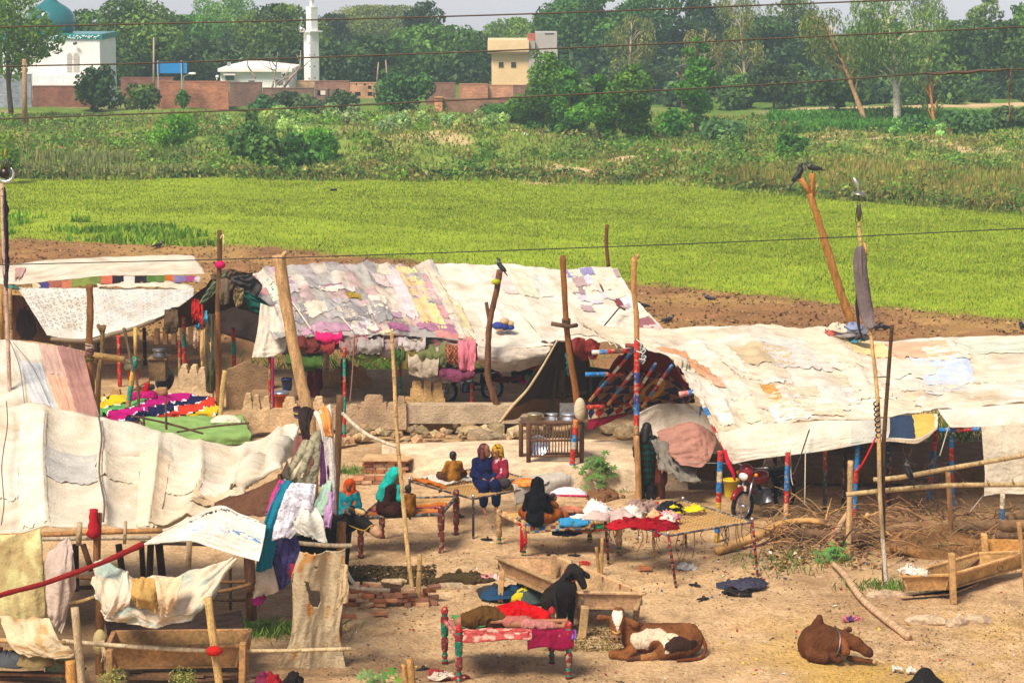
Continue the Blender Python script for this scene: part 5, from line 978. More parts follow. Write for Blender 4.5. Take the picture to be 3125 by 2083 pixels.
# rags heaped on the ridge
bn = T('cloth_bundle', 'heap of grey and cream rags on the ridge of the right tent', 'cloth', V(2600, 1035, 54.6))
for i, (x, y, rx, rz, c) in enumerate([(2585, 1022, .36, .17, L(150, 140, 138)), (2560, 1008, .28, .12, L(214, 196, 170)), (2610, 1012, .3, .14, L(120, 120, 130)), (2625, 1030, .22, .12, L(90, 80, 86)), (2540, 1030, .3, .07, L(222, 206, 180)), (2612, 1038, .2, .06, L(70, 130, 140)), (2536, 1016, .12, .1, L(196, 100, 90)), (2602, 1000, .22, .08, L(140, 150, 180))]):
    s2 = Sheet([[Vector(V(x, y, 54.4)) + Vector((rx * math.cos(a) * k, .15 * math.sin(a) * k, rz * (1.2 - k * k) + .03 * math.sin(a * 5 + i) * k)) for a in np.linspace(0, 6.283, 9)] for k in (.05, .6, 1.1)], wr=.03, wf=(8, 4), fold=.06, seed=i + 130); s2.mesh('rag', 26, 8, c, 'cloth', bn)
# ------------------------------------------------------------------ poles standing in the yard
def pole(name, lab, pts, Y, rad, col, mat='wood', nodes=0, jit=.04, ground=True, smooth=3, grp='poles standing among the tents', extra=()):
    P = [V(p[0], p[1], p[2] if len(p) > 2 else Y) for p in pts]; rad = [r_ * .68 for r_ in rad]
    if ground: P.append(Vector((P[-1].x + (P[-1].x - P[-2].x) * .2, P[-1].y, gz(P[-1]) - .05)))
    t = T(name, lab, 'pole', (P[-1].x, P[-1].y, gz(P[-1])), grp); b = B(); b.tube(P, rad, col, n=10, smooth=smooth + 2, jit=jit * 2); b.obj('shaft', mat, t)
    for k in range(nodes):
        q = Vector(catmull(P, 12)[int((k + .5) / nodes * 12 * (len(P) - 1))]); d = (P[-1] - P[0]).normalized()
        B().tube([q - d * .012, q + d * .012], (rad[0] if hasattr(rad, '__len__') else rad) * 1.22, tuple(c * .8 for c in (col[0] if isinstance(col, list) else col)), n=9).obj('node', mat, t)
    return t
BAM = L(214, 174, 116); OLD = L(150, 110, 72)
p = pole('post', 'thick pale debarked pole leaning in front of the patchwork tent', [(850, 778), (868, 900), (892, 1040), (918, 1160), (938, 1250), (948, 1330)], 43.2, [.17, .16, .155, .155, .16, .17, .17], L(216, 170, 118), jit=.05)
B().tube([V(855, 800, 43.2), V(870, 772, 43.1), V(876, 768, 43.1)], [.05, .045, .04], L(222, 180, 130), jit=.05).obj('fork', 'wood', p)
for k in range(5): B().tube([V(917 + 21 * math.sin(a) + k, 1246 + 6 * k + 5 * math.cos(a), 43.2 - .14 * math.cos(a)) for a in np.linspace(0, 6.3, 13)], .022, [L(70, 50, 60), L(110, 80, 100), L(190, 170, 80)][k % 3], n=6).obj('lashing', 'cloth', p)
p = pole('bamboo_pole', 'long bamboo pole standing in front of the platform steps', [(1195, 1008, 42.8), (1203, 1150, 42.6), (1212, 1330, 42.4), (1228, 1500, 42.1), (1244, 1680, 41.8), (1265, 1850, 41.4)], 42, [.05, .052, .055, .058, .06, .062, .062], BAM, nodes=9, jit=.02)
pole('bamboo_stub', 'short bamboo stake tied to the long bamboo pole', [(1282, 1690), (1274, 1850)], 41.2, [.062, .068, .07], L(206, 166, 108), nodes=3, jit=.02)
p = pole('post', 'brown post holding a curved white branch left of the steps', [(1038, 1205), (1030, 1400), (1022, 1560), (1016, 1740)], 44.2, [.1, .1, .1, .11, .11], L(150, 112, 78))
B().tube([V(1045, 1260, 44), V(1080, 1295, 43.8), V(1120, 1325, 43.5), V(1170, 1348, 43.2), V(1208, 1362, 42.8)], [.035, .038, .038, .035, .03], L(226, 206, 176), smooth=4, jit=.06).obj('branch_rail', 'wood', p)
pole('post', 'stout post beside the buffalo and the torn canvas', [(1042, 1592), (1041, 1700), (1034, 1860), (1030, 1960)], 39.2, [.115, .115, .1, .1, .1], L(164, 116, 70))
p = pole('crooked_pole', 'crooked dark branch pole with a side stub and perched crow', [(1526, 824), (1512, 900), (1494, 984), (1490, 1060), (1489, 1143), (1503, 1200), (1517, 1243), (1510, 1300), (1505, 1340)], 56.6, [.11, .105, .1, .105, .11, .12, .12, .13, .14, .14], L(126, 86, 58), jit=.08)
B().tube([V(1484, 922, 56.6), V(1490, 960, 56.6), V(1496, 1000, 56.6)], [.045, .042, .04], L(120, 82, 54), jit=.06).obj('side_stub', 'wood', p); B().ball(V(1514, 860, 56.5), (.11, .11, .07), L(180, 180, 40), 10, 6).obj('yellow_tie', 'cloth', p)
p = pole('post', 'brown pole lashed to a crossbar at the mouth of the dark awning', [(1717, 780), (1722, 880), (1728, 985), (1740, 1090), (1758, 1200), (1768, 1320)], 54.6, [.1, .1, .1, .11, .115, .12, .12], L(156, 100, 52), jit=.05)
for k in range(4): B().tube([V(1728 + 12 * math.sin(a), 975 + 7 * k + 4 * math.cos(a), 54.6 - .09 * math.cos(a)) for a in np.linspace(0, 6.3, 11)], .02, L(96, 74, 56) if k < 2 else L(190, 160, 110), n=5).obj('lashing', 'cloth', p)
B().tube([V(1682, 987, 54.4), V(1735, 996, 54.4), V(1760, 992, 54.6)], .05, L(120, 90, 66)).obj('crossbar', 'wood', p)
p = pole('painted_pole', 'tall pole painted red and blue low down before the right tent', [(1936, 786), (1934, 880), (1942, 960), (1944, 1040)], 49.6, [.085, .08, .08, .08], L(206, 150, 92), ground=False, jit=.05)
b = B(); painted(b, V(1944, 1038, 49.6), V(1942, 1330, 49.5), .062, [RED, RED, RED, L(60, 70, 130), RED, L(60, 70, 130), BLU, RED, NAT]); b.obj('painted_section', 'paint', p); g = G(1950, 1532); b = B(); b.tube([V(1942, 1328, 49.5), V(1947, 1430, 49.4), (g.x, g.y, -.05)],   .064, L(190, 140, 88), n=10, smooth=4, jit=.05); b.obj('lower_shaft', 'wood', p); B().tube([V(1946, 790, 49.6), V(1942, 775, 49.6)], .04, L(214, 160, 100)).obj('split_tip', 'wood', p)
for k in range(6): B().tube([V(1948 + R.uniform(-6, 12), 1035 + 12 * k, 49.4), V(1962 + R.uniform(-8, 10), 1048 + 10 * k, 49.3), V(1955 + R.uniform(-10, 6), 1070 + 8 * k, 49.4)], .014, [L(190, 220, 210), L(220, 210, 190)][k % 2], n=5, smooth=3).obj('cord', 'cloth', p)
p = pole('forked_pole', 'orange-brown forked pole leaning behind the right tent', [(2470, 590), (2490, 650), (2515, 730), (2545, 830), (2575, 920), (2600, 985), (2612, 1040)], 58, [.12, .13, .14, .145, .15, .16, .16], L(190, 130, 64), jit=.08)
B().tube([V(2442, 545, 58), V(2456, 565, 58), V(2475, 600, 58)], [.068, .068, .075], L(190, 132, 66), jit=.05).obj('fork', 'wood', p); B().tube([V(2480, 528, 58), V(2479, 560, 58), V(2480, 600, 58)], [.065, .065, .068], L(186, 126, 60), jit=.05).obj('fork', 'wood', p)
p = pole('flag_pole', 'bamboo flagpole with dark banner and metal finial by the right tent', [(2621, 680, 43.4), (2628, 760, 43.3), (2655, 1000, 43), (2679, 1230, 42.8), (2686, 1520, 42.6), (2706, 1790, 42.4)], 43, [.045, .05, .05, .055, .06, .062, .064], [BAM, BAM, BAM, BAM, L(190, 160, 120), L(214, 196, 170), L(214, 196, 170)], nodes=10, jit=.02)
for k in range(7): B().tube([V(2674 + 1.2 * k + 8 * math.sin(a), 1232 + 16 * k + 7 * math.cos(a), 42.75 - .055 * math.cos(a)) for a in np.linspace(0, 6.3, 9)], .014, L(50, 40, 38), n=5).obj('black_band', 'cloth', p)
s2 = Sheet([[V(2620, 752, 43.2), V(2630, 750, 43.1), V(2641, 756, 43.2)], [V(2606, 800, 43.2), V(2630, 830, 43), V(2650, 830, 43.2)], [V(2612, 880, 43.2), V(2638, 900, 43), V(2662, 910, 43.1)], [V(2624, 960, 43.1), V(2644, 970, 43), V(2668, 960, 43)], [V(2644, 1000, 43), V(2654, 1004, 42.9), V(2668, 998, 42.9)]], wr=.012, wf=(4, 5), fold=.04, ff=(5, 1), seed=140); s2.mesh('banner', 20, 40, L(122, 108, 106), 'cloth', p)
B().lathe([(.14, 0), (.11, .03), (.05, .06), (.02, .09)], V(2622, 595, 43.4), L(170, 164, 150), axis=(.15, 0, 1)).obj('metal_dish', 'metal', p); B().tube([V(2619, 575, 43.4), V(2613, 555, 43.4), V(2605, 542, 43.4)], [.02, .03, .012], L(220, 222, 226)).obj('finial_blade', 'metal', p)
for dx in (-1, 1): B().tube([V(2621, 592, 43.4), V(2621 + 7 * dx, 640, 43.4), V(2622 + 12 * dx, 675, 43.4), V(2620, 684, 43.4)], .007, L(90, 84, 74), n=5).obj('wire_frame', 'metal', p)
B().ball(V(2622, 648, 43.4), (.045, .03, .17), L(110, 100, 90), 10, 8).obj('metal_leaf', 'metal', p); B().tube([V(2638, 742, 43.2), V(2642, 758, 43.1), V(2643, 775, 43.1)], .018, L(214, 150, 100)).obj('tie', 'cloth', p)
B().tube([V(2618, 860, 43.3), V(2616, 930, 43.3), V(2622, 1000, 43.2), V(2634, 1040, 43.2)], [.03, .035, .02, .015], L(54, 46, 44), smooth=4, jit=.3).obj('ribbon', 'cloth', p)
pole('bamboo_pole', 'dark bamboo pole crossing the bamboo flagpole', [(2722, 992), (2712, 1130), (2700, 1300), (2694, 1420), (2697, 1600), (2696, 1790)], 42.8, [.05, .052, .058, .06, .05, .035, .03], [L(96, 70, 46), L(104, 76, 50), L(90, 66, 44), L(70, 56, 44)], nodes=7, jit=.03)
pole('post', 'pale fence post at the left end of the bamboo rails', [(2596, 1405), (2594, 1520), (2588, 1705)], 44.6, [.085, .085, .085, .08], L(214, 174, 120), jit=.03)
pole('post', 'weathered fence post in the middle of the bamboo rails', [(2893, 1440), (2900, 1560), (2904, 1660)], 45.4, [.075, .075, .07, .07], L(170, 124, 80), jit=.03)
pole('post', 'slanting thin post at the right edge wrapped with cloth', [(3108, 1590), (3122, 1700), (3140, 1900)], 41, [.06, .06, .05, .05], L(190, 146, 96), jit=.03)
for lab, pts in (('upper bamboo rail of the fence at right', [(2665, 1463, 44), (2750, 1455, 44), (2900, 1428, 44.6), (3130, 1388, 45), (3240, 1370, 45)]), ('lower bamboo rail of the fence at right', [(2582, 1508, 44.2), (2700, 1496, 44.2), (2900, 1480, 44.6), (3130, 1478, 45), (3240, 1474, 45)])):
    o = B().tube([V(*q) for q in pts], [.045, .047, .047, .046, .046], L(214, 182, 130), n=9, smooth=6, jit=.02).obj('bamboo_rail', 'wood'); tag(o, lab, 'rail', 'bamboo rails')
    for k in range(6): q = pts[1]; B().tube([V(pts[1][0] + k * 75 + 14, pts[1][1] - k * (13 if 'upper' in lab else 5) - 3, 44.1 + .16 * k), V(pts[1][0] + k * 75 + 18, pts[1][1] - k * (13 if 'upper' in lab else 5) - 4, 44.1 + .16 * k)], .052, L(190, 156, 104), n=9).obj('node', 'wood', o)
p = pole('bamboo_pole', 'decorated bamboo pole with dark banner at the left edge', [(6, 560), (10, 700), (16, 850), (24, 1035)], 50, [.055, .06, .06, .065, .07], L(222, 186, 160), nodes=6, jit=.02)
s2 = Sheet(rowsV([(8, 572, 50), (12, 570, 50), (16, 574, 50)], [(8, 640, 50), (18, 650, 49.9), (24, 660, 50)], [(10, 760, 50), (20, 770, 49.9), (26, 780, 50)], [(10, 860, 50), (18, 880, 49.9), (26, 890, 50)]), wr=.03, wf=(4, 10), fold=.05, seed=141); s2.mesh('banner', 12, 30, L(64, 50, 60), 'cloth', p)
b = B(); cc = V(16, 530, 50); b.tube([cc + Vector((.17 * math.sin(a), 0, .17 * -math.cos(a))) for a in np.linspace(-2.4, 2.4, 15)], [.01, .03, .045, .03, .01], L(206, 206, 200), n=6); b.obj('crescent', 'metal', p); B().lathe([(.11, 0), (.11, .03)], cc + Vector((-.02, .02, .01)), L(70, 60, 54), axis=(0, -1, 0)).obj('medallion', 'metal', p)
for k in range(5): B().tube([V(6 + k * 6, 515, 50), V(5 + k * 6, 490 - 5 * (k % 2), 50)], [.02, .008], L(90, 80, 74), n=5).obj('finger', 'metal', p)
B().tube([V(14, 480, 50), V(16, 455, 50)], [.02, .01], L(214, 160, 40), n=5).obj('yellow_tip', 'cloth', p); B().tube([V(-2, 870, 50.2), V(8, 1035, 50.2)], .05, L(206, 160, 100), n=8).obj('second_shaft', 'wood', p)
p = pole('post', 'rope-bound brown post above the pink-ended tent', [(273, 868), (275, 950), (272, 1060), (278, 1180), (282, 1290)], 51.5, [.11, .11, .115, .12, .12, .12], L(150, 104, 62), jit=.06)
for k in range(9): B().tube([V(273 + 12 * math.sin(a), 1052 + 6 * k + 3 * math.sin(k * 2 + a), 51.5 - .09 * math.cos(a)) for a in np.linspace(0, 6.3, 11)], .018, [L(190, 170, 150), L(120, 80, 90), L(90, 90, 50)][k // 3], n=5).obj('lashing', 'cloth', p)
p = pole('post', 'forked knotty branch post beside the rope-bound post', [(312, 1010), (312, 1080), (302, 1140), (298, 1270)], 53, [.07, .08, .085, .09, .09], L(140, 110, 74), jit=.1)
for dx in (-14, -5, 8): B().tube([V(312, 1015, 53), V(312 + dx, 994 - abs(dx) * .3, 53)], [.05, .04], L(136, 106, 72), jit=.1).obj('stub', 'wood', p)
p = pole('painted_pole', 'thin stake banded yellow and green before the left hut', [(413, 998), (414, 1090)], 57.5, [.07, .065], L(214, 176, 100), ground=False); b = B(); g = G(418, 1262); painted(b, V(414, 1088, 57.5), (g.x, 57.5, 0), .065, [TUR, YEL, TUR, NAT, TUR]); b.obj('painted_section', 'paint', p)
pole('post', 'slanting thin branch left of the yellow and green stake', [(378, 1000), (392, 1060), (404, 1120), (420, 1180)], 57, [.06, .05, .05, .05, .05], L(120, 96, 74), jit=.08)
pole('post', 'pale debarked stake before the crenellated mud wall', [(686, 1130), (678, 1200), (672, 1285)], 56, [.085, .085, .085, .08], L(222, 184, 120), jit=.05)
# long fallen pole
g0, g1, g2 = G(2539, 1716, .12), G(2640, 1836, .1), G(2772, 1941, .08)
t = T('fallen_pole', 'long pale pole lying across the dusty yard at right', 'pole', g1); B().tube([g0, g0.lerp(g1, .4) + Vector((0, 0, .05)), g1, g2], [.042, .055, .06, .07], L(222, 182, 140), n=9, smooth=4, jit=.04).obj('shaft', 'wood', t)
for k in range(7): q = g0.lerp(g1, .45 + .08 * k); B().ball(q + Vector((0, 0, .02)), (.055, .045, .05), jc(L(150, 100, 84), .2), 8, 6).obj('binding', 'cloth', t)
# small stakes
for i, (x0, y0, x1, y1, lab, r) in enumerate([(1250 + 0, 2010, 1258, 2100, 'short sawn stake at the bottom edge near the castor leaf', .085), (1232, 2025, 1240, 2100, 'thin split stake beside the sawn stake', .06), (1838, 1640, 1836, 1760, 'thin peg behind the wooden cart, right one', .045), (1820, 1668, 1828, 1755, 'thin peg behind the wooden cart, left one', .045)]):
    g = G(x1, y1); pole('stake', lab, [(x0, y0), (x1, y1 - 6)], g.y, [r, r, r], L(196, 150, 90), grp='pegs and stakes in the ground')

# ------------------------------------------------------------------ mud walls, platform, steps, rubble
def mudwall(lab, xs, tops, bot, Y, d, col, name='mud_wall', mat='mud'):
    """a wall whose upper outline is given column by column"""
    t = T(name, lab, 'wall', V(sum(xs) / len(xs), bot, Y), 'crenellated mud walls'); pts = [V(x, y, Y) for x, y in zip(xs, tops)]; lo = [V(x, bot, Y) for x in xs]; n = len(xs); b = B(); F = []
    for i in range(n - 1): F.append((i, i + 1, n + i + 1, n + i)); F.append((2 * n + i + 1, 2 * n + i, 3 * n + i, 3 * n + i + 1)); F.append((i + 1, i, 2 * n + i, 2 * n + i + 1))
    F += [(0, n, 3 * n, 2 * n), (n - 1, 3 * n - 1, 4 * n - 1, 2 * n - 1)]
    back = [p + Vector((0, d, 0)) for p in pts]; bl = [p + Vector((0, d, 0)) for p in lo]; b.add(pts + lo + back + bl, F, col); b.obj('masonry', mat, t, smooth=False); return t
def merlon(xc, w, y0, yt):              # stepped merlon outline
    f = lambda k: y0 + (yt - y0) * k; o = [(-.5, 0), (-.49, .5), (-.36, .52), (-.35, .88), (-.26, 1.0)]
    return [(xc + w * x, f(k)) for x, k in o] + [(xc - w * x, f(k)) for x, k in reversed(o)]
PL = L(206, 172, 130)
def cren(lab, x0, x1, ybase, ms, bot, Y, d=.22, col=PL):
    pts = [(x0, ybase)]
    for (xc, w, yt) in ms: pts += merlon(xc, w, ybase, yt)
    pts.append((x1, ybase)); pts.sort(key=lambda q: q[0]); return mudwall(lab, [p[0] for p in pts], [p[1] + R.uniform(-1, 1) for p in pts], bot, Y, d, col)
cren('stepped mud wall in front of the patchwork tent, with the orange bucket behind', 738, 1005, 1248, [(756, 26, 1202), (782, 22, 1206), (812, 24, 1212), (884, 44, 1214), (972, 34, 1212)], 1318, 56.3)
cren('stepped mud wall with a broad merlon below the patchwork tent', 1006, 1240, 1250, [(1030, 22, 1238), (1078, 30, 1236), (1140, 78, 1208), (1195, 30, 1230), (1224, 30, 1212)], 1310, 56.4, col=L(186, 156, 122))
cren('short inner mud wall with three worn merlons near the black motorbike', 1236, 1358, 1215, [(1272, 40, 1162), (1303, 34, 1160), (1336, 36, 1164)], 1260, 57.4, .25, L(212, 170, 112))
cren('mud end wall with four pointed merlons beside the hanging rags', 544, 648, 1140, [(560, 24, 1116), (590, 24, 1118), (615, 20, 1124), (638, 18, 1122)], 1246, 59.4, .35, L(222, 192, 148))
cren('low stepped mud wall behind the bed with the bright quilt', 296, 520, 1228, [(306, 30, 1204), (352, 40, 1190), (418, 44, 1188), (492, 44, 1184)], 1262, 60.3, .22, L(186, 146, 98))
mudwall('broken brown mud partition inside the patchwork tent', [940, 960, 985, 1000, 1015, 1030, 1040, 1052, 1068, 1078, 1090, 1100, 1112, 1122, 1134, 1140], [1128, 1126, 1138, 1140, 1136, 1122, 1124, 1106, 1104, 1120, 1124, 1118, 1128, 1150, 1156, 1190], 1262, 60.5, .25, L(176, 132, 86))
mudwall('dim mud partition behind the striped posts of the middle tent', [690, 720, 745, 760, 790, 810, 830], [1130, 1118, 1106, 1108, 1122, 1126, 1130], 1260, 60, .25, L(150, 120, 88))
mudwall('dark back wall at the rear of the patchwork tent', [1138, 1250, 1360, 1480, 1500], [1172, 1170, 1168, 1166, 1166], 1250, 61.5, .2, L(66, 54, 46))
pw = T('platform_wall', 'plastered hut plinth with crumbling stone footing below the tents', 'wall', V(1300, 1320, 56))
b = B(); xs = list(range(990, 1680, 30)); X = [V(x, 1240, 56.5) for x in xs]
slab(b, 1240, 1660, 1236, 1292, 56.5, .4, L(186, 164, 134)); b.obj('plinth', 'mud', pw, smooth=False); b = B(); slab(b, 1000, 1240, 1266, 1296, 56.6, .4, L(176, 152, 120)); b.obj('plinth', 'mud', pw, smooth=False)
b = B(); slab(b, 1010, 1655, 1290, 1318, 56.75, .4, L(120, 100, 66)); b.obj('footing', 'stone', pw, smooth=False)
b = B(); slab(b, 740, 1700, 1240, 1262, 57.6, 5.5, L(170, 140, 104)); b.obj('floor_slab', 'mud', pw, smooth=False)
def rock(c, r, col, seed, sub=1, am=.9):
    rr = random.Random(seed); bm = bmesh.new(); bmesh.ops.create_icosphere(bm, subdivisions=sub, radius=1)
    k = [rr.uniform(.7, 1.25) for _ in range(3)]
    vs = [Vector((v.co.x * r[0] * k[0], v.co.y * r[1] * k[1], v.co.z * r[2])) * (1 + am * (float(fbm(v.co.x * 1.5 + seed, v.co.y * 1.5, v.co.z * 1.5, seed, sub)) - .5)) + Vector(c) for v in bm.verts]
    b = B(); b.add(vs, [[v.index for v in f.verts] for f in bm.faces], col); bm.free(); return b
for i in range(64):
    x = R.uniform(1000, 1690); y = R.uniform(1296, 1346); big = R.random() < .25; r = R.uniform(.07, .13) * (1.9 if big else 1); g = V(x, y, 56.5 - (y - 1300) * .028); g.z = max(g.z, .02)
    rock(g, (r * 1.2, r, r * .8), jc([L(176, 152, 112), L(140, 116, 84), L(150, 130, 100), L(190, 150, 110)][i % 4], .15), i).obj('stone', 'stone', pw, smooth=False)
for (x, y, r) in ((1112, 1352, .3), (1480, 1335, .26), (1580, 1338, .3), (1650, 1330, .25), (1860, 1325, .3), (1900, 1340, .35), (1930, 1318, .25), (1640, 1305, .2)):
    g = G(x, y); rock((g.x, g.y, r * .5), (r, r * .8, r * .6), jc(L(190, 168, 128), .12), x).obj('stone', 'stone', pw, smooth=False)
# mud platform with broken brick steps
mp = T('mud_platform', 'smooth raised mud platform behind the people', 'platform', G(1560, 1440))
top = [G(1165, 1356, .40), G(1450, 1345, .44), G(1700, 1336, .44), G(2060, 1350, .44), G(2100, 1432, .42), G(1990, 1436, .42), G(1780, 1430, .44), G(1560, 1432, .44), G(1430, 1434, .44), G(1330, 1432, .36), G(1262, 1440, .12), G(1290, 1400, .38)]
b = B(); n = len(top); cen = G(1560, 1392, .47); lo = [Vector((p.x, p.y - .08, -.1)) for p in top]
b.add(top + lo + [cen], [(i, (i + 1) % n, 2 * n) for i in range(n)] + [(i, n + i, n + (i + 1) % n, (i + 1) % n) for i in range(n)], L(222, 196, 162)); b.obj('mud_top', 'mud', mp, smooth=False)
st = T('brick_steps', 'two broken brick steps at the left of the mud platform', 'steps', G(1180, 1470)); sb = None
def brick_obj(par_, c, rot, col, size=(.23, .11, .07), nm='brick', tilt=0.0):
    global _brick_mesh
    key = tuple(size)
    if key not in _bm:
        b = B(); b.box((0, 0, 0), size, (1, 1, 1), jit=.006, bev=.008); o = b.obj('brick', 'brick', None, smooth=False); _bm[key] = []
        bpy.data.objects.remove(o); base = b
        for k in range(6):
            b = B(); b.box((0, 0, 0), size, jc([L(176, 112, 76), L(196, 140, 100), L(160, 100, 70), L(186, 150, 116), L(206, 164, 124), L(150, 104, 80)][k], .05), jit=.006, bev=.008); o = b.obj('brick', 'brick', None, smooth=False); _bm[key].append(o.data); bpy.data.objects.remove(o)
    o = bpy.data.objects.new(nm, R.choice(_bm[key])); COL.objects.link(o); o.location = c; o.rotation_euler = (tilt, R.uniform(-.04, .04), rot)
    par(o, par_); return o
_bm = {}
def brick_block(par_, x0, x1, y0, z0, courses, depth, ang):
    a, c = G(x0, y0, z0), G(x1, y0, z0); L_ = (c - a).length; d = Vector((math.cos(ang), math.sin(ang), 0)); nrm = Vector((-d.y, d.x, 0))
    for k in range(courses):
        for r_ in range(depth):
            x = .12 + (k % 2) * .06
            while x < L_:
                p = a + d * x + nrm * (.06 + .12 * r_); p.z = z0 + .04 + .076 * k + R.uniform(-.004, .004); brick_obj(par_, p, ang + R.uniform(-.05, .05), None); x += .242
brick_block(st, 1105, 1240, 1446, 0, 4, 3, .02); brick_block(st, 1068, 1195, 1478, 0, 2, 3, .02)
b = B(); pp = [G(1118, 1384, .335), G(1300, 1384, .335), G(1246, 1403, .335), G(1103, 1403, .335)]; b.add(pp + [p - Vector((0, 0, .03)) for p in pp], [(0, 1, 2, 3), (0, 4, 5, 1), (1, 5, 6, 2), (2, 6, 7, 3), (3, 7, 4, 0)], L(206, 168, 122)); b.obj('mud_tread', 'mud', st, smooth=False)
bp_ = T('brick_pile', 'low pile of loose bricks beside the long bamboo pole', 'brick pile', G(1190, 1840)); rr = random.Random(4)
for k in range(4):
    y0 = 1846 - k * 4
    for i in range(13 - 2 * k if k < 3 else 5):
        for dpt in (0, 1):
            x = 1052 + 22 * i + rr.uniform(-6, 6) + 12 * k
            if 1180 < x < 1230 and k > 2: continue
            g = G(x, 1846 - dpt * 18 + rr.uniform(-4, 4), 0); g.z = .04 + .075 * k; brick_obj(bp_, g, rr.choice([0, 0, .1, -.15, 1.5]) + rr.uniform(-.15, .15), None, tilt=rr.uniform(-.06, .06))
for (x, y, z, r_, tl) in ((1160, 1868, .06, .3, .1), (1066, 1880, .05, .1, 0), (1085, 1800, .36, .6, .3), (1310, 1800, .2, .1, 0), (1325, 1790, .28, .4, .2), (1245, 1800, .3, .2, .1), (1120, 1845, .05, .8, .2), (1310, 1835, .05, 0, 0)): g = G(x, y, z); brick_obj(bp_, g, r_, None, tilt=tl)
b = B(); q = G(1200, 1775, .36); b.box(q, (.42, .2, .1), L(206, 176, 136), rot=rotz(-.3), bev=.03, jit=.02); b.obj('broken_slab', 'stone', bp_)
for i, (x, y, w) in enumerate([(1600, 1411, 1), (1630, 1425, 1), (1658, 1425, .6), (1612, 1420, 1), (1738, 1395, 1)]): o = brick_obj(mp, G(x, y, .36), R.uniform(-.2, .2), None, nm='loose_brick')
lb = T('loose_brick', 'single brick lying behind the wooden cart under the iron bed', 'brick', G(1970, 1735)); brick_obj(lb, G(1968, 1732, .06), .2, None)
# concrete slabs lower right, soil heaps, dung
for i, (x, y, sx, sy, lab) in enumerate([(2830, 1895, .5, .35, 'flat grey stone slab in the right yard, nearest the fallen pole'), (2920, 1905, .35, .28, 'middle grey stone slab in the right yard'), (2985, 1895, .55, .35, 'rightmost grey stone slab in the yard'), (1370, 1795, .75, .16, 'long pale slab by the dung heap'), (2700, 1820, .5, .18, 'sunken slab beside the flagpole foot')]):
    g = G(x, y); t = T('stone_slab', lab, 'stone', g, 'stone slabs on the ground'); rock((g.x, g.y, .0), (sx * .6, sy * .55, .12), jc(L(186, 160, 130), .1), i + 70, 2, .8).obj('slab', 'stone', t, smooth=False)
for i, (x, y, rx, rz, c, lab) in enumerate([(2850, 1672, 1.2, .38, L(150, 108, 66), 'brown soil mound behind the fence posts'), (2990, 1650, .8, .25, L(150, 110, 68), 'smaller soil mound near the right trough'), (1420, 1770, .5, .16, L(78, 62, 38), 'dark dung heap behind the wooden cart'), (1840, 1520, .45, .2, L(120, 84, 56), 'clods of dark earth at the foot of the castor plant')]):
    g = G(x, y); t = T('soil_mound', lab, 'mound', g); b = rock((g.x, g.y, -.02), (rx, rx * .7, rz), c, i + 40, 4, 1.0); o = b.obj('earth', 'soil', t)
    for k in range(24): a = R.uniform(0, 6.28); q = rx * R.uniform(.3, 1.1); rock((g.x + q * math.cos(a), g.y + q * .7 * math.sin(a), max(.02, rz * .9 * (1 - (q / rx) ** 2))), [R.uniform(.03, .07)] * 3, jc(c, .2), k + i * 20).obj('clod', 'soil', t)
# ------------------------------------------------------------------ lower-left shelter: hanging cloths and frame
sl = T('cloth_shelter', 'ragged cloth-hung frame below the front-left tent', 'shelter', G(480, 2050))
def hang(name, rows, c, seed, wr=.02, wf=(8, 10), fold=.06, ff=(5, 2), n=(34, 34), mat='cloth', rag=.02, hole=None, par_=None):
    s2 = Sheet(rowsV(*rows), wr=wr, wf=wf, fold=fold, ff=ff, seed=seed); return s2.mesh(name, n[0], n[1], c, mat, par_ or sl, rag=rag, hole=hole)
def stain(c, d, seed, th=.55, k=5):
    c, d = np.array(c), np.array(d)
    def f(u, v): w = np.clip((fbm(u * k, v * k, 0, seed, 4) - th) * 7, 0, 1)[:, None]; return c * (1 - w) + d * w
    return f
def script_col(u, v):
    c = np.tile(np.array(L(236, 226, 212)), (len(u), 1)); ln = np.abs((v + .25 * u - .28)) < .035
    g = ln & (vn(u * 90, v * 60, 0, 5) > .55) & (u > .3); c[g] = np.array(L(60, 58, 60)); ln2 = np.abs(v + .1 * u - .62) < .05; g = ln2 & (vn(u * 40, v * 50, 0, 6) > .62) & (u > .35); c[g] = np.array(L(120, 160, 200)); return c
hang('printed_sheet', [[(434, 1660, 36.7), (545, 1600, 37), (657, 1546, 37.4), (730, 1565, 37.4), (812, 1596, 37.2)], [(436, 1661, 36.7), (540, 1630, 36.8), (650, 1600, 36.9), (725, 1620, 36.9), (805, 1650, 36.9)], [(440, 1662, 36.7), (520, 1655, 36.7), (590, 1652, 36.7), (690, 1685, 36.7), (790, 1712, 36.7)]], script_col, 151, wf=(6, 46), wr=.012, fold=.03, n=(120, 60), mat='tarp', rag=0)
hang('brown_sheet', [[(655, 1542, 38), (740, 1505, 38), (800, 1480, 38), (858, 1452, 38)], [(690, 1558, 37.7), (760, 1535, 37.7), (810, 1520, 37.7), (868, 1500, 37.7)], [(730, 1572, 37.4), (780, 1570, 37.4), (820, 1570, 37.4), (870, 1560, 37.4)]], L(104, 72, 54), 152, wf=(5, 26), wr=.03, n=(36, 40))
b = B(); b.tube([V(436, 1660, 36.6), V(380, 1685, 36.4), V(280, 1728, 36), V(130, 1780, 35.5), V(0, 1815, 35), V(-150, 1856, 34.5)], [.05, .045, .04, .04, .04, .04], L(150, 40, 38), smooth=5, jit=.2); b.obj('twisted_red_cloth', 'cloth', sl)
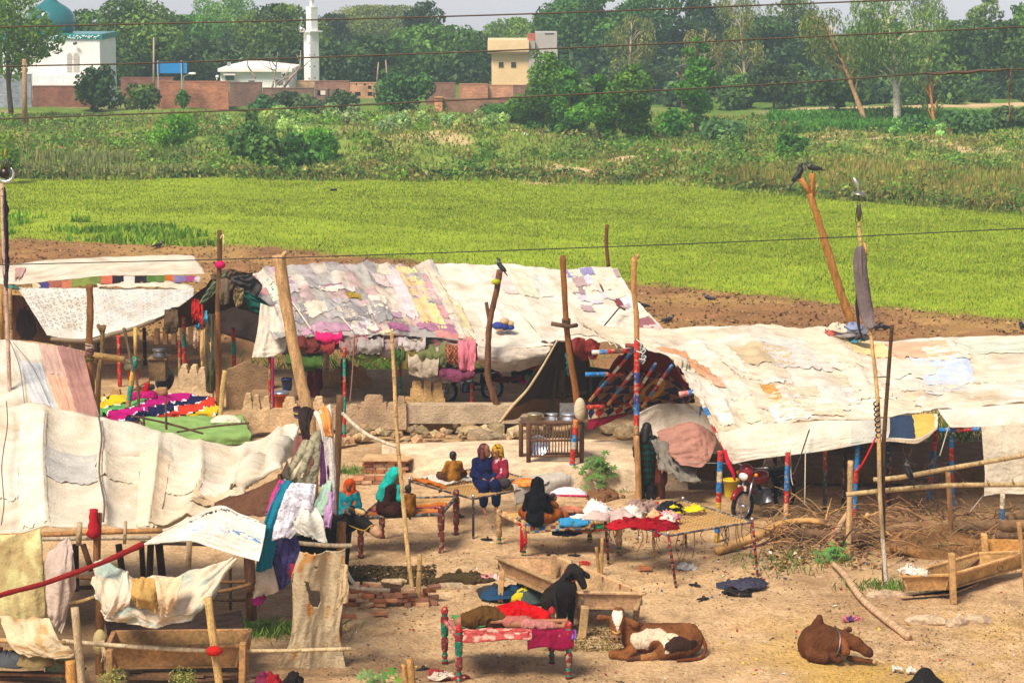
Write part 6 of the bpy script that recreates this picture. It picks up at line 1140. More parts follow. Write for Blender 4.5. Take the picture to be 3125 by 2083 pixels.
hang('stained_sheet', [[(-70, 1632, 37), (20, 1632, 37), (70, 1625, 37), (125, 1612, 37)], [(-70, 1740, 36.8), (20, 1740, 36.8), (75, 1740, 36.8), (134, 1740, 36.8)], [(-70, 1880, 36.7), (20, 1880, 36.6), (80, 1895, 36.6), (140, 1885, 36.7)]], stain(L(196, 176, 124), L(214, 206, 150), 153, .5), 153, mat='tarp')
hang('grey_pink_cloth', [[(150, 1700, 36.6), (203, 1642, 36.7), (218, 1665, 36.7), (229, 1700, 36.6)], [(140, 1735, 36.5), (190, 1740, 36.4), (210, 1745, 36.5), (229, 1790, 36.6)], [(145, 1850, 36.5), (180, 1850, 36.4), (195, 1850, 36.5), (205, 1842, 36.6)], [(150, 1890, 36.5), (165, 1910, 36.5), (175, 1920, 36.5), (186, 1935, 36.5)]], L(206, 184, 168), 154, fold=.08)
hang('sling_cloth', [[(0, 1872, 36.4), (60, 1890, 36.5), (110, 1885, 36.5), (150, 1885, 36.4)], [(15, 1930, 36), (70, 1945, 35.9), (120, 1945, 35.9), (180, 1950, 36)], [(45, 1985, 35.9), (100, 1985, 35.8), (150, 1985, 35.8), (215, 1975, 35.9)], [(78, 2000, 35.9), (130, 2004, 35.8), (180, 2008, 35.8), (228, 2004, 35.9)]], stain(L(230, 208, 168), L(214, 176, 120), 155, .6), 155, mat='tarp')
hang('dark_sack', [[(140, 2000, 36.3), (170, 2000, 36.3), (200, 2000, 36.3)], [(138, 2060, 36.2), (170, 2070, 36.2), (196, 2080, 36.2)]], L(150, 156, 120), 156)
# the bunched washing
hang('bunched_cloth', [[(276, 1780, 36.6), (300, 1715, 36.7), (330, 1730, 36.6), (400, 1760, 36.4), (480, 1760, 36.3), (560, 1755, 36.3), (640, 1730, 36.4), (712, 1700, 36.6)], [(300, 1850, 36.3), (340, 1860, 36), (390, 1840, 35.8), (440, 1850, 35.8), (510, 1850, 35.8), (560, 1860, 35.8), (630, 1810, 36), (716, 1705, 36.6)], [(322, 1886, 36.2), (370, 1900, 35.9), (420, 1905, 35.8), (470, 1915, 35.8), (520, 1905, 35.8), (580, 1880, 35.9), (640, 1840, 36), (718, 1710, 36.6)]], stain(L(226, 206, 178), L(170, 184, 170), 157, .52, 7), 157, wr=.03, wf=(14, 6), fold=.14, ff=(9, 2), n=(110, 40))
hang('ochre_cloth', [[(405, 1765, 36), (440, 1758, 35.9), (470, 1762, 35.9)], [(400, 1810, 35.7), (430, 1820, 35.6), (480, 1830, 35.7)], [(410, 1840, 35.7), (430, 1848, 35.7), (475, 1870, 35.7)]], L(196, 156, 90), 158, fold=.08, n=(20, 22)); hang('pale_cloth', [[(375, 1745, 36), (390, 1742, 36), (405, 1760, 36)], [(350, 1830, 35.7), (385, 1825, 35.7), (406, 1820, 35.7)], [(318, 1885, 35.8), (350, 1880, 35.8), (380, 1850, 35.8)]], L(232, 208, 184), 159, n=(16, 26)); hang('pale_cloth', [[(470, 1760, 35.8), (520, 1762, 35.8), (560, 1755, 35.8)], [(480, 1820, 35.6), (510, 1830, 35.6), (545, 1810, 35.6)], [(490, 1870, 35.7), (505, 1880, 35.7), (530, 1850, 35.7)]], L(228, 196, 156), 160, n=(20, 22))
for (x0, y0, x1, y1, Y, r, c) in ((-100, 1944, 200, 1960, 36, .05, BAM), (190, 1955, 640, 1985, 36.2, .05, L(226, 202, 160)), (640, 1985, 1072, 1978, 36.6, .045, L(226, 196, 148)), (640, 1770, 765, 1772, 39, .05, OLD), (640, 1808, 765, 1782, 38.8, .045, OLD), (640, 1826, 765, 1828, 39, .04, L(90, 70, 54)), (205, 1842, 290, 1820, 37.5, .045, BAM), (230, 1758, 300, 1760, 38, .05, OLD), (912, 1656, 1074, 1664, 39, .055, L(214, 190, 156)), (228, 1790, 300, 1788, 39.5, .05, L(84, 66, 50)), (1056, 1740, 1080, 1780, 40.4, .05, L(206, 196, 180)), (1050, 1788, 1190, 1800, 40.4, .05, L(206, 184, 156))):
    b = B(); b.tube([V(x0, y0, Y), V((x0 + x1) / 2, (y0 + y1) / 2 + 3, Y), V(x1, y1, Y)], r * .72, c, smooth=3, jit=.05, n=9); b.obj('cross_pole', 'wood', sl)
for (x0, y0, x1, y1, Y, r, c) in ((228, 1852, 252, 2110, 35.7, .075, L(206, 180, 140)), (634, 1822, 672, 2110, 35.9, .075, L(222, 184, 116)), (215, 2012, 222, 2110, 35.9, .11, L(216, 160, 90)), (752, 1945, 742, 2110, 37, .085, L(206, 160, 96))):
    b = B(); b.tube([V(x0, y0, Y), V((x0 + x1) / 2, (y0 + y1) / 2, Y), V(x1, y1, Y)], r * .82, c, smooth=3, jit=.06, n=10); b.obj('post', 'wood', sl)
b = B(); b.ball(V(654, 1985, 35.75), (.13, .1, .08), L(190, 36, 30), 10, 7); b.obj('red_binding', 'cloth', sl); b = B(); b.ball(V(306, 1960, 36.8), (.12, .12, .22), L(190, 170, 120), 10, 8); b.obj('rag_binding', 'cloth', sl)
hang('hanging_strip', [[(305, 1955, 36.7), (318, 1952, 36.7)], [(312, 2000, 36.6), (326, 2000, 36.6)], [(308, 2020, 36.7), (320, 2018, 36.7)]], L(220, 190, 150), 162, n=(8, 12))
cl = T('clothes_bundle', 'heap of bright clothes and quilts hung over the end of the white tent', 'clothes', G(880, 1900))
HN = [('maroon_cloth', [[(905, 1330), (955, 1325), (970, 1340)], [(890, 1400), (940, 1400), (968, 1400)], [(860, 1455), (930, 1465), (972, 1440)]], L(140, 88, 80)), ('print_scarf', [[(925, 1330), (955, 1320), (985, 1300)], [(905, 1380), (935, 1390), (980, 1400)], [(855, 1455), (890, 1470), (960, 1500)]], L(176, 168, 138)),
 ('cream_cloth', [[(880, 1400), (920, 1390), (945, 1400)], [(860, 1440), (890, 1450), (930, 1440)], [(850, 1448), (880, 1462), (915, 1455)]], L(222, 206, 170)), ('purple_cloth', [[(985, 1340), (1000, 1330), (1008, 1345)], [(978, 1420), (1000, 1420), (1012, 1440)], [(972, 1480), (990, 1490), (1006, 1500)]], L(92, 50, 92)), ('white_print_strip', [[(958, 1255), (980, 1248), (1008, 1232)], [(985, 1320), (1005, 1310), (1016, 1320)], [(1000, 1420), (1010, 1420), (1020, 1440)], [(1005, 1560), (1012, 1560), (1020, 1570)]], L(232, 222, 212)),
 ('orange_strip', [[(966, 1248), (985, 1240), (996, 1236)], [(985, 1290), (1000, 1285), (1010, 1290)], [(996, 1330), (1008, 1330), (1014, 1335)]], L(226, 150, 80)), ('mint_cloth', [[(985, 1470), (1005, 1465), (1016, 1470)], [(970, 1520), (995, 1520), (1014, 1530)], [(950, 1560), (980, 1570), (1010, 1580)]], L(176, 206, 184)), ('mauve_cloth', [[(950, 1545), (990, 1540), (1014, 1530)], [(955, 1580), (990, 1580), (1010, 1585)], [(965, 1600), (990, 1610), (1004, 1612)]], L(140, 90, 140)), ('lilac_strip', [[(996, 1500), (1010, 1500), (1018, 1505)], [(990, 1560), (1006, 1565), (1014, 1570)], [(985, 1600), (1000, 1608), (1008, 1610)]], L(206, 160, 206)),
 ('olive_hem', [[(850, 1448), (900, 1490), (965, 1475)], [(862, 1462), (905, 1500), (960, 1486)]], L(110, 96, 64)), ('pink_strip', [[(852, 1465), (862, 1463), (870, 1465)], [(825, 1520), (840, 1525), (850, 1530)], [(806, 1580), (815, 1582), (826, 1584)]], L(206, 70, 140)), ('teal_quilt', [[(864, 1462), (880, 1464), (895, 1470)], [(825, 1540), (845, 1545), (865, 1560)], [(795, 1640), (815, 1650), (840, 1660)], [(782, 1742), (800, 1745), (828, 1730)]], L(28, 118, 142)),
 ('floral_sheet', [[(872, 1475), (910, 1472), (965, 1478)], [(850, 1530), (900, 1520), (958, 1530)], [(838, 1590), (885, 1585), (935, 1590)], [(830, 1650), (860, 1640), (885, 1640)]], L(226, 222, 232)), ('white_cloth', [[(900, 1545), (930, 1540), (960, 1545)], [(895, 1580), (930, 1580), (985, 1590)], [(905, 1620), (945, 1625), (994, 1640)], [(940, 1640), (970, 1650), (998, 1655)]], L(222, 218, 206)), ('pale_green_cloth', [[(872, 1580), (900, 1572), (930, 1580)], [(875, 1605), (910, 1605), (950, 1608)], [(900, 1632), (925, 1630), (955, 1618)]], L(190, 226, 190)),
 ('indigo_quilt', [[(850, 1625), (880, 1612), (905, 1630)], [(835, 1690), (872, 1690), (915, 1700)], [(840, 1760), (870, 1760), (885, 1750)], [(848, 1800), (865, 1795), (884, 1775)]], L(92, 84, 140)), ('cream_quilt', [[(784, 1738), (810, 1735), (832, 1725)], [(775, 1790), (810, 1780), (845, 1775)], [(768, 1826), (800, 1820), (850, 1802)]], L(232, 210, 178)), ('red_lining', [[(884, 1740), (900, 1720), (916, 1712)], [(882, 1760), (895, 1745), (914, 1725)]], L(160, 40, 60)), ('magenta_lining', [[(770, 1830), (790, 1826), (812, 1818)], [(776, 1848), (790, 1846), (802, 1840)]], L(130, 26, 84)), ('dark_wrap', [[(908, 1250), (935, 1240), (958, 1250)], [(912, 1300), (930, 1300), (940, 1310)], [(920, 1340), (935, 1340), (945, 1340)]], L(58, 46, 44))]
for i, (nm, rows, c) in enumerate(HN):
    Yk = 37.6 - .06 * (i % 7) if i > 9 else 39.2 - .05 * i
    pr = c if i not in (1, 12, 15) else (lambda u, v, c=np.array(c), s=i: np.where(((vn(u * 14, v * 26, 0, s) > .62))[:, None], c * .62, c))
    hang(nm, [[(x, y, Yk + (.12 if k == 0 else 0) - .05 * (j % 2)) for j, (x, y) in enumerate(r)] for k, r in enumerate(rows)], pr, 170 + i, wr=.012, wf=(9, 6), fold=.07, ff=(5, 1), n=(26, 34), par_=cl)
tc = T('torn_canvas', 'torn stained beige canvas hanging from the post at bottom', 'canvas', G(960, 2080))
def torn(u, v): return (np.hypot((u - .42) * 1.6, (v - .42) * 2.6) < .19 + .1 * (vn(u * 12, v * 12, 0, 3) - .5)) & (v > .36) | (np.hypot((u - .42) * 2, (v - .155) * 5) < .055) | ((np.abs(u - .30 - (v - .3) * .5) < .03) & (v > .28) & (v < .42))
hang('canvas', [[(x, y, 37 - .06 * (j % 2) + .1 * k) for j, (x, y) in enumerate(r)] for k, r in enumerate([[(914, 1682), (960, 1686), (1005, 1682), (1052, 1676)], [(890, 1760), (945, 1760), (1000, 1760), (1052, 1740)], [(894, 1850), (945, 1855), (1000, 1860), (1046, 1850)], [(886, 1950), (935, 1960), (990, 1960), (1036, 1930)], [(846, 2040), (920, 2052), (990, 2068), (1056, 2040)]])], stain(L(206, 186, 150), L(196, 140, 80), 190, .6, 6), 190, wr=.015, wf=(10, 7), fold=.06, ff=(5, 2), n=(70, 90), mat='tarp', hole=torn, par_=tc, rag=.02)
hang('canvas_flap', [[(1040, 1720, 37), (1052, 1720, 37), (1056, 1740, 37)], [(1036, 1790, 36.9), (1052, 1790, 36.9), (1063, 1800, 36.9)], [(1022, 1866, 36.9), (1040, 1845, 36.9), (1062, 1838, 36.9)]], L(196, 170, 130), 191, n=(16, 24), mat='tarp', par_=tc)
rope(tc, [V(845, 2042, 36.9), V(800, 2070, 36.7), V(760, 2090, 36.5)], .008)
# ------------------------------------------------------------------ string beds
TURN = [(.05, 0), (.05, .05), (.035, .08), (.048, .14), (.03, .2), (.05, .24), (.055, .42), (.035, .46), (.055, .5), (.06, .72), (.06, .8), (.04, .83), (.05, .87), (.055, .92), (.04, .97), (.012, 1.0)]
def bed(lab, c4, z, style, web=L(206, 164, 104), over=.2, railc=L(60, 54, 52), webbing=True, grp='string beds in the yard', feet=None):
    """c4: pixel corners of the rail at height z (near, right, far, left)"""
    P = [G(x, y, z) for x, y in c4]; cen = sum(P, Vector()) / 4; t = T('string_bed', lab, 'bed', (cen.x, cen.y, 0), grp)
    for i, p in enumerate(P):
        b = B(); f = Vector((p.x, p.y, 0)) if feet is None or feet[i] is None else G(*feet[i]); ax = p - f; h = z + over
        if style[0] == 'turned': b.lathe([(r * style[2], q * h) for r, q in TURN], f, style[1], n=10, axis=ax.normalized())
        else: 
            b.tube([f, f.lerp(p, .5), p + ax.normalized() * over], .024, style[1], n=8); 
            for k in range(7 if style[2] else 0): q = f.lerp(p, .12 + .12 * k); b.tube([q - ax.normalized() * .02, q + ax.normalized() * .02], .027, L(26, 24, 26), n=8)
        b.obj('leg', 'paint', t)
        if style[0] != 'turned': B().ball(p + ax.normalized() * (over + .02), .032, L(206, 206, 206), 8, 6).obj('knob', 'metal', t)
    for i in range(4):
        a, c = P[i], P[(i + 1) % 4]; b = B(); k = 12; b.tube([a.lerp(c, j / k) for j in range(k + 1)], .035 if style[0] == 'turned' else .022, [railc, railc, tuple(min(1, x * 1.7 + .05) for x in railc)] * 4, n=8); b.obj('rail', 'paint', t)
    if webbing:
        b = B(); n = 26
        for i in range(1, n):
            f = i / n; sg = Vector((0, 0, -.05))
            for (a, c) in ((P[0].lerp(P[1], f), P[3].lerp(P[2], f)), (P[0].lerp(P[3], f), P[1].lerp(P[2], f))): b.tube([a, a.lerp(c, .5) + sg * math.sin(f * 3.14), c], .009, jc(web, .2), n=4, cap=False)
            a, c = P[0].lerp(P[2], f), None
        o = b.obj('webbing', 'cloth', t); o['kind'] = 'stuff'
    t['_z'] = z; return t, P
def spread(par_or_lab, P, uv, c, seed, nm='quilt', off=.03, fold=.05, wr=.02, drop=0.0, cat='quilt', mat='cloth', n=(30, 22), drop_side=0):
    """cloth lying on a bed: uv rectangle of the bed, edges may hang"""
    t = T(nm, par_or_lab, cat, P[0].lerp(P[2], .5))
    u0, u1, v0, v1 = uv; q = lambda u, v: (P[0].lerp(P[1], u)).lerp(P[3].lerp(P[2], u), v) + Vector((0, 0, off))
    rows = [[q(u0 + (u1 - u0) * i / 3, v1 + (v0 - v1) * j / 3) for i in range(4)] for j in range(4)]
    if drop: rows.append([p + Vector((0, -.06, -drop * (.8 + .4 * R.random()))) for p in rows[-1]])
    Sheet(rows, wr=wr, wf=(9, 9), fold=fold, ff=(4, 4), seed=seed).mesh('cloth', n[0], n[1], c, mat, t, rag=.03, solid=.02); return t
def heap(lab, p, size, cols, seed, nm='clothes_heap', cat='clothes', k=6):
    t = T(nm, lab, cat, p); rr = random.Random(seed)
    for i in range(k):
        c = cols[i % len(cols)]; o = Vector(p) + Vector((rr.uniform(-.5, .5) * size[0], rr.uniform(-.5, .5) * size[1], .01 * i)); rx, ry, rz = size[0] * rr.uniform(.22, .4), size[1] * rr.uniform(.25, .45), size[2] * rr.uniform(.5, 1)
        rows = [[o + Vector((rx * math.cos(a) * f, ry * math.sin(a) * f, rz * (1 - f * f * .95) + .02 * math.sin(3 * a + i) * f)) for a in np.linspace(0, 6.283, 10)] for f in (.03, .4, .75, 1.05)]
        Sheet(rows, wr=.03, wf=(10, 5), fold=.06, ff=(5, 3), seed=seed * 9 + i).mesh('cloth', 30, 10, c, 'cloth', t, solid=.01)
    return t
GRN, WINE = L(30, 120, 96), L(130, 40, 44)
bA, PA = bed('painted red and green string bed in the centre foreground', [(1400, 1950), (1736, 1938), (1684, 1894), (1357, 1893)], .70, ('turned', [WINE, GRN, WINE, GRN, L(110, 44, 40), L(120, 50, 46), WINE, GRN, GRN, WINE, WINE, GRN, L(170, 40, 44), L(180, 40, 44)], 1.05), over=.24, railc=L(170, 80, 70))
bB, PB = bed('string bed with turned maroon legs by the girl in orange', [(1100, 1580), (1346, 1568), (1392, 1516), (1165, 1524)], .76, ('turned', L(112, 52, 44), 1.15), over=.17, railc=L(66, 62, 60))
bC, PC = bed('iron-pipe string bed carrying the seated family', [(1444, 1522), (1672, 1477), (1478, 1424), (1250, 1468)], .80, ('pipe', L(58, 54, 52), 0), over=.04)
bD, PD = bed('wooden string bed under the woman in black', [(1598, 1602), (1890, 1592), (1800, 1556), (1523, 1566)], .62, ('turned', [L(176, 140, 90), L(40, 96, 76), L(196, 160, 100), L(40, 96, 76), L(176, 140, 90), L(180, 144, 96)], 1.1), over=.1, railc=L(176, 130, 84))
bE, PE = bed('square iron-pipe string bed with loose hanging ropes at right', [(2040, 1634), (2296, 1591), (2085, 1527), (1846, 1573)], .88, ('pipe', L(130, 44, 40), 1), over=.03, railc=L(76, 74, 76), feet=[(2063, 1792), (2312, 1757), (2095, 1672), (1857, 1720)])
b = B()
for i in range(34):
    k = i % 4; a = PE[0].lerp(PE[1], R.random()) if k < 2 else PE[0].lerp(PE[3], R.random()); l = R.uniform(.15, .6); b.tube([a, a + Vector((R.uniform(-.05, .05), R.uniform(0, .1), -l * .5)), a + Vector((R.uniform(-.08, .08), R.uniform(0, .1), -l))], .008, jc(L(130, 100, 70), .3), n=4, smooth=3)
o = b.obj('loose_rope', 'cloth', bE); o['kind'] = 'stuff'
# bedding
def zig(cols, k=6):
    cols = np.array(cols)
    def f(u, v): s = v * 5 + .35 * np.abs((u * k) % 1 - .5) * 2; return cols[(s.astype(int)) % len(cols)]
    return f
spread('pinkish cotton mattress on the painted bed', PA, (.02, .98, .04, .96), L(176, 120, 110), 201, 'mattress', .03, .03, cat='mattress'); spread('white sheet at the back of the painted bed', PA, (.2, .9, .6, .99), L(232, 230, 232), 202, 'bed_sheet', .08, .06, cat='sheet')
spread('green cloth at the head of the painted bed', PA, (.05, .3, .35, .85), L(70, 150, 80), 203, 'cloth', .1, .06, cat='cloth'); spread('crimson shawl hanging off the painted bed corner', PA, (.62, 1.04, -.03, .12), L(140, 20, 60), 204, 'shawl', .06, .04, drop=.24, cat='shawl'); spread('red floral bolster roll along the painted bed edge', PA, (.03, .66, -.02, .12), stain(L(190, 80, 76), L(226, 180, 160), 5, .5, 9), 205, 'bolster', .1, .05, drop=.12, cat='bolster', n=(90, 40))
spread('purple ribbon bundle at the painted bed corner', PA, (1.0, 1.06, -.02, .1), L(130, 90, 170), 206, 'ribbon', .06, .06, drop=.12, cat='ribbon', n=(10, 12))
spread('patterned rust mat on the maroon-legged bed', PB, (.05, .98, .02, .5), zig([L(196, 110, 40), L(176, 90, 50), L(120, 40, 70), L(190, 120, 60)]), 207, 'mat', .03, .03, cat='mat'); spread('white bedding behind the navy-dressed woman', PC, (.15, .6, .6, .98), L(216, 206, 190), 208, 'bed_sheet', .03, .05, cat='sheet'); spread('orange blanket hanging from the iron bed corner', PC, (.02, .1, .55, .98), L(190, 106, 36), 209, 'blanket', .04, .05, drop=.1, cat='blanket')
def pillow(lab, p, s, c, rot=0.0, trim=None):
    t = T('pillow', lab, 'pillow', p); rows = [[Vector(p) + rotz(rot) @ Vector((s[0] * u, s[1] * v, s[2] * max(0, (1 - abs(u) ** 3) * (1 - abs(v) ** 3)))) for u in np.linspace(-1, 1, 7)] for v in np.linspace(1, -1, 7)]
    Sheet(rows, wr=.008, wf=(6, 6), fold=.01, seed=5).mesh('cushion', 20, 18, c, 'cloth', t, solid=.02)
    if trim: Sheet([[Vector(p) + rotz(rot) @ Vector((s[0] * u, -s[1], .02 + .02 * k)) for u in np.linspace(-1, 1, 5)] for k in (1, -1)], wr=.004, fold=.005, seed=6).mesh('pink_edge', 16, 4, trim, 'cloth', t, solid=.02)
g = PC[1].lerp(PC[2], .25) ; pillow('white pillow with a pink edge on the family bed', G(1735, 1508, .86), (.36, .2, .13), L(232, 214, 214), -.1, L(206, 40, 90)); pillow('orange embroidered cushion behind the woman in black', G(1605, 1478, .86), (.3, .2, .12), stain(L(206, 110, 40), L(230, 160, 80), 8, .5, 12), .1)
spread('grey-white blanket draped over the family bed end', PC, (.55, 1.35, .0, .3), L(196, 186, 170), 211, 'blanket', .05, .05, drop=.3, cat='blanket')
spread('checked patchwork quilt hanging from the wooden bed', PD, (.02, .72, -.03, .4), (lambda u, v: np.array([L(150, 150, 100), L(60, 90, 140), L(180, 150, 90), L(120, 60, 70)])[(((u * 14).astype(int) + (v * 12).astype(int)) % 4)]), 212, 'quilt', .04, .03, drop=.16, n=(40, 30)); spread('red yellow and black zigzag quilt on the wooden bed', PD, (.5, .98, .0, .9), zig([L(190, 34, 34), L(226, 186, 40), L(36, 40, 60), L(226, 220, 206), L(60, 130, 80)], 7), 213, 'quilt', .07, .07, drop=.2, n=(50, 40)); spread('sky-blue cloth edge on the wooden bed', PD, (.36, .66, -.05, .08), L(60, 150, 200), 214, 'cloth', .08, .03, drop=.1, cat='cloth', n=(20, 10)); spread('red cloth hanging by the wooden bed leg', PD, (-.04, .03, -.02, .1), L(190, 24, 34), 215, 'cloth', .0, .03, drop=.42, cat='cloth', n=(8, 18))
heap('white printed clothes on the near end of the iron bed', G(1870, 1575, .9), (.7, .5, .22), [L(232, 226, 220), L(206, 180, 170), L(236, 226, 210)], 3); heap('mauve-brown cloth heap in the middle of the iron bed', G(1950, 1562, .92), (.5, .4, .26), [L(176, 146, 132), L(160, 130, 120)], 4, k=4); heap('deep red clothes spilling over the iron bed edge', G(1960, 1608, .86), (.9, .4, .16), [L(150, 16, 28), L(130, 14, 30), L(170, 24, 36)], 5, k=7); heap('pink and cream shirts on the iron bed', G(2020, 1590, .92), (.5, .4, .2), [L(236, 206, 190), L(226, 150, 170), L(232, 180, 130)], 6); heap('black and yellow clothes on the far side of the iron bed', G(2070, 1556, .9), (.6, .4, .14), [L(30, 30, 34), L(226, 206, 40), L(40, 40, 44)], 7); heap('small orange-red cloth on the iron bed', G(2005, 1548, .92), (.35, .25, .12), [L(226, 60, 20), L(206, 40, 24)], 8, k=3)
spread('dark red cloth hanging off the iron bed corner', PE, (-.02, .12, .18, .7), L(150, 14, 30), 216, 'cloth', .05, .06, drop=.12, cat='cloth')
spread('dark patterned cloth below the wooden bed quilt', PD, (.3, .62, .02, .15), L(30, 36, 50), 217, 'cloth', -.06, .03, drop=.16, cat='cloth')
# beds in the back court
t, PF = bed('low bed under a vivid zigzag quilt before the stepped wall', [(330, 1268), (630, 1262), (610, 1225), (310, 1230)], .45, ('turned', L(130, 90, 60), 1), over=.02, webbing=False, grp='beds in the back court')
def bright(u, v):
    pal = np.array([L(226, 186, 30), L(226, 186, 30), L(96, 166, 90), L(190, 20, 120), L(32, 34, 70), L(206, 60, 40)]); s = (u * 3.2 + v * 2.2 + .3 * np.abs((u * 16) % 1 - .5)); c = pal[(s * 1.4).astype(int) % 6]; e = np.abs((s * 1.4) % 1 - .5) > .43; c = c.copy(); c[e] = np.where(((u[e] * 22).astype(int) % 2 == 0)[:, None], np.array(L(236, 232, 226)), np.array(L(24, 24, 28))); return c
spread('vivid yellow magenta and green zigzag quilt', PF, (-.1, 1.12, -.1, 1.05), bright, 220, 'quilt', .12, .12, drop=.18, n=(110, 60), wr=.03)
t, PG = bed('low bed under a plain green sheet behind the front-left tent', [(480, 1345), (760, 1330), (735, 1280), (430, 1285)], .45, ('turned', L(120, 84, 56), 1), over=.02, webbing=False, grp='beds in the back court'); spread('plain green sheet covering the low bed', PG, (-.02, 1.02, -.06, 1.02), L(142, 176, 100), 221, 'bed_sheet', .08, .06, drop=.2, n=(50, 36), cat='sheet'); pillow('pale floral pillow on the green bed', G(690, 1285, .56), (.35, .2, .14), stain(L(226, 222, 190), L(206, 120, 110), 9, .62, 12), .1)
for (x0, y0, x1, y1, lab) in ((400, 1268, 620, 1322, 'thin stick lying across the green bed'), (505, 1215, 508, 1310, 'upright thin stick by the zigzag quilt'), (437, 1268, 440, 1300, 'short upright peg at the green bed corner'), (540, 1318, 760, 1290, 'forked thin stick on the green sheet')): o = B().tube([V(x0, y0, 53.5), V((x0 + x1) / 2, (y0 + y1) / 2 - 4, 53.3), V(x1, y1, 53.2)], .025, L(110, 84, 62), n=6, smooth=3, jit=.15).obj('stick', 'wood'); tag(o, lab, 'stick', 'sticks in the back court')
# ------------------------------------------------------------------ crib with pots
zc = .44; g0 = G(1600, 1412, zc); ck = T('slatted_crib', 'wooden slatted stand holding cooking pots on the platform', 'stand', g0); Yc = g0.y; CW = L(112, 78, 56)
for (x, d, yt) in ((1590, .55, 1284), (1613, 0, 1288), (1758, .55, 1284), (1776, 0, 1288)): p = V(x, yt, Yc + d); B().tube([(p.x, p.y, zc), p], .05, CW, n=8, jit=.06).obj('leg', 'wood', ck)
for (y, d) in ((1293, 0), (1391, 0), (1344, 0), (1290, .55), (1386, .55)): B().tube([V(1590 if d else 1612, y, Yc + d), V(1776, y - 2, Yc + d)], .028, CW, n=6).obj('rail', 'wood', ck)
for k in range(17): x = 1622 + k * 9.2; B().tube([V(x, 1391, Yc), V(x + 1.5 * (k % 2), 1293, Yc)], .014, jc(L(120, 86, 62), .2), n=6).obj('bar', 'wood', ck)
b = B(); p0, p1 = V(1588, 1289, Yc), V(1780, 1289, Yc); b.box(((p0.x + p1.x) / 2, Yc + .28, p0.z), (p1.x - p0.x, .62, .03), L(100, 74, 56)); b.obj('shelf', 'plank', ck, smooth=False)
def pot(lab, px, py, Y, r, h, prof, c=L(214, 214, 216)): p = V(px, py, Y); t = T('cooking_pot', lab, 'pot', p, 'metal pots'); B().lathe([(r * a, h * q) for a, q in prof], p, c, n=18).obj('bowl', 'metal', t); B().lathe([(r * prof[-1][0] * 1.04, 0), (r * prof[-1][0] * 1.04, .012)], p + Vector((0, 0, h * .985)), c, n=18).obj('rim', 'metal', t); return t
BELL = [(.7, 0), (.98, .15), (1, .35), (.8, .72), (.78, .82), (1.05, .97), (1.0, 1.0)]; STR = [(.9, 0), (1, .08), (1, .9), (1.05, .97), (1.04, 1)]
pot('straight-sided metal pot, leftmost on the slatted stand', 1633, 1286, Yc + .25, .16, .17, STR, L(206, 190, 150)); pot('narrow-necked metal pot, middle one on the slatted stand', 1686, 1286, Yc + .25, .12, .17, BELL); pot('wide metal pot, rightmost on the slatted stand', 1738, 1286, Yc + .25, .17, .17, BELL)
t = T('metal_tray', 'round metal tray leaning inside the slatted stand', 'tray', V(1642, 1395, Yc + .15)); B().lathe([(.24, 0), (.25, .02), (.22, .03), (.2, .012), (.01, .012)], V(1642, 1360, Yc + .1), L(214, 218, 226), n=24, axis=(0, -1, .35)).obj('disc', 'metal', t)
t = T('grey_board', 'grey board propped behind the pots', 'board', V(1730, 1285, Yc + .6)); b = B(); slab(b, 1708, 1752, 1230, 1286, Yc + .62, .03, L(120, 116, 112)); b.obj('panel', 'plank', t, smooth=False)
t = T('covered_sack', 'cream cloth bag hanging on the painted stake by the pots', 'bag', V(1768, 1290, Yc - .1)); b = B(); b.ball(V(1770, 1248, Yc - .2), (.13, .12, .25), L(206, 190, 158), 14, 10); o = b.obj('bag', 'cloth', t)
p = T('painted_stake', 'red and blue painted stake beside the slatted stand', 'stake', G(1740, 1480)); g = G(1740, 1480); b = B(); painted(b, g, V(1758, 1280, g.y), .06, [L(150, 70, 50), BLU, BLU, RED, RED, L(200, 190, 176), BLU, RED, L(206, 120, 60)]); b.obj('shaft', 'paint', p)
# hearth things in the back court
pot('dark round pot on the box in the back court', 490, 1093, 60.5, .2, .22, BELL, L(120, 116, 112)); pot('steel milk pot below the hanging rags', 405, 1128, 60, .22, .24, BELL, L(130, 120, 90)); t = T('wooden_box', 'wooden box carrying a dark pot in the back court', 'box', V(478, 1160, 60.6)); b = B(); slab(b, 453, 505, 1098, 1162, 60.4, .5, L(116, 92, 62)); b.obj('body', 'plank', t, smooth=False); b = B(); slab(b, 450, 508, 1094, 1097.8, 60.35, .6, L(140, 112, 76)); b.obj('lid', 'plank', t, smooth=False); t = T('red_stool', 'small red plastic stool in the back court', 'stool', V(404, 1160, 60)); b = B(); slab(b, 388, 422, 1130, 1135, 59.9, .35, L(170, 30, 34)); b.obj('seat', 'gloss', t, smooth=False)
for x in (390, 417): b = B(); slab(b, x, x + 5, 1135, 1160, 59.9, .3, L(160, 28, 32)); b.obj('leg', 'gloss', t, smooth=False)
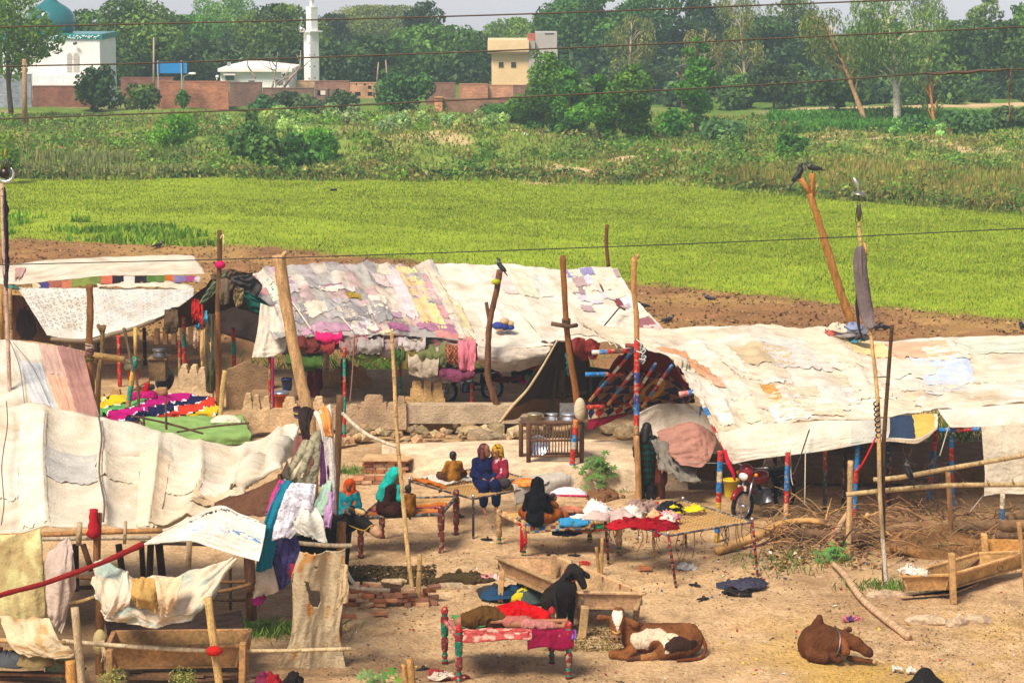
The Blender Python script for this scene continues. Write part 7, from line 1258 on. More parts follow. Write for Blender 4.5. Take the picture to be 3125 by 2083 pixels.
# ------------------------------------------------------------------ buckets, bins
def bucket(lab, px, py, Y, r, h, c, lid=None, z=None, name='bucket'):
    p = V(px, py, Y); t = T(name, lab, 'bucket', p); B().lathe([(r * .78, 0), (r * .8, .01), (r * .97, h * .9), (r * 1.06, h * .9), (r * 1.06, h * .97), (r * .98, h), (r * .9, h), (r * .75, .03)], p, c, n=20).obj('body', 'gloss', t); B().tube([p + Vector((r * 1.03 * math.cos(a), r * 1.03 * math.sin(a) * .3 - r * .6, h * .93 - .12 * math.sin(a))) for a in np.linspace(0, 3.14, 9)], .008, L(150, 150, 150), n=5).obj('handle', 'metal', t)
    if lid: B().lathe([(r * 1.1, 0), (r * 1.1, .04), (r * .8, .06), (r * .3, .05)], p + Vector((0, 0, h)), lid, n=20).obj('lid', 'metal', t)
bucket('yellow plastic bucket under the right tent', 2231, 1514, 48, .165, .36, L(206, 176, 20)); bucket('orange plastic bucket with steel lid behind the stepped wall', 857, 1245, 57.3, .19, .36, L(236, 100, 20), L(190, 196, 204)); bucket('blue bin with yellow rag in the middle tent', 876, 1190, 58.3, .14, .3, L(30, 44, 96))
# ------------------------------------------------------------------ motorbikes
def motorbike(lab, pos, ang, c, s=1.0):
    t = T('motorbike', lab, 'motorbike', pos, 'motorbikes'); m = rotz(ang); W = lambda x, y, z: Vector(pos) + m @ Vector((x * s, y * s, z * s)); K = L(24, 24, 26); S = L(190, 192, 196)
    for x in (.62, -.62):
        b = B(); b.tube([W(x + .27 * math.cos(a), 0, .29 + .27 * math.sin(a)) for a in np.linspace(0, 6.283, 25)], .045, L(30, 28, 28), n=8); w = b.obj('tyre', 'rubber', None); par(w, t); B().tube([W(x + .21 * math.cos(a), 0, .29 + .21 * math.sin(a)) for a in np.linspace(0, 6.283, 25)], .018, S, n=6).obj('rim', 'metal', t); b = B()
        for a in np.linspace(0, 6.283, 13)[:-1]: b.tube([W(x, 0, .29), W(x + .21 * math.cos(a), .02 * (-1) ** int(a * 2), .29 + .21 * math.sin(a))], .005, S, n=4)
        b.tube([W(x, -.06, .29), W(x, .06, .29)], .05, S, n=10); o = b.obj('spokes', 'metal', t); b = B(); b.tube([W(x + .33 * math.cos(a), 0, .29 + .33 * math.sin(a)) for a in np.linspace(.5, 2.5, 9)], .06, c if x > 0 else K, n=6); b.obj('mudguard', 'gloss' if x > 0 else 'metal', t)
    for sy in (-.09, .09): B().tube([W(.62, sy, .29), W(.42, sy, .85)], .022, S, n=8).obj('fork', 'metal', t); B().tube([W(-.1, sy, .5), W(-.62, sy, .29)], .02, K, n=6).obj('swing_arm', 'metal', t); B().tube([W(.1, sy * 1.4, .28), W(-.75, sy * 1.6, .27)], [.03, .045], S, n=8).obj('exhaust', 'metal', t) if sy < 0 else None; B().tube([W(-.35, sy, .62), W(-.6, sy * 1.3, .3)], .03, L(60, 60, 62), n=8).obj('shock', 'metal', t)
    B().tube([W(.4, 0, .85), W(.05, 0, .45), W(-.3, 0, .42), W(-.35, 0, .68)], .04, K, n=8).obj('frame', 'metal', t); b = B(); b.box(W(.05, 0, .38), (.34 * s, .24 * s, .28 * s), L(110, 110, 112), rot=m, bev=.05); b.obj('engine', 'metal', t); b = B(); b.ball(W(.15, 0, .74), (.27 * s, .14 * s, .13 * s), c, 16, 10, rot=m); b.obj('fuel_tank', 'gloss', t); b = B(); b.box(W(-.38, 0, .76), (.62 * s, .24 * s, .1 * s), K, rot=m, bev=.04); b.obj('seat', 'rubber', t)
    b = B(); b.ball(W(.52, 0, .88), (.12 * s, .14 * s, .17 * s), c, 14, 10, rot=m); h = b.obj('headlamp_cowl', 'gloss', t); B().ball(W(.61, 0, .83), (.05 * s, .1 * s, .08 * s), L(226, 226, 220), 12, 8, rot=m).obj('lens', 'gloss', h); B().tube([W(.36, -.36, 1.0), W(.42, -.1, .96), W(.42, .1, .96), W(.36, .36, 1.0)], .017, S, n=8, smooth=3).obj('handlebar', 'metal', t)
    for sy in (-1, 1): B().tube([W(.36, .28 * sy, 1.0), W(.33, .4 * sy, 1.0)], .024, K, n=8).obj('grip', 'rubber', t); B().ball(W(.5, .2 * sy, .86), (.04, .04, .04), L(236, 130, 20), 8, 6).obj('indicator', 'gloss', t); B().tube([W(.38, .25 * sy, 1.0), W(.36, .3 * sy, 1.16)], .008, S, n=5).obj('mirror_stem', 'metal', t); B().ball(W(.36, .31 * sy, 1.19), (.02, .05, .05), K, 10, 6).obj('mirror', 'gloss', t)
    b = B(); b.box(W(.64, 0, .62), (.02, .18 * s, .09 * s), L(226, 222, 200), rot=m); b.obj('number_plate', 'plaster', t, smooth=False); B().tube([W(-.72, 0, .7), W(-.86, 0, .62)], .05, L(150, 20, 20), n=8).obj('tail_lamp', 'gloss', t); return t
gm = G(2330, 1575); motorbike('red motorbike parked facing the yard at the right tent', (gm.x, gm.y, 0), math.radians(-133), L(130, 16, 24), 1.13)
gm = V(1432, 1262, 58.6); motorbike('black motorbike parked inside the middle tent', (gm.x, gm.y, .46), math.radians(-155), L(26, 26, 30), 1.0)
# ------------------------------------------------------------------ wooden troughs on legs
def trough(lab, c4, z, h, cols, legs, cat='cart', name='wooden_cart', floor=True):
    P = [G(x, y, z) for x, y in c4]; cen = sum(P, Vector()) / 4; t = T(name, lab, cat, (cen.x, cen.y, 0), 'wooden carts and troughs')
    for i in range(4):
        a, c = P[i], P[(i + 1) % 4]; d = (c - a); inn = (cen - (a + c) / 2); inn.z = 0; inn = inn.normalized() * .035; lo = Vector((0, 0, -h)) + inn * 2.5
        b = B(); q = [a, c, c + lo, a + lo]; b.add(q + [p + inn for p in q], [(0, 1, 2, 3), (7, 6, 5, 4), (0, 4, 5, 1), (1, 5, 6, 2), (2, 6, 7, 3), (3, 7, 4, 0)], jc(cols, .2)); b.obj('side_board', 'plank', t, smooth=False)
        b = B(); b.box((a + c) / 2 + Vector((0, 0, .012)) - inn * .4, (d.length + .06, .075, .045), jc(cols, .15), rot=frame(d), bev=.008); b.obj('rim_batten', 'plank', t, smooth=False)
        for f in (.03, .97): b = B(); b.box(a.lerp(c, f) - inn * .7 + Vector((0, 0, -h * .5)), (.03, .012, h * .3), L(150, 146, 140), rot=frame(d)); b.obj('iron_strap', 'metal', t, smooth=False)
    if floor: b = B(); q = [p + Vector((0, 0, -h + .02)) + (cen - p).normalized() * .06 for p in P]; q2 = [p - Vector((0, 0, .03)) for p in q]; b.add(q + q2, [(0, 1, 2, 3), (7, 6, 5, 4), (0, 4, 5, 1), (1, 5, 6, 2), (2, 6, 7, 3), (3, 7, 4, 0)], tuple(k * .7 for k in cols)); b.obj('floor', 'plank', t, smooth=False)
    for (x0, y0, x1, y1, r) in legs: g = G(x1, y1); p = V(x0, y0, g.y); b = B(); b.box((p + g) / 2, ((p - g).length, r, r * 1.3), jc(cols, .2), rot=frame(p - g, (0, 1, .2)), bev=.012); b.obj('leg', 'plank', t, smooth=False)
    return t, P
WD = L(190, 152, 108)
ct, PW = trough('wooden box cart with the black calf feeding at it', [(1768, 1808), (1962, 1812), (1702, 1704), (1518, 1702)], .66, .28, WD, [(1532, 1745, 1526, 1835, .1), (1786, 1850, 1776, 1946, .13), (1695, 1695, 1690, 1780, .1), (1945, 1840, 1940, 1890, .1)])
for (x, y0, y1) in ((1692, 1694, 1760),): p = V(x, y0, PW[2].y - .3); b = B(); b.box((p + V(x - 6, y1, PW[2].y - .4)) / 2, (.1, .08, .42), WD, bev=.01); b.obj('upright', 'plank', ct, smooth=False)
for f, c in ((.45, L(110, 70, 50)), (.25, L(150, 40, 34)), (.12, L(120, 90, 70))): q = PW[1].lerp(PW[2], f); B().tube([q + Vector((-.02, -.06, .03)), q + Vector((0, -.07, -.1)), q + Vector((0, -.05, -.2))], .014, c, n=5).obj('strap', 'cloth', ct)
tr, PT = trough('sun-bleached wooden feeding trough at the right edge', [(2752, 1758), (2902, 1755), (3140, 1684), (2985, 1690)], .45, .26, L(206, 160, 100), [(2904, 1688, 2910, 1840, .11), (3003, 1628, 3010, 1730, .11)], 'trough', 'wooden_trough')
b = B(); q = [G(2932, 1740, .3), G(3003, 1680, .42), G(3010, 1684, .42), G(2940, 1746, .3)]; b.add(q + [p - Vector((0, 0, .2)) for p in q], [(0, 1, 2, 3), (0, 4, 5, 1), (1, 5, 6, 2), (2, 6, 7, 3), (3, 7, 4, 0)], L(110, 84, 58)); b.obj('inner_board', 'plank', tr, smooth=False); b = B(); q0, q1 = V(3012, 1645, G(3080, 1730).y + .2), V(3140, 1690, G(3080, 1730).y + .2); b.box((q0 + q1) / 2, (q1.x - q0.x, .04, q0.z - q1.z), L(206, 150, 80)); b.obj('back_board', 'plank', tr, smooth=False); B().tube([V(3040, 1632, 42.6), V(3140, 1636, 42.6)], .06, L(120, 92, 66), n=9).obj('handle_pole', 'wood', tr); q = V(3051, 1732, PT[1].y + .6); B().tube([q + Vector((.05 * math.cos(a), -.03, .05 * math.sin(a))) for a in np.linspace(0, 6.283, 13)], .01, L(90, 70, 54), n=5).obj('iron_ring', 'metal', tr)
for k in range(5): g = G(2830 + 26 * k, 1825 - 5 * k); b = B(); b.box((g.x, g.y, .06), (1.0, .1, .025), jc(L(190, 160, 120), .2), rot=rotz(.25 + .15 * k)); b.obj('loose_slat', 'plank', tr, smooth=False)
heap('white rags piled on the right-hand trough rim', G(2805, 1752, .46), (.4, .2, .12), [L(232, 222, 206), L(226, 210, 190)], 11, 'rags', 'rags', 4)
c3, P3 = trough('long plank trough under the bunched cloth at bottom left', [(330, 1976), (738, 1970), (760, 1925), (350, 1930)], .62, .34, L(176, 132, 84), [(742, 1960, 738, 2110, .1), (335, 1980, 335, 2110, .1)], 'trough', 'wooden_trough'); hang('dark_liner', [[(320, 1880, 37.6), (450, 1890, 37.8), (600, 1880, 37.8), (735, 1862, 37.6)], [(325, 1930, 37.5), (450, 1935, 37.6), (600, 1930, 37.6), (745, 1910, 37.5)], [(330, 1975, 37.2), (450, 1972, 37.2), (600, 1970, 37.2), (740, 1965, 37.2)]], L(64, 50, 44), 230, par_=c3); q = V(429, 2000, 36.85); B().tube([q + Vector((.055 * math.cos(a), -.02, .055 * math.sin(a))) for a in np.linspace(0, 6.283, 13)], .012, L(100, 80, 60), n=5).obj('iron_ring', 'metal', c3)
# plank pile bottom left
pk = T('plank_pile', 'pile of old planks and rags in the bottom left corner', 'planks', G(60, 2083))
for k in range(9): g = G(R.uniform(-60, 190), R.uniform(2060, 2110)); b = B(); b.box((g.x, g.y, .05 + .05 * k), (1.3, .12, .04), jc(L(120, 84, 54), .25), rot=rotz(R.uniform(-.5, .5))); b.obj('plank', 'plank', pk, smooth=False)
for k in range(8): g = G(450 + 40 * k, 2090); b = B(); b.box((g.x, g.y, .12 + .03 * (k % 3)), (1.0, .1, .03), jc(L(110, 82, 56), .25), rot=rotz(R.uniform(-.3, .3))); b.obj('plank', 'plank', pk, smooth=False)
heap('yellow and grey rags on the plank pile', G(50, 2020, .4), (.8, .5, .25), [L(206, 170, 30), L(84, 86, 90), L(120, 60, 50), L(140, 120, 80)], 12, 'rags', 'rags', 7)
# ------------------------------------------------------------------ logs, brushwood
def log(lab, pts, rad, c, nm='log', grp='logs and branches by the fence'): P = [G(x, y, z) for x, y, z in pts]; t = T(nm, lab, 'log', P[0], grp); B().tube(P, rad, c, n=9, smooth=4, jit=.07).obj('trunk', 'bark', t); return t
log('long grey log lying behind the fence', [(2700, 1622, .2), (2800, 1608, .26), (2950, 1606, .28), (3100, 1604, .26), (3200, 1604, .25)], [.1, .13, .13, .12], L(140, 108, 76)); log('dark log lying left of the flagpole', [(2370, 1612, .15), (2480, 1628, .18), (2600, 1640, .2), (2700, 1632, .2)], [.09, .1, .1, .08], L(104, 78, 56)); log('crooked pale branch curving over the firewood', [(2188, 1682, .1), (2260, 1655, .15), (2330, 1628, .2), (2380, 1600, .25), (2450, 1588, .4), (2500, 1592, .42), (2522, 1606, .3)], [.08, .09, .09, .08, .06, .05, .03], L(190, 144, 88)); log('short upright stump among the firewood', [(2540, 1662, .05), (2560, 1610, .3), (2590, 1560, .6)], [.08, .06, .04], L(190, 156, 116)); log('pale chopped branch on the firewood heap', [(2640, 1590, .3), (2648, 1570, .55)], [.05, .05], L(200, 156, 100))
bw = T('brushwood_heap', 'tangled heap of firewood twigs behind the fence', 'firewood', G(2500, 1640), None); rr = random.Random(9)
for k in range(90):
    x = rr.uniform(2330, 3120) if k % 3 else rr.uniform(2330, 2700); y = rr.uniform(1560, 1690); g = G(x, y, rr.uniform(.02, .3)); a = rr.uniform(0, 6.28); l = rr.uniform(.3, 1.1); d = Vector((math.cos(a), math.sin(a), rr.uniform(-.1, .6))); mid = g + d * l * .5 + Vector((0, 0, rr.uniform(0, .15))); b = B(); b.tube([g, mid, g + d * l], [rr.uniform(.012, .03), .012, .005], jc([L(150, 116, 80), L(110, 84, 60), L(186, 140, 84)][k % 3], .2), n=5, smooth=3); b.obj('branch', 'bark', bw)
b = B()
for k in range(560): x = rr.uniform(2320, 3060); y = rr.uniform(1545, 1680); g = G(x, y, rr.uniform(.02, .5 if 2750 < x < 2880 else .25)); a = rr.uniform(0, 6.28); l = rr.uniform(.15, .6); d = Vector((math.cos(a), math.sin(a), rr.uniform(-.2, .7))); b.tube([g, g + d * l * .5 + Vector((0, 0, .04)), g + d * l], .011, jc(L(160, 124, 88), .45), n=3, cap=False)
o = b.obj('twigs', 'bark', bw); o['kind'] = 'stuff'
bk = T('dry_bush', 'dark dead bush dumped behind the fence', 'bush', G(2800, 1570)); b = B()
for k in range(300): p = V(2815, 1500, 47) + Vector((rr.gauss(0, .4), rr.gauss(0, .25), rr.gauss(0, .35))); d = Vector((rr.uniform(-1, 1), rr.uniform(-1, 1), rr.uniform(-.6, 1))) * .16; b.tube([p, p + d * .6, p + d], .007, jc(L(80, 60, 46), .3), n=3, cap=False)
o = b.obj('dead_twigs', 'bark', bk); o['kind'] = 'stuff'
# ------------------------------------------------------------------ plants
def leafplant(lab, px, py, leaves_, stem, cat='plant', name='castor_plant'):
    g = G(px, py); t = T(name, lab, cat, g); b = B()
    for pts in stem: b.tube([V(x, y, g.y) for x, y in pts], [.018, .008], L(150, 120, 100), n=5, smooth=3)
    b.obj('stem', 'bark', t)
    for (x, y, r, c, tilt) in leaves_:
        p = V(x, y, g.y + R.uniform(-.15, .15)); n = 7; vs = [p]; a0 = R.uniform(0, 6); m = Matrix.Rotation(tilt, 3, 'X') @ rotz(a0)
        for k in range(n * 2 + 1): a = math.pi * 1.75 * (k / (n * 2)) ; rr_ = r * (1 if k % 2 else .45); vs.append(p + m @ Vector((rr_ * math.cos(a), rr_ * math.sin(a), -.2 * rr_)))
        b = B(); b.add(vs, [(0, k, k + 1) for k in range(1, n * 2 + 1)], jc(c, .15)); b.obj('leaf', 'leaf', t, smooth=False)
lf = [(R.gauss(1815, 34), R.gauss(1425, 26), R.uniform(.08, .15), L(96, 136, 60), R.uniform(.3, 1.1)) for _ in range(34)]; leafplant('young castor plant growing before the mud platform', 1828, 1500, lf, [[(1828, 1500), (1818, 1450), (1806, 1415), (1800, 1390)], [(1818, 1450), (1845, 1425), (1860, 1415)], [(1822, 1470), (1792, 1450)]])
leafplant('castor leaves at the bottom edge left of the painted bed', 1170, 2095, [(1165, 2060, .17, L(110, 150, 70), .9), (1120, 2050, .14, L(130, 156, 90), .8), (1195, 2045, .12, L(90, 150, 50), .6), (1140, 2075, .15, L(100, 140, 60), 1.0), (1215, 2070, .1, L(120, 176, 50), .7), (1100, 2062, .1, L(120, 150, 80), .9)], [[(1170, 2095), (1165, 2065)], [(1170, 2095), (1120, 2055)]])
leafplant('feathery green weed beside the fence post', 2545, 1712, [(R.gauss(2545, 28), R.gauss(1688, 16), R.uniform(.05, .11), L(96, 150, 70), R.uniform(.2, 1.2)) for _ in range(40)], [[(2545, 1712), (2530, 1680)], [(2545, 1712), (2560, 1675)], [(2545, 1712), (2545, 1670)]], name='weed')
for i, (x, y, lab) in enumerate([(340, 2075, 'yellow-green flowering weed at bottom left, nearer the brown post'), (560, 2075, 'yellow-green flowering weed at bottom left, right one')]):
    g = G(x, 2110); t = T('flowering_weed', lab, 'plant', g); rs = np.random.RandomState(i); c = V(x, y, g.y - .3); p, d = shell(tuple(c), (.24, .2, .24), 420, rs, .2); co, q, cc = leaves(p, d, .02, np.array([L(170, 180, 80), L(196, 200, 110), L(120, 150, 60)])[rs.randint(0, 3, 420)], .5, 0, 1, rs); o = np_mesh('florets', co, q, cc, 'leaf', t); o['kind'] = 'stuff'; b = B()
    for k in range(14): b.tube([(g.x, g.y, 0), tuple(p[k * 20])], [.008, .004], L(130, 150, 80), n=4)
    b.obj('stem', 'leaf', t)
def tuft(n, px, py, w, d, hmin, hmax, cols, seed, lab):
    g = G(px, py); rs = np.random.RandomState(seed); X = rs.normal(g.x, w, n); Y = rs.normal(g.y, d, n); h = rs.uniform(hmin, hmax, n); a = rs.uniform(0, 6.28, n); Z = hgt(X, Y); wd = .008; dx, dy = np.cos(a) * wd, np.sin(a) * wd; lx, ly = rs.normal(0, .4, n) * h, rs.normal(0, .4, n) * h
    co = np.stack([np.stack([X - dx, Y - dy, Z], -1), np.stack([X + dx, Y + dy, Z], -1), np.stack([X + lx * .5 + dx, Y + ly * .5 + dy, Z + h * .7], -1), np.stack([X + lx, Y + ly, Z + h], -1)], 1).reshape(-1, 3); o = np_mesh('grass_tuft', co, np.arange(4 * n).reshape(n, 4), np.array(cols)[rs.randint(0, len(cols), n)], 'grass'); tag(o, lab, 'grass', kind='stuff')
GC = [L(100, 140, 50), L(80, 120, 44), L(130, 150, 70)]
for i, (n, x, y, w, d, h0, h1, lab) in enumerate([(900, 830, 1930, .45, .25, .06, .2, 'green grass patch beside the torn canvas'), (500, 1065, 1440, .3, .2, .04, .12, 'thin grass left of the brick steps'), (350, 2720, 1795, .4, .15, .06, .18, 'grass at the foot of the flagpole'), (260, 2420, 1720, .7, .5, .05, .2, 'grass growing through the firewood litter'), (2500, 1240, 1190, 1.6, 1.2, .1, .4, 'green weeds glimpsed behind the middle tent'), (2500, 2980, 1400, 1.4, 1.0, .1, .4, 'green weeds glimpsed behind the right tent'), (400, 1850, 1490, .5, .2, .04, .1, 'thin weeds along the platform foot')]):
    if i in (4, 5): g = V(x, y, 66 if i == 4 else 57); px_, py_ = x, y; q = Vector((g.x, g.y, 0)); rs = None; tuft(n, x, 1041.5 + FPX * math.tan(math.atan2(H, g.y) - PITCH), 2.2, 1.5, h0, h1, GC, 300 + i, lab)
    else: tuft(n, x, y, w, d, h0, h1, GC, 300 + i, lab)
# ------------------------------------------------------------------ litter, straw, sandals, dark cloth
rs = np.random.RandomState(8)
def scatter(nm, n, box, size, cols, lab, flat=.25, seed=1, dens=None, asp=.5):
    rs = np.random.RandomState(seed); px = rs.uniform(box[0], box[1], n); py = rs.uniform(box[2], box[3], n); P = np.array([tuple(G(a, b_)) for a, b_ in zip(px, py)])
    P = P[(P[:, 1] < edge_near(P[:, 0]) + .3)]
    if dens is not None: k = fbm(P[:, 0] * dens[0], P[:, 1] * dens[0], 0, seed) > dens[1]; P = P[k]
    n = len(P); P[:, 2] = hgt(P[:, 0], P[:, 1]) + .012; nr = np.tile([0, 0, 1.0], (n, 1)); co, q, c = leaves(P, nr, size, np.array(cols)[rs.randint(0, len(cols), n)] * rs.uniform(.7, 1.15, (n, 1)), asp, 0, flat, rs); o = np_mesh(nm, co, q, c, 'cloth'); tag(o, lab, nm.replace('_', ' '), kind='stuff')
scatter('straw', 12000, (1000, 3200, 1650, 2140), .03, [L(206, 170, 96), L(190, 150, 84), L(150, 116, 70), L(222, 192, 130)], 'chopped straw strewn over the yard', .3, 2, (.7, .48), .14)
scatter('straw', 5000, (2400, 3200, 1850, 2140), .028, [L(214, 180, 100), L(196, 160, 90), L(150, 120, 60)], 'thick yellow straw in the lower right yard', .3, 3, (.6, .42), .16); scatter('dung_crumbs', 3500, (1000, 3200, 1600, 2140), .022, [L(96, 74, 50), L(110, 90, 60), L(80, 62, 44)], 'dark dung crumbs over the yard', .6, 4, (.8, .5), .7)
scatter('dung_crumbs', 2600, (1040, 1330, 1725, 1790), .035, [L(84, 68, 44), L(100, 82, 54)], 'dark trampled dung behind the brick pile', .7, 24, (.9, .4), .8); scatter('fodder', 3000, (1660, 1900, 1850, 1990), .03, [L(150, 136, 70), L(120, 104, 54), L(96, 80, 50)], 'chopped green fodder trampled under the wooden cart', .6, 25, (.9, .35), .3)
scatter('soil_clods', 16000, (-80, 3200, 735, 1030), .07, [L(120, 86, 56), L(150, 114, 76), L(96, 70, 48), L(176, 144, 96)], 'clods and stubble on the ploughed strip', .8, 26, (.5, .3), .6)
scatter('pebbles', 5000, (1000, 3200, 1480, 2140), .014, [L(206, 180, 150), L(170, 140, 110), L(140, 112, 86)], 'small pale pebbles over the yard', .6, 14, None, .8)
scatter('paper_litter', 420, (1900, 2720, 1640, 1800), .05, [L(232, 226, 216), L(214, 200, 180), L(190, 60, 60), L(60, 60, 90), L(226, 206, 120), L(150, 120, 90)], 'paper and plastic scraps strewn below the firewood', .5, 5, (.9, .48), .7); scatter('paper_litter', 320, (1000, 3100, 1600, 2080), .04, [L(232, 226, 216), L(190, 160, 130), L(170, 40, 60), L(60, 90, 130), L(226, 200, 60)], 'stray plastic scraps over the whole yard', .5, 6, None, .6); scatter('dry_leaves', 1200, (2330, 2800, 1600, 1740), .06, [L(150, 112, 74), L(120, 86, 56), L(190, 150, 100), L(96, 74, 50)], 'dry leaves and husks under the firewood', .7, 7, (.8, .42), .5)
for i, (x, y, lab) in enumerate([(1685, 1694, 'black sandal near the wooden bed, left one'), (1752, 1697, 'black sandal near the wooden bed, right one'), (2145, 1830, 'dark sandal alone in the open yard'), (2120, 1788, 'grey canvas shoe near the iron bed'), (1400, 1578, 'black slipper under the navy-dressed woman'), (1290, 2045, 'dark slipper at the bottom edge'), (1485, 1648, 'black and white shoe under the family bed')]):
    g = G(x, y); t = T('sandal', lab, 'sandal', g, 'footwear on the ground'); m = rotz(R.uniform(-.6, .6)); b = B(); b.ball((g.x, g.y, .025), (.13, .05, .022), L(34, 30, 30), 12, 6, rot=m); b.obj('sole', 'rubber', t); b = B(); b.tube([Vector((g.x, g.y, .03)) + m @ Vector((.02, .05 * math.cos(a), .045 * math.sin(a))) for a in np.linspace(0, 3.14, 7)], .014, L(44, 38, 36), n=5); b.obj('strap', 'rubber', t)
heap('dark blue-black cloth dropped in the open yard', G(2300, 1790, .02), (.9, .45, .1), [L(60, 60, 74), L(70, 68, 84)], 14, 'dropped_cloth', 'cloth', 6); heap('small dark cloth left of the dropped blue-black one', G(2250, 1812, .02), (.3, .2, .07), [L(50, 46, 44)], 15, 'dropped_cloth', 'cloth', 3); heap('grey plastic bag under the iron bed', G(2095, 1735, .02), (.35, .2, .12), [L(190, 190, 186), L(206, 202, 196)], 16, 'plastic_bag', 'bag', 3); heap('blue and yellow rags behind the wooden cart leg', G(1570, 1830, .02), (.9, .5, .25), [L(40, 70, 100), L(60, 60, 60), L(206, 190, 30), L(120, 130, 130), L(70, 84, 80)], 17, 'rags', 'rags', 8); heap('red cloth scrap beside the pegs', G(1790, 1722, .02), (.22, .15, .05), [L(190, 60, 50)], 18, 'dropped_cloth', 'cloth', 2); heap('pink scraps behind the dung heap', G(1485, 1765, .02), (.4, .2, .07), [L(226, 150, 150), L(232, 200, 190)], 19, 'rags', 'rags', 3); heap('red and white cloth at the bottom edge under the painted bed', G(1345, 2070, .02), (.6, .2, .08), [L(150, 50, 50), L(206, 190, 170)], 20, 'dropped_cloth', 'cloth', 4); heap('red bundle at the bottom edge below the torn canvas', G(860, 2090, .1), (.5, .3, .2), [L(150, 30, 40), L(40, 34, 34), L(120, 40, 70)], 21, 'cloth_bundle', 'cloth', 5); heap('white plastic scrap in the straw near the black animal', G(2755, 2045, .02), (.25, .12, .05), [L(236, 230, 216)], 22, 'plastic_scrap', 'litter', 2); heap('pink and purple scrap in the open yard left of the fallen pole', G(2595, 1895, .02), (.25, .15, .06), [L(206, 120, 130), L(90, 60, 120)], 23, 'dropped_cloth', 'cloth', 3)
# ------------------------------------------------------------------ living things: smooth surfaces grown round limbs
def blob(name, prims, parent, mat='skin', vox=.014, k=.03, xf=None, colfn=None, wrk=0.0):
    """prims: (a, b, ra, rb, colour) round cones blended into ONE continuous surface"""
    A = np.array([tuple(p[0]) for p in prims], float); Bp = np.array([tuple(p[1]) for p in prims], float)
    ra = np.array([p[2] for p in prims]); rb = np.array([p[3] for p in prims]); rm = max(ra.max(), rb.max()) + 3 * vox
    lo = np.minimum(A.min(0), Bp.min(0)) - rm; hi = np.maximum(A.max(0), Bp.max(0)) + rm
    n = np.ceil((hi - lo) / vox).astype(int) + 1
    gx, gy, gz_ = [lo[i] + vox * np.arange(n[i]) for i in range(3)]
    X = np.stack(np.meshgrid(gx, gy, gz_, indexing='ij'), -1).astype(np.float32)
    def dist(X, i):
        d = Bp[i] - A[i]; L2 = max(1e-9, float(d @ d)); t = np.clip(((X - A[i]) @ d) / L2, 0, 1)
        return np.sqrt(((X - A[i] - t[..., None] * d) ** 2).sum(-1)) - (ra[i] + (rb[i] - ra[i]) * t)
    F = None
    for i in range(len(prims)):
        s = dist(X, i)
        if F is None: F = s
        else: h = np.clip(.5 + .5 * (s - F) / k, 0, 1); F = s * (1 - h) + F * h - k * h * (1 - h)
    ins = F < 0; nx, ny, nz = F.shape; cs = np.zeros((nx - 1, ny - 1, nz - 1, 3), np.float32); cn = np.zeros((nx - 1, ny - 1, nz - 1), np.float32)
    idx = np.stack(np.meshgrid(np.arange(nx), np.arange(ny), np.arange(nz), indexing='ij'), -1)
    faces = []
    for ax in range(3):
        sl0 = [slice(None)] * 3; sl1 = [slice(None)] * 3; sl0[ax] = slice(0, -1); sl1[ax] = slice(1, None)
        f0, f1 = F[tuple(sl0)], F[tuple(sl1)]; cr_ = (f0 < 0) != (f1 < 0); e = np.argwhere(cr_)
        t = f0[cr_] / (f0[cr_] - f1[cr_]); pt = e.astype(np.float32); pt[:, ax] += t; o1, o2 = [a for a in range(3) if a != ax]; ring = []
        for (p, q) in ((0, 0), (-1, 0), (-1, -1), (0, -1)):
            c = e.copy(); c[:, o1] += p; c[:, o2] += q; c = np.clip(c, 0, np.array(cn.shape) - 1); np.add.at(cs, (c[:, 0], c[:, 1], c[:, 2]), pt); np.add.at(cn, (c[:, 0], c[:, 1], c[:, 2]), 1); ring.append(c)
        flip = (f0[cr_] < 0) ^ (ax == 1); faces.append((ring, flip))
    vid = -np.ones(cn.shape, np.int64); m = cn > 0; vid[m] = np.arange(m.sum()); co = lo + vox * (cs[m] / cn[m][:, None]); Q = []
    for ring, flip in faces:
        q = np.stack([vid[c[:, 0], c[:, 1], c[:, 2]] for c in ring], -1); q[flip] = q[flip][:, ::-1]; Q.append(q)
    Q = np.concatenate(Q)[:, ::-1]; D = np.stack([dist(co, i) for i in range(len(prims))], -1); cols = np.array([p[4] for p in prims])[D.argmin(1)]
    if colfn is not None: cols = colfn(co, cols)
    if wrk:
        j = D.argmin(1); d = Bp[j] - A[j]; t = np.clip(((co - A[j]) * d).sum(1) / np.maximum(1e-9, (d * d).sum(1)), 0, 1); nr = co - A[j] - t[:, None] * d; nr /= np.linalg.norm(nr, axis=1)[:, None] + 1e-9
        f_ = fbm(co[:, 0] * 16, co[:, 1] * 16, co[:, 2] * 7, 12, 2); co = co + nr * (wrk * (1 - 2 * np.abs(2 * f_ - 1) ** .7))[:, None]
    if xf is not None: co = np.array([tuple(xf @ Vector(c)) for c in co])
    return np_mesh(name, co, Q, cols, mat, parent, smooth=True, dom='POINT')
SKIN = L(150, 98, 66)
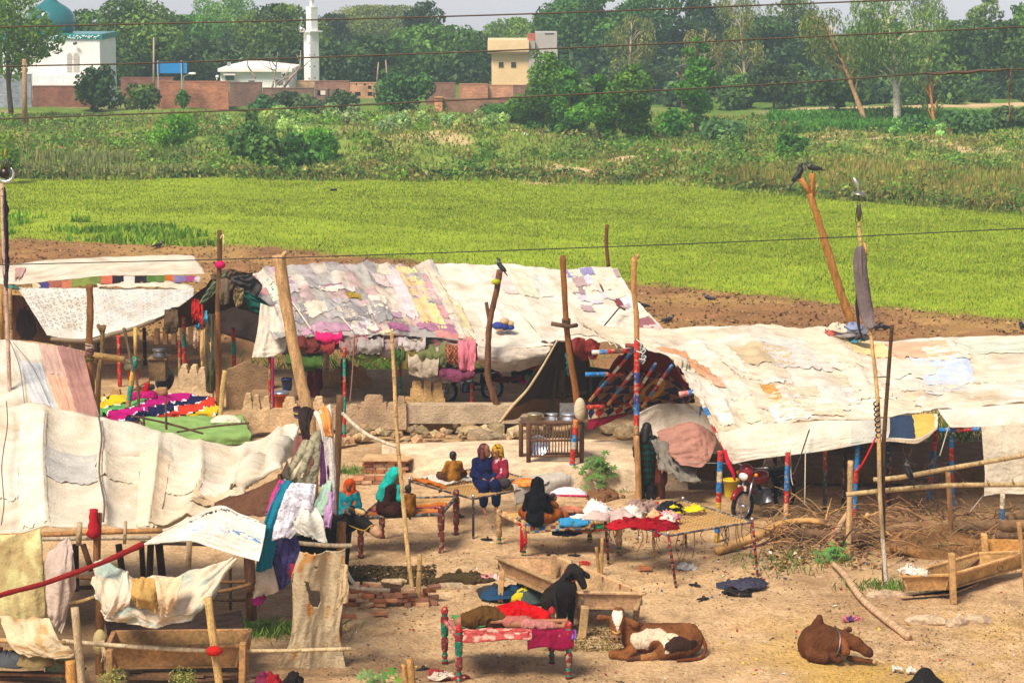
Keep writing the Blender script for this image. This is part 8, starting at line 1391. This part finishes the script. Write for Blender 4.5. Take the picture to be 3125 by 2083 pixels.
def person(lab, pos, yaw, pose, dress, pants=None, hair=L(28, 22, 20), scarf=None, s=1.0, hy=0.0, hp=0.0, sleeves=True, skin=SKIN, shawl=None, hairlen=0, lean=0.0, weave=None):
    t = T('person', lab, 'person', pos); pants = pants or dress; P = lambda x, y, z: Vector((x * s, y * s, z * s)); xf = Matrix.Translation(Vector(pos)) @ Matrix.Rotation(yaw, 4, 'Z')
    z0 = {'stand': .82, 'cross': 0, 'edge': 0}[pose]; lx = lean
    pel, che, nec = P(0, 0, z0 + .1), P(0, .04 + lx * .5, z0 + .38), P(0, .03 + lx, z0 + .53); hd = P(0, .05 + lx, z0 + .68)
    mh = Matrix.Translation(hd) @ Matrix.Rotation(hy, 4, 'Z') @ Matrix.Rotation(hp, 4, 'X'); h = lambda x, y, z: mh @ P(x, y, z)
    if pose == 'stand': el, wr, hip, kn, an, to = [P(x, y, z) for x, y, z in ((.22, -.02, 1.1), (.25, .06, .86), (.09, 0, .84), (.1, .03, .46), (.1, -.02, .07), (.11, .14, .03))]
    elif pose == 'edge': el, wr, hip, kn, an, to = [P(x, y, z) for x, y, z in ((.23, .08, .25), (.1, .3, .18), (.1, .02, .1), (.12, .42, .08), (.12, .44, -.36), (.12, .6, -.42))]
    else: el, wr, hip, kn, an, to = [P(x, y, z) for x, y, z in ((.23, .1, .25), (.08, .3, .16), (.1, .05, .1), (.33, .28, .12), (.02, .36, .06), (-.1, .4, .05))]
    mir = lambda p: Vector((-p.x, p.y, p.z)); sh = P(.165, .02 + lx * .9, z0 + .49); B_ = []
    pr = [(pel, che, .12 * s, .12 * s, skin), (che, nec, .11 * s, .05 * s, skin), (nec, hd, .05 * s, .05 * s, skin), (h(0, .0, .05), h(0, .03, -.05), .095 * s, .07 * s, skin), (h(0, .1, .0), h(0, .115, -.02), .014 * s, .02 * s, skin), (h(0, .07, -.07), h(0, .07, -.08), .035 * s, .035 * s, skin), (h(.09, 0, .0), h(.09, -.01, -.02), .02 * s, .015 * s, skin), (h(-.09, 0, .0), h(-.09, -.01, -.02), .02 * s, .015 * s, skin)]
    for f in (lambda p: p, mir):
        hand = f(wr) + (f(wr) - f(el)).normalized() * .06 * s
        pr += [(f(sh), f(el), .05 * s, .042 * s, skin), (f(el), f(wr), .04 * s, .028 * s, skin), (f(wr), hand, .03 * s, .034 * s, skin), (f(hip), f(kn), .085 * s, .06 * s, skin), (f(kn), f(an), .055 * s, .036 * s, skin), (f(an), f(to), .034 * s, .03 * s, skin)]
        d = (hand - f(wr)).normalized(); sd = d.cross(Vector((0, 0, 1))).normalized()
        for q in range(5): o = hand + sd * ((q - 1.5) * .017 * s) + (sd * -.02 * s if q == 4 else Vector()); B_.append((o, o + d * ((.045, .06, .065, .055, .03)[q]) * s + Vector((0, 0, -.01)) + (sd * .03 * s if q == 4 else Vector()), .009 * s, .007 * s, skin))
    o = blob('body', pr + B_, t, 'skin', .016 * max(s, .7), .02, xf)
    sr = .03 * s; g = [(pel, che, .165 * s, .15 * s, dress), (che, P(0, .03 + lx, z0 + .47), .14 * s, .1 * s, dress)]
    for f in (lambda p: p, mir): g += [(f(sh), f(el), .072 * s, .065 * s, dress)] + ([(f(el), f(el).lerp(f(wr), .75 if sleeves else .2), .062 * s, .055 * s, dress)])
    if pose == 'stand': g += [(pel, P(0, 0, .5), .17 * s, .2 * s, dress)] ; g2 = sum([[(f(hip), f(kn), .12 * s, .1 * s, pants), (f(kn), f(an), .1 * s, .085 * s, pants)] for f in (lambda p: p, mir)], [])
    else: g2 = sum([[(f(hip), f(kn), .13 * s, .1 * s, pants), (f(kn), f(kn).lerp(f(an), .75), .1 * s, .075 * s, pants)] for f in (lambda p: p, mir)], []); g += [(pel, P(0, .2, .1), .18 * s, .14 * s, dress)]
    wrin_shade = lambda co, c: c * (.45 + 1.05 * fbm(co[:, 0] * 17, co[:, 1] * 17, co[:, 2] * 8, 5, 4))[:, None]  # blotchy tone: cloth pattern and wrinkle shade painted into the colour
    blob('trousers', g2, t, 'cloth', .018 * max(s, .7), .04, xf, wrin_shade, .012); blob('shirt', g, t, 'cloth', .018 * max(s, .7), .05, xf, weave or wrin_shade, .016)
    hc = [(h(0, -.02, .055), h(0, -.04, -.0), .1 * s, .085 * s, hair)] + ([(h(0, -.06, 0), P(0, -.1, z0 + .5 - .1 * hairlen), .09 * s, .07 * s, hair), (h(.08, -.02, 0), h(.1, -.02, -.12), .04 * s, .05 * s, hair), (h(-.08, -.02, 0), h(-.1, -.02, -.12), .04 * s, .05 * s, hair)] if hairlen else [])
    blob('hair', hc, t, 'hair', .012, .02, xf)
    b = B(); X4 = lambda p: xf @ p
    for sx in (-1, 1): b2 = B(); b2.ball(X4(h(.036 * sx, .092, .012)), .012 * s, L(30, 22, 20), 8, 6); b2.obj('eye', 'gloss', t)
    b.ball(X4(h(0, .103, -.055)), (.026 * s, .012 * s, .007 * s), L(130, 70, 60), 8, 5, rot=rotz(yaw + hy)); b.obj('mouth', 'skin', t)
    if scarf:
        sc = [(h(0, -.035, .06), h(0, -.05, -.04), .118 * s, .105 * s, scarf), (h(.07, -.02, 0), h(.075, -.0, -.1), .055 * s, .05 * s, scarf), (h(-.07, -.02, 0), h(-.075, .0, -.1), .055 * s, .05 * s, scarf), (h(0, -.06, -.05), P(0, -.1, z0 + .3), .11 * s, .1 * s, scarf), (P(.13, 0, z0 + .5), P(.16, .0, z0 + .3), .085 * s, .06 * s, scarf), (P(-.13, 0, z0 + .5), P(-.14, .1, z0 + .25), .085 * s, .07 * s, scarf), (P(0, .1 + lx, z0 + .5), P(.05, .14 + lx, z0 + .3), .06 * s, .05 * s, scarf)]
        blob('headscarf', sc, t, 'cloth', .016 * max(s, .7), .04, xf, shawl or wrin_shade, .016)
    return t
def onbed(P, u, v, dz=.03): return (P[0].lerp(P[1], u)).lerp(P[3].lerp(P[2], u), v) + Vector((0, 0, dz))
toC = lambda p: math.atan2(p.x, -p.y) * 0
WJ = lambda a, c, k=22, ax=2: (lambda co, _: np.where((np.sin(co[:, ax] * k * 6.283 / 2 + 2 * vn(co[:, 0] * 9, co[:, 1] * 9, 0, 2)) > .1)[:, None], np.array(a), np.array(c)))
person('woman in navy with reddish loose hair seated on the iron bed', onbed(PC, .42, .32), math.radians(195), 'edge', L(28, 34, 72), hair=L(84, 24, 26), hairlen=1, hy=math.radians(60), s=1.04)
person('woman in yellow headscarf and striped crimson shawl beside the one in navy', G(1520, 1478, .84), math.radians(150), 'cross', L(140, 40, 60), L(70, 60, 60), scarf=L(190, 140, 30), shawl=(lambda co, c: np.where((co[:, 2] > .56)[:, None], np.where((vn(co[:, 0] * 30, co[:, 1] * 30, co[:, 2] * 30, 3) > .55)[:, None], np.array(L(90, 60, 20)), np.array(L(206, 160, 40))), WJ(L(160, 30, 60), L(206, 190, 180), 16, 0)(co, c))), hp=-.2, s=.95)
person('small boy in a mustard shirt seated with his back turned', G(1385, 1466, .84), math.radians(15), 'cross', L(150, 100, 34), L(90, 60, 40), s=.72, hy=math.radians(-50))
person('woman in turquoise headscarf and brown dress bending on the maroon-legged bed', G(1180, 1566, .80), math.radians(-110), 'cross', L(62, 34, 30), scarf=L(40, 190, 176), hp=-.5, lean=.12, s=1.05)
person('toddler in mustard facing the woman with turquoise headscarf', G(1248, 1566, .80), math.radians(40), 'cross', L(140, 90, 30), L(80, 60, 40), s=.66)
person('girl in an orange headscarf at the left end of the maroon-legged bed', G(1068, 1570, .74), math.radians(170), 'cross', L(26, 130, 140), scarf=L(214, 84, 24), s=.82, skin=L(120, 76, 52))
person('woman wrapped in black seated with her back to the viewer', G(1635, 1594, .66), math.radians(-20), 'cross', L(24, 22, 26), L(150, 80, 30), scarf=L(22, 20, 24), s=1.0, lean=.08)
person('child in rust brown beside the woman in black', G(1685, 1582, .66), math.radians(-60), 'cross', L(140, 76, 34), s=.6)
g = G(1968, 1521); person('standing woman in green striped shawl behind the painted pole', (g.x + .02, g.y, 0), math.radians(-20), 'stand', L(20, 66, 54), L(40, 38, 36), hairlen=.4, s=.98, hp=-.3, lean=-.02, weave=WJ(L(20, 58, 50), L(32, 34, 32), 16))
g = G(2012, 1520); person('standing child in brown beside the woman in green', (g.x, g.y, 0), math.radians(120), 'stand', L(96, 44, 28), L(70, 40, 30), s=.80, hy=.3)
g = V(962, 1260, 59); person('woman standing in the shade of the patchwork tent', (g.x, g.y, .35), math.radians(110), 'stand', L(96, 30, 40), L(110, 50, 60), s=.98, skin=L(96, 60, 42))
BG = L(58, 58, 62)
g = V(1015, 1575, 45); person('figure in black half hidden behind the girl in orange', (g.x, g.y, .55), math.radians(200), 'cross', L(26, 24, 28), s=.95)
# sleepers
def sleeper(lab, pts, cols, mat='cloth', nm='sleeper', head=None, hair=None):
    head = head + [(head[i][1], head[i + 1][0], .035, .035) for i in range(len(head) - 1)]; t = T('person', lab, 'person', pts[0][0]); blob('body', [(a, b_, ra, rb, SKIN) for a, b_, ra, rb in head] if head else [(pts[0][0], pts[0][1], .05, .05, SKIN)], t, 'skin', .014, .02)
    blob('blanket', [(a, b_, ra, rb, c) for (a, b_, ra, rb), c in zip(pts, cols)], t, mat, .018, .05, None, lambda co, c: c * (.7 + .6 * fbm(co[:, 0] * 10, co[:, 1] * 16, co[:, 2] * 10, 6))[:, None], .022); return t
q = lambda u, v, z=.16: onbed(PA, u, v, z)
sleeper('sleeper under a brown blanket and red cloth on the painted bed', [(q(.14, .45), q(.3, .5, .2), .13, .17), (q(.3, .5, .2), q(.45, .5, .18), .17, .14), (q(.46, .55, .2), q(.62, .55, .26), .15, .17), (q(.62, .55, .26), q(.84, .5, .18), .17, .12), (q(.5, .3), q(.66, .3, .14), .09, .1), (q(.64, .24, .14), q(.88, .15, .12), .078, .055)], [L(96, 66, 30), L(90, 62, 30), L(190, 16, 24), L(206, 20, 26), L(170, 100, 90), L(186, 120, 112)],
        head=[(q(.5, .28, .14), q(.66, .22, .14), .075, .065), (q(.66, .22, .14), q(.9, .14, .12), .06, .04), (q(.9, .14, .12), q(.97, .12, .12), .04, .035), (q(.97, .12, .12), q(1.0, .16, .2), .035, .02), (q(.1, .45, .14), q(.07, .45, .14), .09, .09)])
q = lambda u, v, z=.14: onbed(PD, u, v, z); sleeper('baby asleep on the zigzag quilt of the wooden bed', [(q(.55, .45), q(.68, .45), .08, .09)], [L(196, 120, 90)], head=[(q(.72, .42), q(.75, .4), .085, .08), (q(.55, .4), q(.62, .35), .03, .03), (q(.5, .45), q(.72, .42), .06, .07)])
q = lambda u, v, z=.2: onbed(PF, u, v, z); sleeper('child in red stretching an arm out of the vivid quilt', [(q(.3, .75), q(.5, .8), .12, .14), (q(.42, .8, .25), q(.46, .8, .5), .07, .06)], [L(190, 20, 110), L(176, 20, 30)], head=[(q(.46, .8, .5), q(.47, .8, .6), .035, .03), (q(.3, .85, .35), q(.36, .85, .42), .03, .03), (q(.6, .85, .25), q(.63, .85, .27), .09, .09)])
# ------------------------------------------------------------------ cattle
def animal(lab, pos, yaw, prims, colfn=None, vox=.016, k=.04, cat='cow', name='cow', extras=()):
    t = T(name, lab, cat, pos); xf = Matrix.Translation(Vector(pos)) @ Matrix.Rotation(yaw, 4, 'Z'); blob('body', [(Vector(a), Vector(b_), ra, rb, c) for a, b_, ra, rb, c in prims], t, 'hide', vox, k, xf, colfn, .008)
    for nm, kind, args, c, m in extras:
        b = B()
        if kind == 'ball': b.ball(xf @ Vector(args[0]), args[1], c, 10, 8)
        else: b.tube([xf @ Vector(p) for p in args[0]], args[1], c, n=7, smooth=4)
        b.obj(nm, m, t)
    return t
BR, DK, WH = L(126, 76, 38), L(52, 30, 22), L(222, 200, 170)
def pied(co, c):
    c = c.copy(); x, y, z = co.T; n = fbm(x * 6, y * 6, z * 6, 4)
    w = ((np.hypot((x + .10) / .34, (z - .30) / .17) + (n - .5) * .9 < 1) & (y < .05)) | (np.hypot((x - .22) / .12, (z - .38) / .04) < 1) & (y < .05); w &= ~((np.hypot((x + .02) / .13, (z - .17) / .15) < 1)); c[w & (x > -.52)] = WH
    d = np.hypot((x - .38) / .25, (z - .26) / .12) + (n - .5) * .8 < 1; c[d & (y < .0)] = DK
    f = (x < -.5) & (z > .46) & (np.abs(x + .65) < .06 * np.clip((z - .5) / .16, 0, 1.4)) & (z < .80) & (y < -.12); c[f] = L(236, 220, 200); return c * (.62 + .7 * fbm(x * 5, y * 5, z * 5, 14, 4))[:, None]
g = G(2000, 2000)
animal('brown and white calf lying in the yard facing the viewer', (g.x + .02, g.y, 0), 0, [((.5, .02, .27), (.15, .05, .26), .25, .25, BR), ((.15, .05, .26), (-.35, .0, .29), .25, .22, BR), ((.55, .05, .42), (-.2, .04, .44), .1, .09, L(110, 62, 30)), ((-.3, .02, .42), (-.42, 0, .46), .13, .12, L(76, 42, 26)), ((-.38, 0, .36), (-.60, -.06, .58), .17, .13, BR), ((-.63, -.10, .74), (-.655, -.18, .62), .10, .115, BR), ((-.655, -.18, .62), (-.665, -.28, .42), .115, .078, BR), ((-.665, -.29, .40), (-.665, -.3, .37), .08, .074, L(150, 110, 80)),
  ((-.55, -.14, .66), (-.36, -.16, .56), .03, .065, BR), ((-.76, -.1, .66), (-.92, -.1, .66), .03, .055, BR), ((-.42, -.18, .12), (-.72, -.22, .08), .1, .06, BR), ((-.72, -.22, .08), (-.5, -.3, .05), .055, .045, BR), ((.42, -.14, .22), (.05, -.28, .12), .2, .1, BR), ((.05, -.28, .1), (-.25, -.33, .06), .08, .05, L(150, 100, 56)), ((-.25, -.33, .06), (-.45, -.34, .04), .045, .04, L(90, 54, 34))], pied,
  extras=[('nostril', 'ball', ((-.70, -.37, .39), .02), L(24, 20, 20), 'hide'), ('nostril', 'ball', ((-.63, -.37, .39), .02), L(24, 20, 20), 'hide'), ('eye', 'ball', ((-.755, -.24, .62), .022), L(20, 16, 16), 'gloss'), ('eye', 'ball', ((-.56, -.24, .62), .022), L(20, 16, 16), 'gloss'), ('halter', 'tube', ([(-.76, -.22, .5), (-.665, -.385, .48), (-.57, -.22, .5)], .016), L(190, 150, 90), 'cloth'), ('tail', 'tube', ([(.7, .05, .35), (.78, -.1, .18), (.7, -.28, .05), (.45, -.36, .04), (.3, -.38, .03)], [.04, .03, .025, .03, .02]), L(110, 56, 26), 'hide')])
g = G(2535, 2012); CB = L(92, 52, 26)
animal('plain brown humped cow resting with its head lowered to the right', (g.x, g.y, 0), 0, [((-.24, .12, .22), (-.12, .1, .24), .28, .26, CB), ((-.22, .3, .24), (-.2, .6, .18), .25, .22, CB), ((-.22, .1, .42), (-.18, .1, .68), .17, .045, CB), ((-.1, .06, .46), (.18, -.05, .42), .11, .08, CB), ((-.02, .0, .26), (.18, -.08, .28), .22, .13, CB), ((.2, -.1, .38), (.36, -.16, .32), .12, .115, CB), ((.36, -.16, .32), (.54, -.23, .21), .105, .075, CB), ((.55, -.235, .195), (.58, -.245, .18), .074, .068, L(84, 50, 34)), ((.17, -.19, .40), (.20, -.29, .22), .03, .07, L(124, 72, 38)), ((.2, .02, .47), (.3, .08, .48), .025, .045, CB), ((-.3, -.1, .12), (-.12, -.2, .09), .13, .085, CB), ((.04, -.14, .1), (.1, -.24, .07), .1, .06, CB), ((.28, -.12, .06), (.62, -.25, .045), .045, .032, CB)], lambda co, c: c * (.6 + .85 * fbm(co[:, 0] * 4, co[:, 1] * 4, co[:, 2] * 4, 3))[:, None],
  extras=[('eye', 'ball', ((.36, -.25, .345), .02), L(16, 14, 14), 'gloss'), ('nostril', 'ball', ((.60, -.29, .20), .014), L(30, 20, 18), 'hide'), ('chain_collar', 'tube', ([(.06, .04, .55), (.12, -.14, .46), (.1, -.27, .28), (.04, -.27, .14)], .014), L(120, 112, 112), 'metal'), ('hoof', 'ball', ((.66, -.26, .04), .035), L(190, 150, 110), 'hide')])
BK = L(34, 27, 24); g = G(1700, 1948)
animal('thin black buffalo calf standing with its rump to the viewer', (g.x, g.y, 0), 0, [((-.06, .0, .70), (.05, .25, .67), .19, .22, BK), ((.05, .25, .67), (.16, .55, .72), .22, .18, BK), ((-.12, -.06, .84), (.12, .45, .88), .05, .06, BK), ((-.16, .0, .62), (-.17, .02, .40), .12, .07, BK), ((-.17, .02, .40), (-.14, .05, .02), .05, .035, BK), ((.06, .0, .62), (.09, .02, .40), .12, .07, BK), ((.09, .02, .40), (.08, .05, .02), .05, .035, BK), ((.06, .5, .55), (.06, .5, .02), .08, .035, BK), ((.24, .52, .55), (.24, .52, .02), .08, .035, BK), ((.16, .55, .80), (.27, .6, 1.02), .13, .10, BK), ((.28, .58, 1.04), (.36, .45, 1.02), .09, .085, BK), ((.36, .45, 1.0), (.45, .38, .80), .08, .055, BK), ((.24, .46, 1.02), (.17, .38, .96), .03, .035, BK), ((.44, .54, 1.0), (.52, .5, .94), .03, .045, BK)], lambda co, c: c * (.7 + .9 * fbm(co[:, 0] * 5, co[:, 1] * 5, co[:, 2] * 5, 3))[:, None], cat='calf', name='buffalo_calf',
  extras=[('tail', 'tube', ([(-.05, -.16, .84), (-.03, -.24, .68), (.0, -.24, .46), (-.02, -.22, .28)], [.03, .022, .02, .03]), L(44, 34, 30), 'hide'), ('collar', 'tube', ([(.12, .5, .92), (.22, .44, .86), (.33, .52, .88), (.3, .68, .96), (.16, .66, 1.02), (.12, .5, .92)], .014), L(150, 60, 40), 'cloth'), ('horn', 'tube', ([(.28, .55, 1.12), (.25, .53, 1.18)], [.02, .01]), L(110, 90, 60), 'hide'), ('horn', 'tube', ([(.38, .53, 1.11), (.41, .51, 1.16)], [.02, .01]), L(150, 120, 70), 'hide'), ('eye', 'ball', ((.35, .37, 1.02), .014), L(60, 50, 46), 'gloss')])
W = lambda x, y, Y: V(x, y, Y); BB = L(30, 26, 25)
t = T('buffalo', 'black buffalo with pale forehead reaching out from behind the washing', 'buffalo', G(940, 1800)); bd = W(1000, 1640, 42.2)
blob('body', [(W(1072, 1562, 41.5), W(1085, 1580, 41.4), .12, .13, BB), (W(1085, 1580, 41.4), W(1146, 1620, 41.2), .13, .075, BB), (W(1143, 1618, 41.18), W(1153, 1627, 41.16), .08, .078, L(206, 156, 120)), (W(1078, 1590, 41.6), W(1000, 1620, 42), .15, .26, BB), (W(1000, 1625, 42), W(850, 1660, 42.6), .36, .4, BB), (W(1088, 1556, 41.32), W(1108, 1564, 41.28), .04, .045, L(206, 170, 116)), (W(1058, 1566, 41.3), W(1035, 1580, 41.2), .03, .05, BB), (bd, Vector((bd.x, bd.y, .05)), .16, .06, BB), (bd + Vector((.25, .3, 0)), Vector((bd.x + .25, bd.y + .3, .05)), .16, .06, BB), (bd + Vector((-1.0, .4, -.1)), Vector((bd.x - 1.0, bd.y + .4, .05)), .18, .06, BB)], t, 'hide', .022, .05)
B().tube([W(1078, 1560, 41.3), W(1062, 1550, 41.2), W(1060, 1562, 41.15), W(1070, 1570, 41.15)], [.045, .04, .03, .015], L(96, 88, 76), smooth=4).obj('horn', 'hide', t); B().ball(W(1097, 1580, 41.27), .024, L(14, 12, 12), 8, 6).obj('eye', 'gloss', t); B().ball(W(1150, 1624, 41.13), .016, L(60, 36, 34), 8, 6).obj('nostril', 'hide', t); B().tube([W(1066, 1602, 41.4), W(1110, 1618, 41.2), W(1130, 1604, 41.1), W(1142, 1600, 41.2)], .011, L(206, 160, 60), n=5, smooth=3).obj('rope_halter', 'cloth', t)
t = T('calf', 'black animal barely entering at the bottom edge', 'calf', G(2805, 2130)); gq = G(2805, 2130); blob('body', [(gq + Vector((0, 0, .2)), gq + Vector((.1, .1, .33)), .14, .13, BB), (gq + Vector((-.12, 0, .26)), gq + Vector((-.2, -.02, .22)), .03, .05, BB), (gq + Vector((.1, .1, .2)), gq + Vector((.3, -.3, .1)), .2, .2, BB)], t, 'hide', .02, .05); B().ball(gq + Vector((.02, -.1, .3)), .015, L(60, 56, 50), 8, 6).obj('eye', 'gloss', t)
q = V(490, 1236, 61.2); animal('dark grey buffalo calf resting behind the low stepped wall', (q.x, 61.2, .3), 0, [((.1, 0, .2), (.05, .5, .22), .22, .24, BG), ((.02, -.05, .4), (-.02, -.1, .56), .14, .11, BG), ((-.02, -.12, .56), (-.03, -.3, .42), .1, .065, BG), ((-.12, -.1, .6), (-.24, -.1, .56), .03, .05, BG), ((.08, -.1, .6), (.2, -.1, .56), .03, .05, BG), ((-.2, -.1, .1), (-.4, -.2, .08), .08, .05, BG)], cat='calf', name='buffalo_calf')
# ------------------------------------------------------------------ crows
def crow(lab, p, yaw, s=1.0, tilt=.5, grey=L(104, 92, 84)):
    p = Vector(p); t = T('crow', lab, 'bird', p, 'house crows'); m = rotz(yaw) @ Matrix.Rotation(-tilt, 3, 'Y'); X = lambda x, y, z: p + Vector((0, 0, .1 * s)) + m @ Vector((x * s, y * s, z * s)); K = L(26, 24, 28)
    blob('body', [(X(-.08, 0, 0), X(.06, 0, .02), .05 * s, .06 * s, K), (X(.06, 0, .03), X(.12, 0, .07), .05 * s, .04 * s, grey), (X(.13, 0, .085), X(.15, 0, .085), .038 * s, .034 * s, K)], t, 'feather', .009, .02)
    B().tube([X(.17, 0, .085), X(.235, 0, .07)], [.014 * s, .003 * s], L(20, 20, 20), n=6).obj('beak', 'gloss', t); b = B(); b.ball(X(-.2, 0, -.01), (.13 * s, .035 * s, .012 * s), K, 10, 5, rot=m); b.obj('tail', 'feather', t)
    for sy in (-1, 1): b = B(); b.ball(X(-.06, .045 * sy, .015), (.15 * s, .016 * s, .045 * s), L(34, 30, 36), 10, 6, rot=m); b.obj('wing', 'feather', t); B().tube([X(.0, .025 * sy, -.04), p + rotz(yaw) @ Vector((.0, .025 * sy * s, 0))], .006 * s, L(30, 28, 28), n=5).obj('leg', 'feather', t)
    return t
crow('crow on the left prong of the orange forked pole', V(2440, 545, 58), math.radians(15), 1.25, .9, L(40, 36, 38)); crow('grey-necked crow on the right prong of the forked pole', V(2480, 528, 58), math.radians(180), 1.1, .1); crow('crow on top of the crooked branch pole', V(1526, 824, 56.6), math.radians(155), .95, .8)
crow('crow perched on the upper bamboo rail', V(2768, 1448, 43.9), math.radians(130), .95, 1.0)
for i, (x, y, a, lab) in enumerate([(1962, 938, 200, 'crow on the ploughed strip right behind the white tent'), (2162, 928, 160, 'crow far out on the ploughed strip'), (2040, 986, 20, 'crow on the ploughed strip above the right tent ridge'), (2676, 1008, 10, 'left of two crows behind the flagpole'), (2698, 1008, 200, 'right of two crows behind the flagpole'), (3116, 1002, 90, 'crow at the right end of the ploughed strip'), (485, 760, 30, 'crow on the ploughed strip above the back left tent')]): g = G(x, y); crow(lab, (g.x, g.y, gz(g)), math.radians(a), 1.15, .15)
t = T('flying_bird', 'small dark bird flying low over the green field', 'bird', V(1018, 580, 100)); p = V(1018, 580, 100); blob('body', [(p + Vector((-.1, 0, 0)), p + Vector((.1, 0, .02)), .05, .05, L(50, 50, 52))], t, 'feather', .015, .02)
for sx in (-1, 1): b = B(); b.add([p + Vector((0, -.08, .02)), p + Vector((.2 * sx, -.08, .12)), p + Vector((.42 * sx, 0, .02)), p + Vector((.2 * sx, .1, .1)), p + Vector((0, .08, .02))], [(0, 1, 3, 4), (1, 2, 3)], L(56, 54, 54)); b.obj('wing', 'feather', t, solid=.02)
# ------------------------------------------------------------------ haze: one closed box of even air round everything
_b = B(); _b.box((0, 255, 8.5), (700, 900, 38), (1, 1, 1))
_m = bpy.data.materials.new('air'); _m.use_nodes = True; _n = _m.node_tree.nodes; _n.remove(_n['Principled BSDF'])
_v = _n.new('ShaderNodeVolumePrincipled'); _v.inputs['Density'].default_value = .00045; _v.inputs['Color'].default_value = (.64, .82, 1.0, 1); _v.inputs['Anisotropy'].default_value = -.2
_m.node_tree.links.new(_v.outputs[0], _n['Material Output'].inputs['Volume'])
_o = _b.obj('haze', _m, smooth=False); _o['kind'] = 'stuff'
